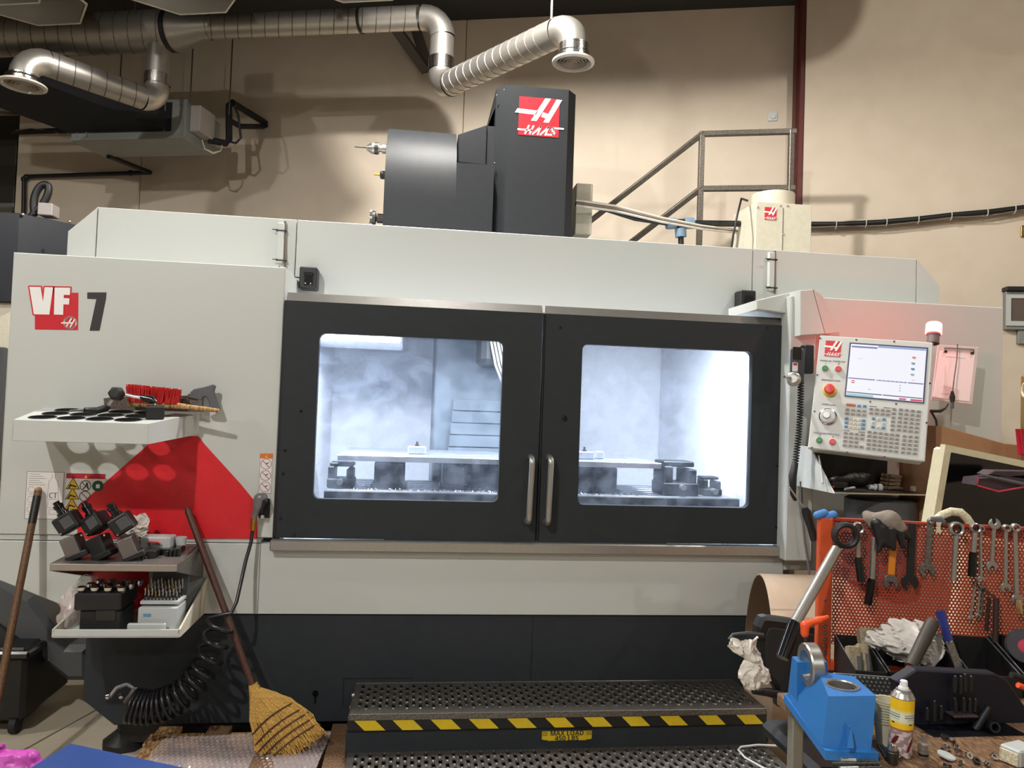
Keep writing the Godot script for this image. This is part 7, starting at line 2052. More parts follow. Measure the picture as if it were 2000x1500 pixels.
func rack():
	var m; var t
	var R = Transform3D(Basis(Vector3.UP, deg_to_rad(-14)), P(1598, 1009, 1.28))
	var L = func(x, y, off = 0.0): return on(R, x, y, off)
	t = thing("tool_rack", "orange steel rack with a perforated back board behind the workbench", "rack", Vector3(R.origin.x, 0, R.origin.z), R.basis)
	var pw = L.call(1625, 1030).x
	m = mb(R); m.box(Vector3(pw / 2, -R.origin.y / 2, 0.0), Vector3(pw, R.origin.y, 0.035), 0.004); var ps = wpart(t, "post", m, M("orange_paint"))
	m = mb(R)
	for i in 7: m.at(R * ax(Vector3(pw * 0.55, L.call(1608, 1223 + i * 13, 0.018).y, 0.018), Vector3(0, 0, 1))).lathe([Vector2(0.008, 0), Vector2(0.006, 0.005), Vector2(0.001, 0.006)], 4)
	m.at(R * ax(Vector3(pw * 0.5, L.call(1608, 1173, 0.018).y, 0.018), Vector3(0, 0, 1))).lathe([Vector2(0.005, 0), Vector2(0.001, 0.001)], 10)
	wpart(ps, "stud", m, M("dull_steel"))
	m = mb(R); m.box(Vector3(0.95, -R.origin.y / 2, 0.0), Vector3(pw, R.origin.y, 0.035), 0.004); wpart(t, "post", m, M("orange_paint"))
	m = mb(R)
	var ps_ = 0.0112; var ry = ps_ * 0.866; var nx = int(0.78 / ps_); var ny = 42
	for j in ny:
		for i in nx: m.cell(Vector2(pw + ps_ * (i + 0.5 + 0.5 * (j % 2)), -0.012 - ry * (j + 0.5)), ps_ / 2, ry / 2, 0.0036, 0.0036, -0.0015, 0.0, 6)
	m.box(Vector3(pw + 0.39, -0.006, 0.0), Vector3(0.78, 0.012, 0.012), 0.002)
	wpart(t, "perforated_board", m, M("orange_mesh"))
	m = mb(R); m.box(Vector3(0.45, -0.5, 0.0), Vector3(0.9, 0.06, 0.03), 0.004); wpart(t, "cross_bar", m, M("orange_paint"))
	m = mb(R); m.box(Vector3(0.47, L.call(1700, 1330, 0.1).y - 0.004, 0.13), Vector3(0.94, 0.006, 0.26)); wpart(t, "bin_shelf", m, M("black"))
	# black open bins on the rack's shelf
	var yb = L.call(1700, 1330, 0.1).y
	var xe = [1630, 1690, 1836, 1932, 2040]
	for i in 4:
		var a = L.call(xe[i], 1240, 0.02); var b = L.call(xe[i + 1], 1240, 0.02)
		var bt = thing("open_bin", ["black open bin at the left end holding sharpening stones", "wide black open bin under the white cloth", "black open bin with loose metal parts, right of the blue handled file", "black open bin at the right end by the grinding wheel"][i], "bin", R * Vector3((a.x + b.x) / 2, yb, 0.12), R.basis, "black bins on the rack")
		var w = b.x - a.x - 0.004; var hh = a.y - yb
		part(bt, "floor_plate", mb().box(Vector3(0, 0.003, 0), Vector3(w, 0.004, 0.22)), M("black"))
		part(bt, "back_wall", mb().box(Vector3(0, hh / 2, -0.108), Vector3(w, hh, 0.004), 0.001), M("black"))
		part(bt, "front_wall", mb().box(Vector3(0, hh * 0.3, 0.108), Vector3(w, hh * 0.6, 0.004), 0.001), M("black"))
		for s in [-1, 1]:
			part(bt, "side_wall", mb(Transform3D(Basis(Vector3(0, 0, -1), Vector3.UP, Vector3.RIGHT), Vector3(s * (w / 2 - 0.002), 0, 0))).prism([Vector2(-0.11, 0), Vector2(0.11, 0), Vector2(0.11, hh), Vector2(-0.11, hh * 0.6)], -0.0015, 0.0015), M("black"))
			part(bt, "edge", mb().tube([Vector3(s * (w / 2 - 0.002), hh, -0.11), Vector3(s * (w / 2 - 0.002), hh * 0.6, 0.11)], 0.002, 5), M("grey_plastic"))
	# perforated black shelf front
	t = thing("perforated_tray", "black perforated metal tray between the blue casting and the spray can", "tray", P(1724, 1352, 1.62), R.basis)
	m = mb(Transform3D(Basis(Vector3.RIGHT, -0.5), Vector3.ZERO))
	for j in 9:
		for i in 26: m.cell(Vector2(-0.12 + i * 0.0125 + 0.006 * (j % 2), -0.05 + j * 0.011), 0.00625, 0.0055, 0.0035, 0.003, -0.0015, 0, 6)
	part(t, "perforated_plate", m, M("black"))
	part(t, "white_lining", mb(Transform3D(Basis(Vector3.RIGHT, -0.5), Vector3(0, 0, -0.012))).box(Vector3(0.03, -0.004, 0), Vector3(0.32, 0.09, 0.001)), M("light_plastic"))
	# stones
	var sp = [[1668, 1290, 0.036, 0.095, "short pale sharpening stone at the left in the bin"], [1686, 1300, 0.034, 0.095, "dark edged sharpening stone in the middle of the bin"], [1700, 1290, 0.044, 0.14, "longest brown sharpening stone in the bin"]]
	for i in 3:
		var q = sp[i]
		var p = L.call(q[0], q[1], 0.15 - 0.03 * i)
		t = thing("sharpening_stone", q[4], "stone", R * Vector3(p.x, yb + 0.006, 0.17 - 0.03 * i), R.basis * Basis(Vector3.RIGHT, -0.35 - 0.1 * i), "stones in the left bin")
		part(t, "stone_body", mb().box(Vector3(0, q[3] / 2 + 0.01, 0), Vector3(q[2], q[3] + 0.02, 0.04), 0.003), M("stone"))
		part(t, "dark_face", mb().box(Vector3(q[2] * 0.3, q[3] / 2, 0.021), Vector3(q[2] * 0.35, q[3] * 0.8, 0.004), 0.001), M("chute"))
	# hand tools hanging on the board
	var dull = M("dull_steel"); var st = M("steel")
	var tools = [
		["spanner", "grey open ended spanner with an orange handle under the glove", [1746, 1056], [1741, 1128], 0.018, 0.01, 0.024, 0, 1, "dull_steel", 1],
		["spanner", "large black open ended spanner right of the glove", [1783, 1022], [1778, 1128], 0.022, 0.014, 0.027, 0, 1, "black", 0],
		["spanner", "large dull steel spanner with wide jaws pointing down, left of the ring wrench", [1818, 1022], [1812, 1105], 0.018, 0.01, 0.025, 2, 1, "dull_steel", 0],
		["spanner", "thin combination spanner beside the black gripped ring wrench", [1916, 1036], [1917, 1128], 0.009, 0.010, 0.0125, 2, 1, "steel", 0],
		["spanner", "double open ended spanner with one pair of jaws standing above the board", [1943, 1030], [1938, 1100], 0.011, 0.0175, 0.0175, 1, 1, "steel", 0],
		["spanner", "combination spanner second from the right edge", [1966, 1036], [1965, 1142], 0.011, 0.012, 0.0165, 2, 1, "steel", 0],
		["spanner", "longest combination spanner at the right edge of the board", [1984, 1036], [1987, 1165], 0.013, 0.014, 0.018, 2, 1, "steel", 0],
		["spanner", "small thin spanner hanging on the chain, leftmost", [1905, 1148], [1897, 1206], 0.006, 0.006, 0.0085, 2, 1, "steel", 0],
		["spanner", "small thin spanner hanging on the chain, middle", [1915, 1150], [1911, 1200], 0.006, 0.006, 0.0085, 2, 1, "steel", 0],
		["spanner", "small thin spanner hanging on the chain, next to the dark rod", [1921, 1152], [1918, 1194], 0.006, 0.006, 0.007, 2, 1, "dull_steel", 0]]
	for q in tools:
		var a = L.call(q[2][0], q[2][1], 0.02); var b = L.call(q[3][0], q[3][1], 0.02)
		t = thing(q[0], q[1], "spanner", R * Vector3(a.x, a.y, 0.02))
		wrench(t, R, a, b, q[4], q[5], q[6], q[7], q[8], M(q[9]), 0.006, 0.014)
		if q[10]:
			m = mb(R); m.box(Vector3((a.x + b.x) / 2, (a.y + b.y) / 2 + 0.004, 0.017), Vector3(0.022, a.distance_to(b) * 0.95, 0.011), 0.003, Basis(Vector3(0, 0, 1), -(b.x - a.x) / (a.y - b.y) * -1.0)); wpart(t, "orange_sleeve", m, M("orange_tool"))
	var hw = [["ring_wrench", "ring wrench with black grip behind the big black ring", 1676, 1031, 1676, 1088, 1682, 1136, 0.019], ["ring_wrench", "silver rod tool with black grip hanging below the glove", 1707, 1050, 1703, 1130, 1695, 1180, 0.0], ["ring_wrench", "large ring wrench with a plain steel handle in the middle of the board", 1868, 1033, 1862, 1134, 1862, 1134, 0.023], ["ring_wrench", "ring wrench with steel neck and thick black grip", 1905, 1031, 1901, 1078, 1898, 1126, 0.016]]
	for q in hw:
		var a = L.call(q[2], q[3], 0.03); var b = L.call(q[4], q[5], 0.03); var c = L.call(q[6], q[7], 0.03)
		t = thing(q[0], q[1], "wrench", R * a)
		m = mb(R)
		if q[8] > 0: m.tube([a + (b - a).normalized() * q[8] * 0.9, b], 0.0085, 10)
		else: m.tube([a, b], 0.009, 10)
		wpart(t, "shaft", m, st)
		if c != b:
			m = mb(R); m.tube([b, b.lerp(c, 0.1), c], [0.01, 0.0125, 0.0125], 10); wpart(t, "grip", m, M("black_gloss"))
		if q[8] > 0:
			m = mb(R * ax(a + Vector3(0, 0, -0.008), Vector3(0, 0, 1))); m.lathe([Vector2(q[8] * 0.62, 0), Vector2(q[8], 0), Vector2(q[8], 0.014), Vector2(q[8] * 0.85, 0.017), Vector2(q[8] * 0.62, 0.014), Vector2(q[8] * 0.62, 0)], 24); wpart(t, "ring_head", m, st)
			m = mb(R * ax(a + Vector3(0, 0, -0.006), Vector3(0, 0, 1))); m.lathe([Vector2(q[8] * 0.5, 0), Vector2(q[8] * 0.62, 0), Vector2(q[8] * 0.62, 0.01), Vector2(q[8] * 0.5, 0.01), Vector2(q[8] * 0.5, 0)], 16); wpart(t, "ratchet", m, M("vise_iron"))
	t = thing("chain", "short dark chain holding the small spanners", "chain", R * L.call(1918, 1150, 0.02))
	m = mb(R)
	for i in 9:
		var p = L.call(1900 + i * 5.4, 1138 + i * 3.6, 0.026)
		m.tube(circle(p, Vector3(0.4, 0.5, 1) if i % 2 else Vector3(1, 0.2, 0.3), 0.005, 10), 0.0016, 5, false)
	wpart(t, "link", m, M("dark_steel"))
	t = thing("dark_rod", "dark rusty rod hanging at the right end of the chain", "rod", R * L.call(1945, 1200, 0.02))
	m = mb(R); m.tube([L.call(1946, 1168, 0.03), L.call(1944, 1255, 0.05)], 0.009, 8); wpart(t, "rod", m, M("rust", Color("3d2a22"), 0.6, 0.4))
	m = mb(R); m.tube([L.call(1932, 1168, 0.03), L.call(1926, 1232, 0.03)], 0.006, 8); wpart(t, "thin_rod", m, M("rust"))
	t = thing("chisel_grip", "pale wooden handle end hanging below the longest spanner", "handle", R * L.call(1990, 1190, 0.02))
	m = mb(R); m.tube([L.call(1990, 1172, 0.03), L.call(1991, 1198, 0.03)], [0.008, 0.011], 10); wpart(t, "grip", m, M("wood_raw"))
	# glove
	t = thing("work_glove", "grey and black work glove draped over the top of the tool board", "glove", R * L.call(1730, 1030, 0.03))
	var G = func(x, y, o): return R * L.call(x, y, o)
	m = mb(); m.blob([[G.call(1700, 1012, 0.03), G.call(1738, 1015, 0.045), 0.018, 0.028], [G.call(1738, 1015, 0.045), G.call(1758, 1030, 0.045), 0.026, 0.02], [G.call(1692, 1006, 0.02), G.call(1706, 1020, 0.03), 0.012, 0.02]], 0.005, 0.02, 0.0025, 25.0, 2); wpart(t, "cuff", m, M("glove_grey"))
	m = mb()
	m.blob([[G.call(1712, 1022, 0.045), G.call(1722, 1058, 0.05), 0.02, 0.015], [G.call(1722, 1058, 0.05), G.call(1716, 1074, 0.05), 0.013, 0.009], [G.call(1726, 1030, 0.055), G.call(1734, 1064, 0.055), 0.013, 0.010], [G.call(1742, 1034, 0.055), G.call(1744, 1070, 0.055), 0.014, 0.010], [G.call(1756, 1036, 0.05), G.call(1764, 1066, 0.05), 0.013, 0.010], [G.call(1766, 1038, 0.045), G.call(1775, 1050, 0.045), 0.012, 0.008]], 0.004, 0.008); wpart(t, "fingers", m, M("glove_black"))
	# big pipe handled ring wrench leaning on the post
	t = thing("leaning_wrench", "long silver tube wrench with a big black ring leaning against the orange post", "wrench", P(1530, 1290, 1.5))
	var a = G.call(1652, 1046, 0.06); var b = P(1634, 1072, 1.36); var c = P(1553, 1216, 1.45); var d = P(1528, 1285, 1.49)
	m = mb(ax(a + R.basis.z * -0.02, R.basis.z)); m.lathe([Vector2(0.028, 0), Vector2(0.042, 0), Vector2(0.043, 0.012), Vector2(0.042, 0.03), Vector2(0.034, 0.034), Vector2(0.028, 0.03), Vector2(0.028, 0)], 28); wpart(t, "ring_head", m, M("black"))
	m = mb(); m.tube([b, c], 0.0175, 14); wpart(t, "tube", m, st)
	m = mb(); m.tube([c, c.lerp(d, 0.08), d], [0.018, 0.0205, 0.019], 14); wpart(t, "grip", m, M("black_gloss"))
	# odds and ends on the top edge
	for q in [[1603, 1001, "larger blue foam piece on top of the orange post"], [1621, 1004, "smaller blue foam piece next to the larger one on the post"]]:
		t = thing("foam_piece", q[2], "foam", P(q[0], q[1] + 8, 1.29))
		part(t, "foam", mb().blob([[Vector3(-0.012, 0.004, 0), Vector3(0.012, 0.012, 0), 0.014, 0.014]], 0.005, 0.01), M("foam_blue", Color("4a7fc0") if q[0] < 1610 else Color("4a63ad"), 0.7))
	t = thing("curved_pipe", "cream coloured bent pipe on the top edge of the tool board", "pipe", G.call(1860, 1000, 0.0))
	m = mb(); m.tube([G.call(1828, 1016, -0.01), G.call(1840, 1006, -0.01), G.call(1858, 999, -0.01), G.call(1876, 1001, -0.01), G.call(1888, 1012, -0.01), G.call(1897, 1026, -0.01)], 0.014, 12); wpart(t, "pipe", m, M("ivory"))
	m = mb(); m.tube([G.call(1818, 1014, 0.0), G.call(1834, 1017, 0.0), G.call(1843, 1022, 0.0)], [0.008, 0.016, 0.012], 10); wpart(t, "end_cap", m, M("grey_plastic"))
	t = thing("hanging_tag", "small cream tag hanging from the bent pipe", "tag", G.call(1834, 1030, 0.02))
	m = mb(R); var h0 = L.call(1829, 1020, 0.02); var h1 = L.call(1839, 1041, 0.02)
	m.prism([Vector2(h0.x, h0.y), Vector2(h1.x, h0.y), Vector2(h1.x - 0.004, (h0.y + h1.y) / 2), Vector2(h1.x, h1.y), Vector2(h0.x, h1.y), Vector2(h0.x + 0.003, (h0.y + h1.y) / 2)], 0.016, 0.019); wpart(t, "tag_plate", m, M("ivory"))
	# screwdriver at the left of the post
	t = thing("long_screwdriver", "black handled screwdriver hanging left of the orange post", "screwdriver", P(1585, 1020, 1.2))
	m = mb(); m.tube([P(1542, 952, 1.22), P(1572, 994, 1.22)], 0.003, 6); wpart(t, "blade", m, st)
	m = mb(); m.tube([P(1571, 991, 1.22), P(1575, 1000, 1.22), P(1584, 1030, 1.22), P(1592, 1054, 1.22)], [0.009, 0.016, 0.013, 0.016], 10); wpart(t, "grip", m, M("black"))
	# cloth, hammer, file, grinding wheel over the bins
	t = thing("cloth", "crumpled white cloth lying over the black bins", "cloth", G.call(1765, 1260, 0.12))
	m = mb()
	m.sheet([[1742, 1209], [1716, 1224], [1692, 1238], [1690, 1252], [1702, 1264], [1728, 1272], [1745, 1288]].map(func(q): return G.call(q[0], q[1], 0.12)), [[1768, 1207], [1800, 1216], [1822, 1228], [1838, 1244], [1840, 1262], [1838, 1282], [1826, 1297]].map(func(q): return G.call(q[0], q[1], 0.12)), 0.06, 0.017, 11)
	wpart(t, "fabric", m, M("cloth"))
	t = thing("hammer", "tool with a dark brown grip and a red shaft leaning on the bins", "hammer", P(1745, 1380, 1.62))
	a = P(1822, 1214, 1.52); b = P(1778, 1303, 1.6); c = P(1738, 1378, 1.66)
	m = mb(); m.tube([a, a.lerp(b, 0.06), b], [0.018, 0.0205, 0.017], 12); wpart(t, "grip", m, M("grip_brown", Color("3a332c"), 0.6))
	m = mb(); m.tube([b, c], [0.013, 0.015], 8, true, 0.6); wpart(t, "shaft", m, M("red_paint"))
	t = thing("file", "flat steel file with a dark blue handle standing in a bin", "file", P(1858, 1310, 1.5))
	a = P(1836, 1193, 1.5); b = P(1853, 1251, 1.52); c = P(1878, 1318, 1.55)
	m = mb(); m.tube([a, a.lerp(b, 0.05), a.lerp(b, 0.6), b], [0.012, 0.015, 0.012, 0.013], 12); wpart(t, "handle", m, M("blue_handle"))
	m = mb(); m.tube([b, b.lerp(c, 0.05)], 0.011, 10); wpart(t, "ferrule", m, M("chrome"))
	m = mb(ax(b, c - b)); m.box(Vector3(0, b.distance_to(c) * 0.55, 0), Vector3(0.026, b.distance_to(c) * 1.1, 0.005), 0.001); wpart(t, "blade", m, M("dull_steel"))
	t = thing("grinding_wheel", "dark grey grinding wheel with a red centre at the right edge", "grinding wheel", P(1995, 1260, 1.55))
	m = mb(ax(P(1998, 1262, 1.5), Vector3(-0.4, 0.35, 1))); m.lathe([Vector2(0.022, 0), Vector2(0.052, 0), Vector2(0.052, 0.022), Vector2(0.022, 0.022), Vector2(0.022, 0)], 32); wpart(t, "abrasive_ring", m, M("grind"))
	m = mb(ax(P(1998, 1262, 1.5), Vector3(-0.4, 0.35, 1))); m.lathe([Vector2(0.022, 0.018), Vector2(0.012, 0.02), Vector2(0.001, 0.02)], 20); wpart(t, "hub", m, M("magenta_hub"), "red centre label")
	var rng = RandomNumberGenerator.new(); rng.seed = 9
	for i in 8:
		var p = G.call(1858 + i * 12, 1282 + (i % 3) * 9, 0.12)
		t = thing("metal_part", "loose small metal part in the black bin right of the file", "part", Vector3(p.x, R.origin.y + yb + 0.012, p.z), Basis(Vector3.UP, rng.randf() * 3), "loose metal parts in the bin")
		part(t, "body", mb(ax(Vector3.ZERO, Vector3(1, 0.3, 0))).lathe([Vector2(0.008, -0.02), Vector2(0.008, 0.0), Vector2(0.005, 0.002), Vector2(0.005, 0.02), Vector2(0.001, 0.02)], 10), M("steel") if i % 3 else M("brass"))

func bench():
	var m; var t
	var yb = 0.85
	var c0 = H(1517, 1352, yb); var c1 = H(1696, 1500, yb)
	var dv = (c1 - c0).normalized()
	var rx = Vector3(-dv.z, 0, dv.x)
	if rx.x < 0: rx = -rx
	var BF = Transform3D(Basis(rx, Vector3.UP, rx.cross(Vector3.UP)), c0)    # x along the back edge, z to the front
	t = thing("workbench", "wooden topped workbench in the bottom right corner", "workbench", Vector3(c0.x + 0.5, 0, c0.z + 0.4))
	m = mb(BF); m.box(Vector3(0.65, -0.018, 0.45), Vector3(1.3, 0.036, 0.9), 0.004); wpart(t, "wooden_top", m, M("wood_bench"))
	m = mb(BF); m.box(Vector3(0.03, -yb / 2 - 0.02, 0.06), Vector3(0.034, yb - 0.04, 0.034), 0.004); wpart(t, "leg", m, M("leg_steel", Color("8b8a80"), 0.45, 0.4))
	m = mb(BF); m.box(Vector3(0.13, -yb / 2 - 0.02, 0.3), Vector3(0.05, yb - 0.04, 0.05), 0.004); wpart(t, "leg", m, M("orange_paint"))
	m = mb(BF); m.box(Vector3(1.2, -yb / 2 - 0.02, 0.4), Vector3(0.05, yb - 0.04, 0.05), 0.004); wpart(t, "leg", m, M("orange_paint"))
	# blue casting with two bores
	var F0 = H(1612, 1466, yb + 0.02); var F1 = H(1716, 1471, yb + 0.02); var A0 = H(1531, 1356, yb + 0.02)
	t = thing("blue_fixture", "blue cast tool clamping block with two steel bores on the workbench", "fixture", Vector3(F0.x + 0.05, yb, F0.z - 0.15))
	var back = A0 - F0
	m = mb(); var up = Vector3(0, 0.022, 0)
	var lo = [F0 - up, F1 - up, F1 + back - up, A0 - up]
	loft(m, lo, lo.map(func(p): return p + up)); wpart(t, "base_flange", m, M("casting_blue"))
	var ty = P(1618, 1360, F0.z - 0.03).y
	var f0 = P(1618, 1360, F0.z - 0.03); var f1 = P(1711, 1365, F0.z - 0.03); f1.y = ty
	var g1 = H(1668, 1321, ty); var g0 = H(1598, 1311, ty)
	m = mb(); loft(m, [F0 + Vector3(0.003, 0, -0.02), F1 + Vector3(-0.006, 0, -0.02), F1 + back * 0.95 + Vector3(-0.004, 0, 0), A0 + Vector3(0.004, 0, 0.004)], [f0, f1, g1, g0], false)
	var quad = [f0, f1, g1, g0]
	var cc = H(1645, 1340, ty)
	var rim = []
	for i in 48:                    # top face with the round bore left open
		var dd = Vector2(cos(TAU * i / 48), sin(TAU * i / 48)); var best = 1e9
		for k in 4:
			var p0 = Vector2(quad[k].x - cc.x, quad[k].z - cc.z); var p1 = Vector2(quad[(k + 1) % 4].x - cc.x, quad[(k + 1) % 4].z - cc.z)
			var hit = Geometry2D.segment_intersects_segment(Vector2.ZERO, dd, p0, p1)
			if hit != null: best = min(best, hit.length())
		rim.append([cc + Vector3(dd.x, 0, dd.y) * 0.037, cc + Vector3(dd.x, 0, dd.y) * max(best, 0.0375), dd])
	for i in 48:
		var k = (i + 1) % 48
		m.poly([rim[i][0], rim[k][0], rim[k][1], rim[i][1]], Vector3.UP)
		for q in quad:              # fill up to a corner that lies between two rays
			var v = Vector2(q.x - cc.x, q.z - cc.z)
			if rim[i][2].cross(v) >= 0 and v.cross(rim[k][2]) > 0 and v.dot(rim[i][2]) > 0: m.poly([rim[i][1], q, rim[k][1]], Vector3.UP)
	wpart(t, "body", m, M("casting_blue"))
	var up1 = P(1547, 1282, A0.z + 0.06); var upy = up1.y
	m = mb(); loft(m, [A0 + Vector3(0.006, 0.0, 0.01), A0 + back.normalized() * -0.11 + Vector3(0.006, 0, 0), A0 + back.normalized() * -0.11 + Vector3(0.11, 0, 0), A0 + Vector3(0.11, 0, 0.01)], [up1, up1 + back.normalized() * -0.05, up1 + back.normalized() * -0.05 + Vector3(0.085, 0, 0), up1 + Vector3(0.09, 0, 0)].map(func(p): return Vector3(p.x, upy, p.z))); wpart(t, "rear_bracket", m, M("casting_blue"))
	m = mb(Transform3D(Basis(), cc)); m.lathe([Vector2(0.034, -0.07), Vector2(0.034, 0.001), Vector2(0.036, 0.004), Vector2(0.0405, 0.004), Vector2(0.0405, 0.0)], 40); wpart(t, "top_bore", m, M("steel"))
	m = mb(Transform3D(Basis(), cc)); m.lathe([Vector2(0.034, -0.065), Vector2(0.001, -0.065)], 32); wpart(t, "bore_floor", m, M("black"))
	m = mb(Transform3D(Basis(), cc)); m.box(Vector3(0.034, -0.012, 0.004), Vector3(0.012, 0.02, 0.016), 0.003); wpart(t, "locking_key", m, M("dark_steel"))
	var rc = P(1572, 1298, A0.z + 0.13)
	m = mb(ax(rc, Vector3(1, 0.04, 0.12))); m.lathe([Vector2(0.038, 0), Vector2(0.054, 0), Vector2(0.056, 0.004), Vector2(0.056, 0.03), Vector2(0.053, 0.034), Vector2(0.038, 0.034), Vector2(0.038, 0)], 40); wpart(t, "upright_ring", m, M("steel"))
	m = mb(); m.poly([P(1660, 1425, F0.z - 0.004), P(1664, 1425, F0.z - 0.004), P(1668, 1462, F0.z + 0.02), P(1654, 1462, F0.z + 0.02)], Vector3(0, 0, 1)); m.prism([P2(1660, 1421, F0.z), P2(1664, 1421, F0.z), P2(1667, 1463, F0.z), P2(1658, 1463, F0.z)], F0.z - 0.03, F0.z - 0.004, 0.001); wpart(t, "web", m, M("casting_blue"))
	m = mb()
	for q in [[1637, 1456], [1688, 1459]]: m.at(Transform3D(Basis(), H(q[0], q[1], yb + 0.021))).lathe([Vector2(0.0075, 0), Vector2(0.0075, 0.008), Vector2(0.004, 0.008), Vector2(0.0035, 0.004), Vector2(0.0001, 0.004)], 14)
	wpart(t, "bolt", m, M("steel"))
	# orange clamping lever standing in the ring
	t = thing("clamping_lever", "bright orange clamping lever screwed into the steel ring", "lever", P(1573, 1232, 1.66))
	m = mb(); m.blob([[P(1572, 1222, 1.66), P(1572, 1238, 1.66), 0.013, 0.011], [P(1573, 1220, 1.66), P(1600, 1211, 1.66), 0.010, 0.009], [P(1600, 1211, 1.66), P(1616, 1205, 1.66), 0.009, 0.006]], 0.004, 0.008); wpart(t, "lever_arm", m, M("orange_bright"))
	m = mb(); m.tube([P(1573, 1238, 1.66), P(1574, 1258, 1.66)], 0.005, 8); wpart(t, "stem", m, M("dark_steel"))
	# spray can
	var sc = H(1757, 1474, yb)
	t = thing("spray_can", "yellow and brown spray can with a white nozzle on the workbench", "spray can", sc, Basis(Vector3(0, 0, 1), -0.045) * Basis(Vector3.UP, 1.0))
	part(t, "tin", mb().lathe([Vector2(0.0265, 0.005), Vector2(0.0265, 0.137)], 36), M("can_print"))
	part(t, "base_rim", mb().lathe([Vector2(0.001, 0.001), Vector2(0.026, 0.0), Vector2(0.0275, 0.003), Vector2(0.0265, 0.006)], 32), M("chrome"))
	part(t, "shoulder", mb().lathe([Vector2(0.0265, 0.137), Vector2(0.0272, 0.139), Vector2(0.0262, 0.141), Vector2(0.021, 0.15), Vector2(0.017, 0.154), Vector2(0.0165, 0.157), Vector2(0.001, 0.157)], 32), M("steel"))
	part(t, "nozzle", mb().lathe([Vector2(0.012, 0.155), Vector2(0.0115, 0.162), Vector2(0.009, 0.164), Vector2(0.0085, 0.176), Vector2(0.007, 0.178), Vector2(0.001, 0.178)], 20), M("paper"))
	var stw = t.transform.affine_inverse().basis * Vector3(-0.024, 0.006, 0)
	part(t, "straw", mb().tube([Vector3(0, 0.172, 0), Vector3(0, 0.172, 0) + stw], 0.0012, 5), M("blue_handle"))
	# stack of cups behind it
	var cu = H(1729, 1452, yb)
	t = thing("cup_stack", "stack of cloudy plastic cups between the blue casting and the spray can", "cups", cu)
	for i in 9: part(t, "cup", mb().lathe([Vector2(0.021, 0.0075 * i), Vector2(0.026, 0.055 + 0.0065 * i), Vector2(0.029, 0.0555 + 0.0065 * i), Vector2(0.029, 0.058 + 0.0065 * i), Vector2(0.025, 0.057 + 0.0065 * i)], 24), M("cloudy"))
	# cutters and drills on the bench top
	var ck = H(1743, 1492, yb)
	t = thing("milling_chuck", "dark collet chuck standing in front of the spray can", "chuck", ck)
	part(t, "body", mb().lathe([Vector2(0.001, 0), Vector2(0.011, 0), Vector2(0.0145, 0.028), Vector2(0.0135, 0.03), Vector2(0.0135, 0.034), Vector2(0.001, 0.034)], 12), M("dark_steel"))
	part(t, "nut", mb().lathe([Vector2(0.012, 0.034), Vector2(0.010, 0.046), Vector2(0.006, 0.047), Vector2(0.005, 0.043), Vector2(0.001, 0.043)], 18), M("chrome"))
	var ar = H(1803, 1480, yb)
	t = thing("steel_arbor", "shiny stepped steel arbor standing right of the spray can", "arbor", ar)
	part(t, "body", mb().lathe([Vector2(0.001, 0), Vector2(0.0095, 0.0), Vector2(0.0115, 0.004), Vector2(0.0115, 0.018), Vector2(0.0125, 0.02), Vector2(0.0125, 0.034), Vector2(0.0045, 0.036), Vector2(0.0045, 0.056), Vector2(0.001, 0.056)], 22), M("steel"))
	part(t, "black_band", mb().lathe([Vector2(0.0118, 0.006), Vector2(0.0118, 0.012)], 22), M("black"))
	t = thing("pliers", "black pliers lying between the cups and the spray can", "pliers", H(1725, 1470, yb))
	m = mb(); m.tube([H(1716, 1458, yb + 0.01), H(1724, 1468, yb + 0.01), H(1732, 1482, yb + 0.008)], [0.004, 0.0055, 0.005], 8); wpart(t, "handle", m, M("black"))
	m = mb(); m.tube([H(1722, 1456, yb + 0.012), H(1730, 1466, yb + 0.012), H(1734, 1478, yb + 0.01)], [0.004, 0.0055, 0.005], 8); wpart(t, "handle", m, M("black"))
	var dl = ["upper drill of the three lying on the bench edge", "middle drill of the three lying on the bench edge, longest", "lowest drill lying on the bench edge, cut off by the picture"]
	var dq = [[1642, 1484, 1712, 1488, 0.0055], [1624, 1493, 1718, 1492, 0.006], [1640, 1502, 1725, 1500, 0.006]]
	for i in 3:
		var q = dq[i]
		var a = H(q[0], q[1], yb + 0.006); var b = H(q[2], q[3], yb + 0.006)
		t = thing("drill", dl[i], "drill", a)
		m = mb(); m.tube([a, a.lerp(b, 0.42)], q[4], 10); wpart(t, "shank", m, M("steel") if i != 1 else M("dark_steel"))
		var pts = []; var rr = []
		for k in 19:
			pts.append(a.lerp(b, 0.42 + 0.58 * k / 18)); rr.append(q[4] * (0.95 if k % 4 < 2 else 0.68) if k < 18 else 0.0008)
		m = mb(); m.tube(pts, rr, 10); wpart(t, "flute", m, M("dark_steel"))
	# navy panel with black punches
	var nz = 1.80
	t = thing("navy_tool_stand", "dark navy tool stand with rows of black tools on the workbench", "tool stand", P(1880, 1400, nz))
	m = mb(); m.prism([P2(1752, 1332, nz), P2(1790, 1308, nz), P2(1945, 1316, nz), P2(1966, 1326, nz), P2(2030, 1420, nz), P2(2030, 1476, nz), P2(1800, 1470, nz), P2(1775, 1440, nz)], nz - 0.035, nz, 0.004); var nb = wpart(t, "back_panel", m, M("navy"))
	var ly = P(1870, 1434, nz + 0.05).y
	m = mb(); m.box(Vector3(P(1900, 1434, nz + 0.05).x, ly, nz + 0.04), Vector3(0.26, 0.008, 0.08), 0.002); wpart(t, "ledge", m, M("navy"))
	m = mb(); m.box(P(1878, 1395, nz + 0.02), Vector3(0.07, 0.006, 0.04), 0.002); wpart(t, "bracket", m, M("plum"))
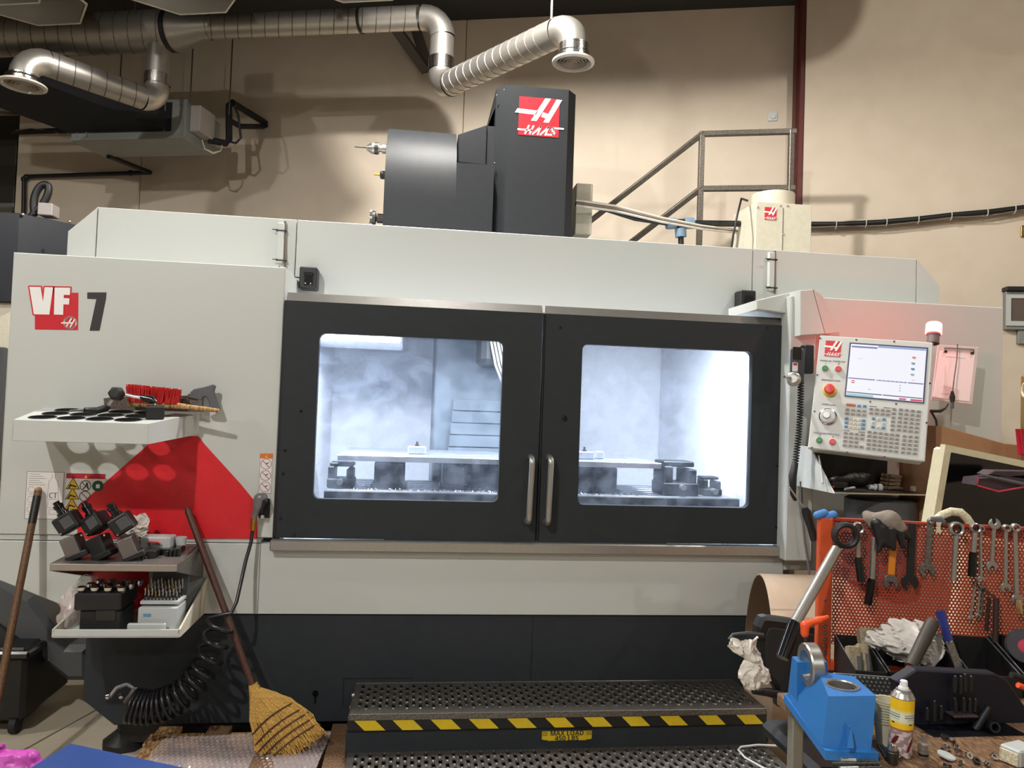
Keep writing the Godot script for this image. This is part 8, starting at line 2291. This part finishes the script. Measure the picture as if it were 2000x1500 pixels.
	m = mb(); m.box(Vector3(P(1900, 1470, nz + 0.05).x, (ly + yb) / 2, nz + 0.04), Vector3(0.26, ly - yb, 0.076), 0.003); wpart(t, "base", m, M("navy"))
	var pk = [[1865, 1364, 1867, 1392], [1882, 1364, 1882, 1394], [1894, 1366, 1894, 1392], [1905, 1366, 1904, 1390], [1866, 1322, 1864, 1352], [1877, 1322, 1876, 1354], [1885, 1318, 1884, 1350], [1897, 1322, 1896, 1350], [1811, 1384, 1811, 1406], [1825, 1370, 1825, 1408], [1838, 1380, 1838, 1404]]
	for i in pk.size():
		var q = pk[i]
		var a = P(q[0], q[1], nz + 0.02); var b = P(q[2], q[3], nz + 0.02)
		t = thing("black_punch", "black punch in the %s of the navy stand, %s from the left" % [["front row", "upper row", "left group"][0 if i < 4 else (1 if i < 8 else 2)], ["first", "second", "third", "fourth"][i % 4]], "punch", b, Basis(), ["front row punches", "upper row punches", "left group punches"][0 if i < 4 else (1 if i < 8 else 2)])
		m = mb(); m.tube([b, b.lerp(a, 0.85), a], [0.0055, 0.006, 0.004], 10); wpart(t, "shaft", m, M("black"))
		m = mb(); m.ball(a, 0.004, 8); wpart(t, "tip", m, M("dark_steel"))
	t = thing("dark_cylinder_tool", "dark slanting cylindrical tool at the right of the navy stand", "tool", P(1920, 1410, nz + 0.04))
	m = mb(); m.tube([P(1905, 1425, nz + 0.03), P(1932, 1382, nz + 0.03)], 0.011, 12); wpart(t, "shaft", m, M("vise_iron"))
	m = mb(ax(P(1940, 1420, nz + 0.05), Vector3(-0.2, 0.3, 1))); m.lathe([Vector2(0.009, -0.02), Vector2(0.014, -0.02), Vector2(0.014, 0.01), Vector2(0.009, 0.01), Vector2(0.009, -0.02)], 20); wpart(t, "collar", m, M("vise_iron"))
	# small bright parts in the corner
	t = thing("white_block", "grey white plastic block in the bottom right corner", "block", H(1985, 1490, yb), Basis(Vector3.UP, 0.3))
	part(t, "body", mb().box(Vector3(0.01, 0.02, 0), Vector3(0.07, 0.04, 0.05), 0.004), M("light_plastic"))
	part(t, "side_plate", mb().box(Vector3(-0.028, 0.018, 0.0), Vector3(0.004, 0.03, 0.044), 0.001), M("ivory"))
	t = thing("round_disc", "pale round metal disc lying on the bench near the corner", "disc", H(1848, 1482, yb))
	part(t, "plate", mb(ax(Vector3(0, 0.006, 0), Vector3(0.2, 1, 0.15))).lathe([Vector2(0.001, 0), Vector2(0.02, 0), Vector2(0.02, 0.004), Vector2(0.001, 0.004)], 26), M("light_plastic"))
	var bits = [[1845, 1442], [1848, 1462], [1866, 1462], [1858, 1448], [1872, 1472], [1890, 1476], [1906, 1488], [1925, 1494], [1878, 1492], [1850, 1498], [1940, 1480], [1838, 1468]]
	for i in bits.size():
		var p = H(bits[i][0], bits[i][1], yb + 0.004)
		t = thing("steel_nut", "small shiny steel nut scattered on the bench corner", "nut", p, Basis(Vector3(0.4, 1, 0.2).normalized(), i * 1.3) * Basis(Vector3.RIGHT, 0.5 * (i % 3)), "small steel nuts on the bench corner")
		part(t, "body", mb().lathe([Vector2(0.0045, 0), Vector2(0.009, 0), Vector2(0.009, 0.007), Vector2(0.0045, 0.007), Vector2(0.0045, 0)], 6 if i % 2 else 12), M("chrome") if i % 3 else M("dark_steel"))
	t = thing("pliers", "orange tipped black pliers at the right edge of the bench", "pliers", P(1990, 1332, 1.75))
	m = mb(); m.tube([P(1975, 1318, 1.76), P(2020, 1332, 1.76)], 0.009, 8); wpart(t, "handle", m, M("black"))
	m = mb(); m.tube([P(1988, 1338, 1.78), P(2020, 1350, 1.78)], 0.008, 8); wpart(t, "tip", m, M("orange_bright"))

func chair():
	var m
	var z = 1.12
	var t = thing("black_chair", "black plastic chair back with a white cloth over its arm, behind the workbench", "chair", Vector3(P(1530, 1300, z).x + 0.1, 0, z + 0.1))
	var pl = []
	for q in [[1489, 1207], [1500, 1205], [1545, 1211], [1600, 1222], [1600, 1390], [1545, 1390], [1521, 1382], [1519, 1350], [1508, 1334], [1492, 1318], [1482, 1296], [1479, 1265], [1481, 1225]]: pl.append(P2(q[0], q[1], z))
	m = mb(); m.prism(pl, z - 0.045, z, 0.012); wpart(t, "back_shell", m, M("black"))
	m = mb(); m.prism(pl.map(func(p): return Vector2(lerp(pl[7].x + 0.05, p.x, 0.8), lerp(pl[4].y + 0.15, p.y, 0.8))), z, z + 0.006, 0.003); wpart(t, "back_pad", m, M("rubber"))
	m = mb(); m.tube([P(1424, 1250, z), P(1432, 1243, z), P(1460, 1241, z), P(1490, 1243, z)], [0.008, 0.012, 0.014, 0.014], 10); wpart(t, "arm", m, M("black"))
	m = mb(); m.tube([P(1470, 1350, z), P(1500, 1352, z), P(1530, 1360, z)], [0.01, 0.015, 0.018], 10); wpart(t, "lower_arm", m, M("black"))
	var bx = P(1545, 1350, z).x + 0.1
	m = mb(); m.box(Vector3(bx + 0.02, 0.55, z + 0.15), Vector3(0.42, 0.06, 0.4), 0.02); wpart(t, "seat", m, M("black"))
	m = mb(); m.tube([Vector3(bx, 0.52, z + 0.15), Vector3(bx, 0.08, z + 0.15)], 0.028, 12); wpart(t, "column", m, M("dark_steel"))
	for i in 5:
		var a = TAU * i / 5
		m = mb(); m.tube([Vector3(bx, 0.1, z + 0.15), Vector3(bx + cos(a) * 0.26, 0.03, z + 0.15 + sin(a) * 0.26)], [0.024, 0.014], 8); wpart(t, "foot", m, M("black"))
	t = thing("cloth", "white cloth hanging over the arm of the black chair", "cloth", P(1465, 1300, z + 0.03))
	m = mb()
	m.sheet([[1426, 1248], [1422, 1262], [1430, 1273], [1452, 1286], [1444, 1302], [1440, 1322], [1456, 1345]].map(func(q): return P(q[0], q[1], z + 0.02)), [[1480, 1244], [1481, 1262], [1484, 1280], [1494, 1300], [1505, 1316], [1507, 1330], [1466, 1346]].map(func(q): return P(q[0], q[1], z + 0.02)), 0.035, 0.013, 7)
	wpart(t, "fabric", m, M("cloth"))
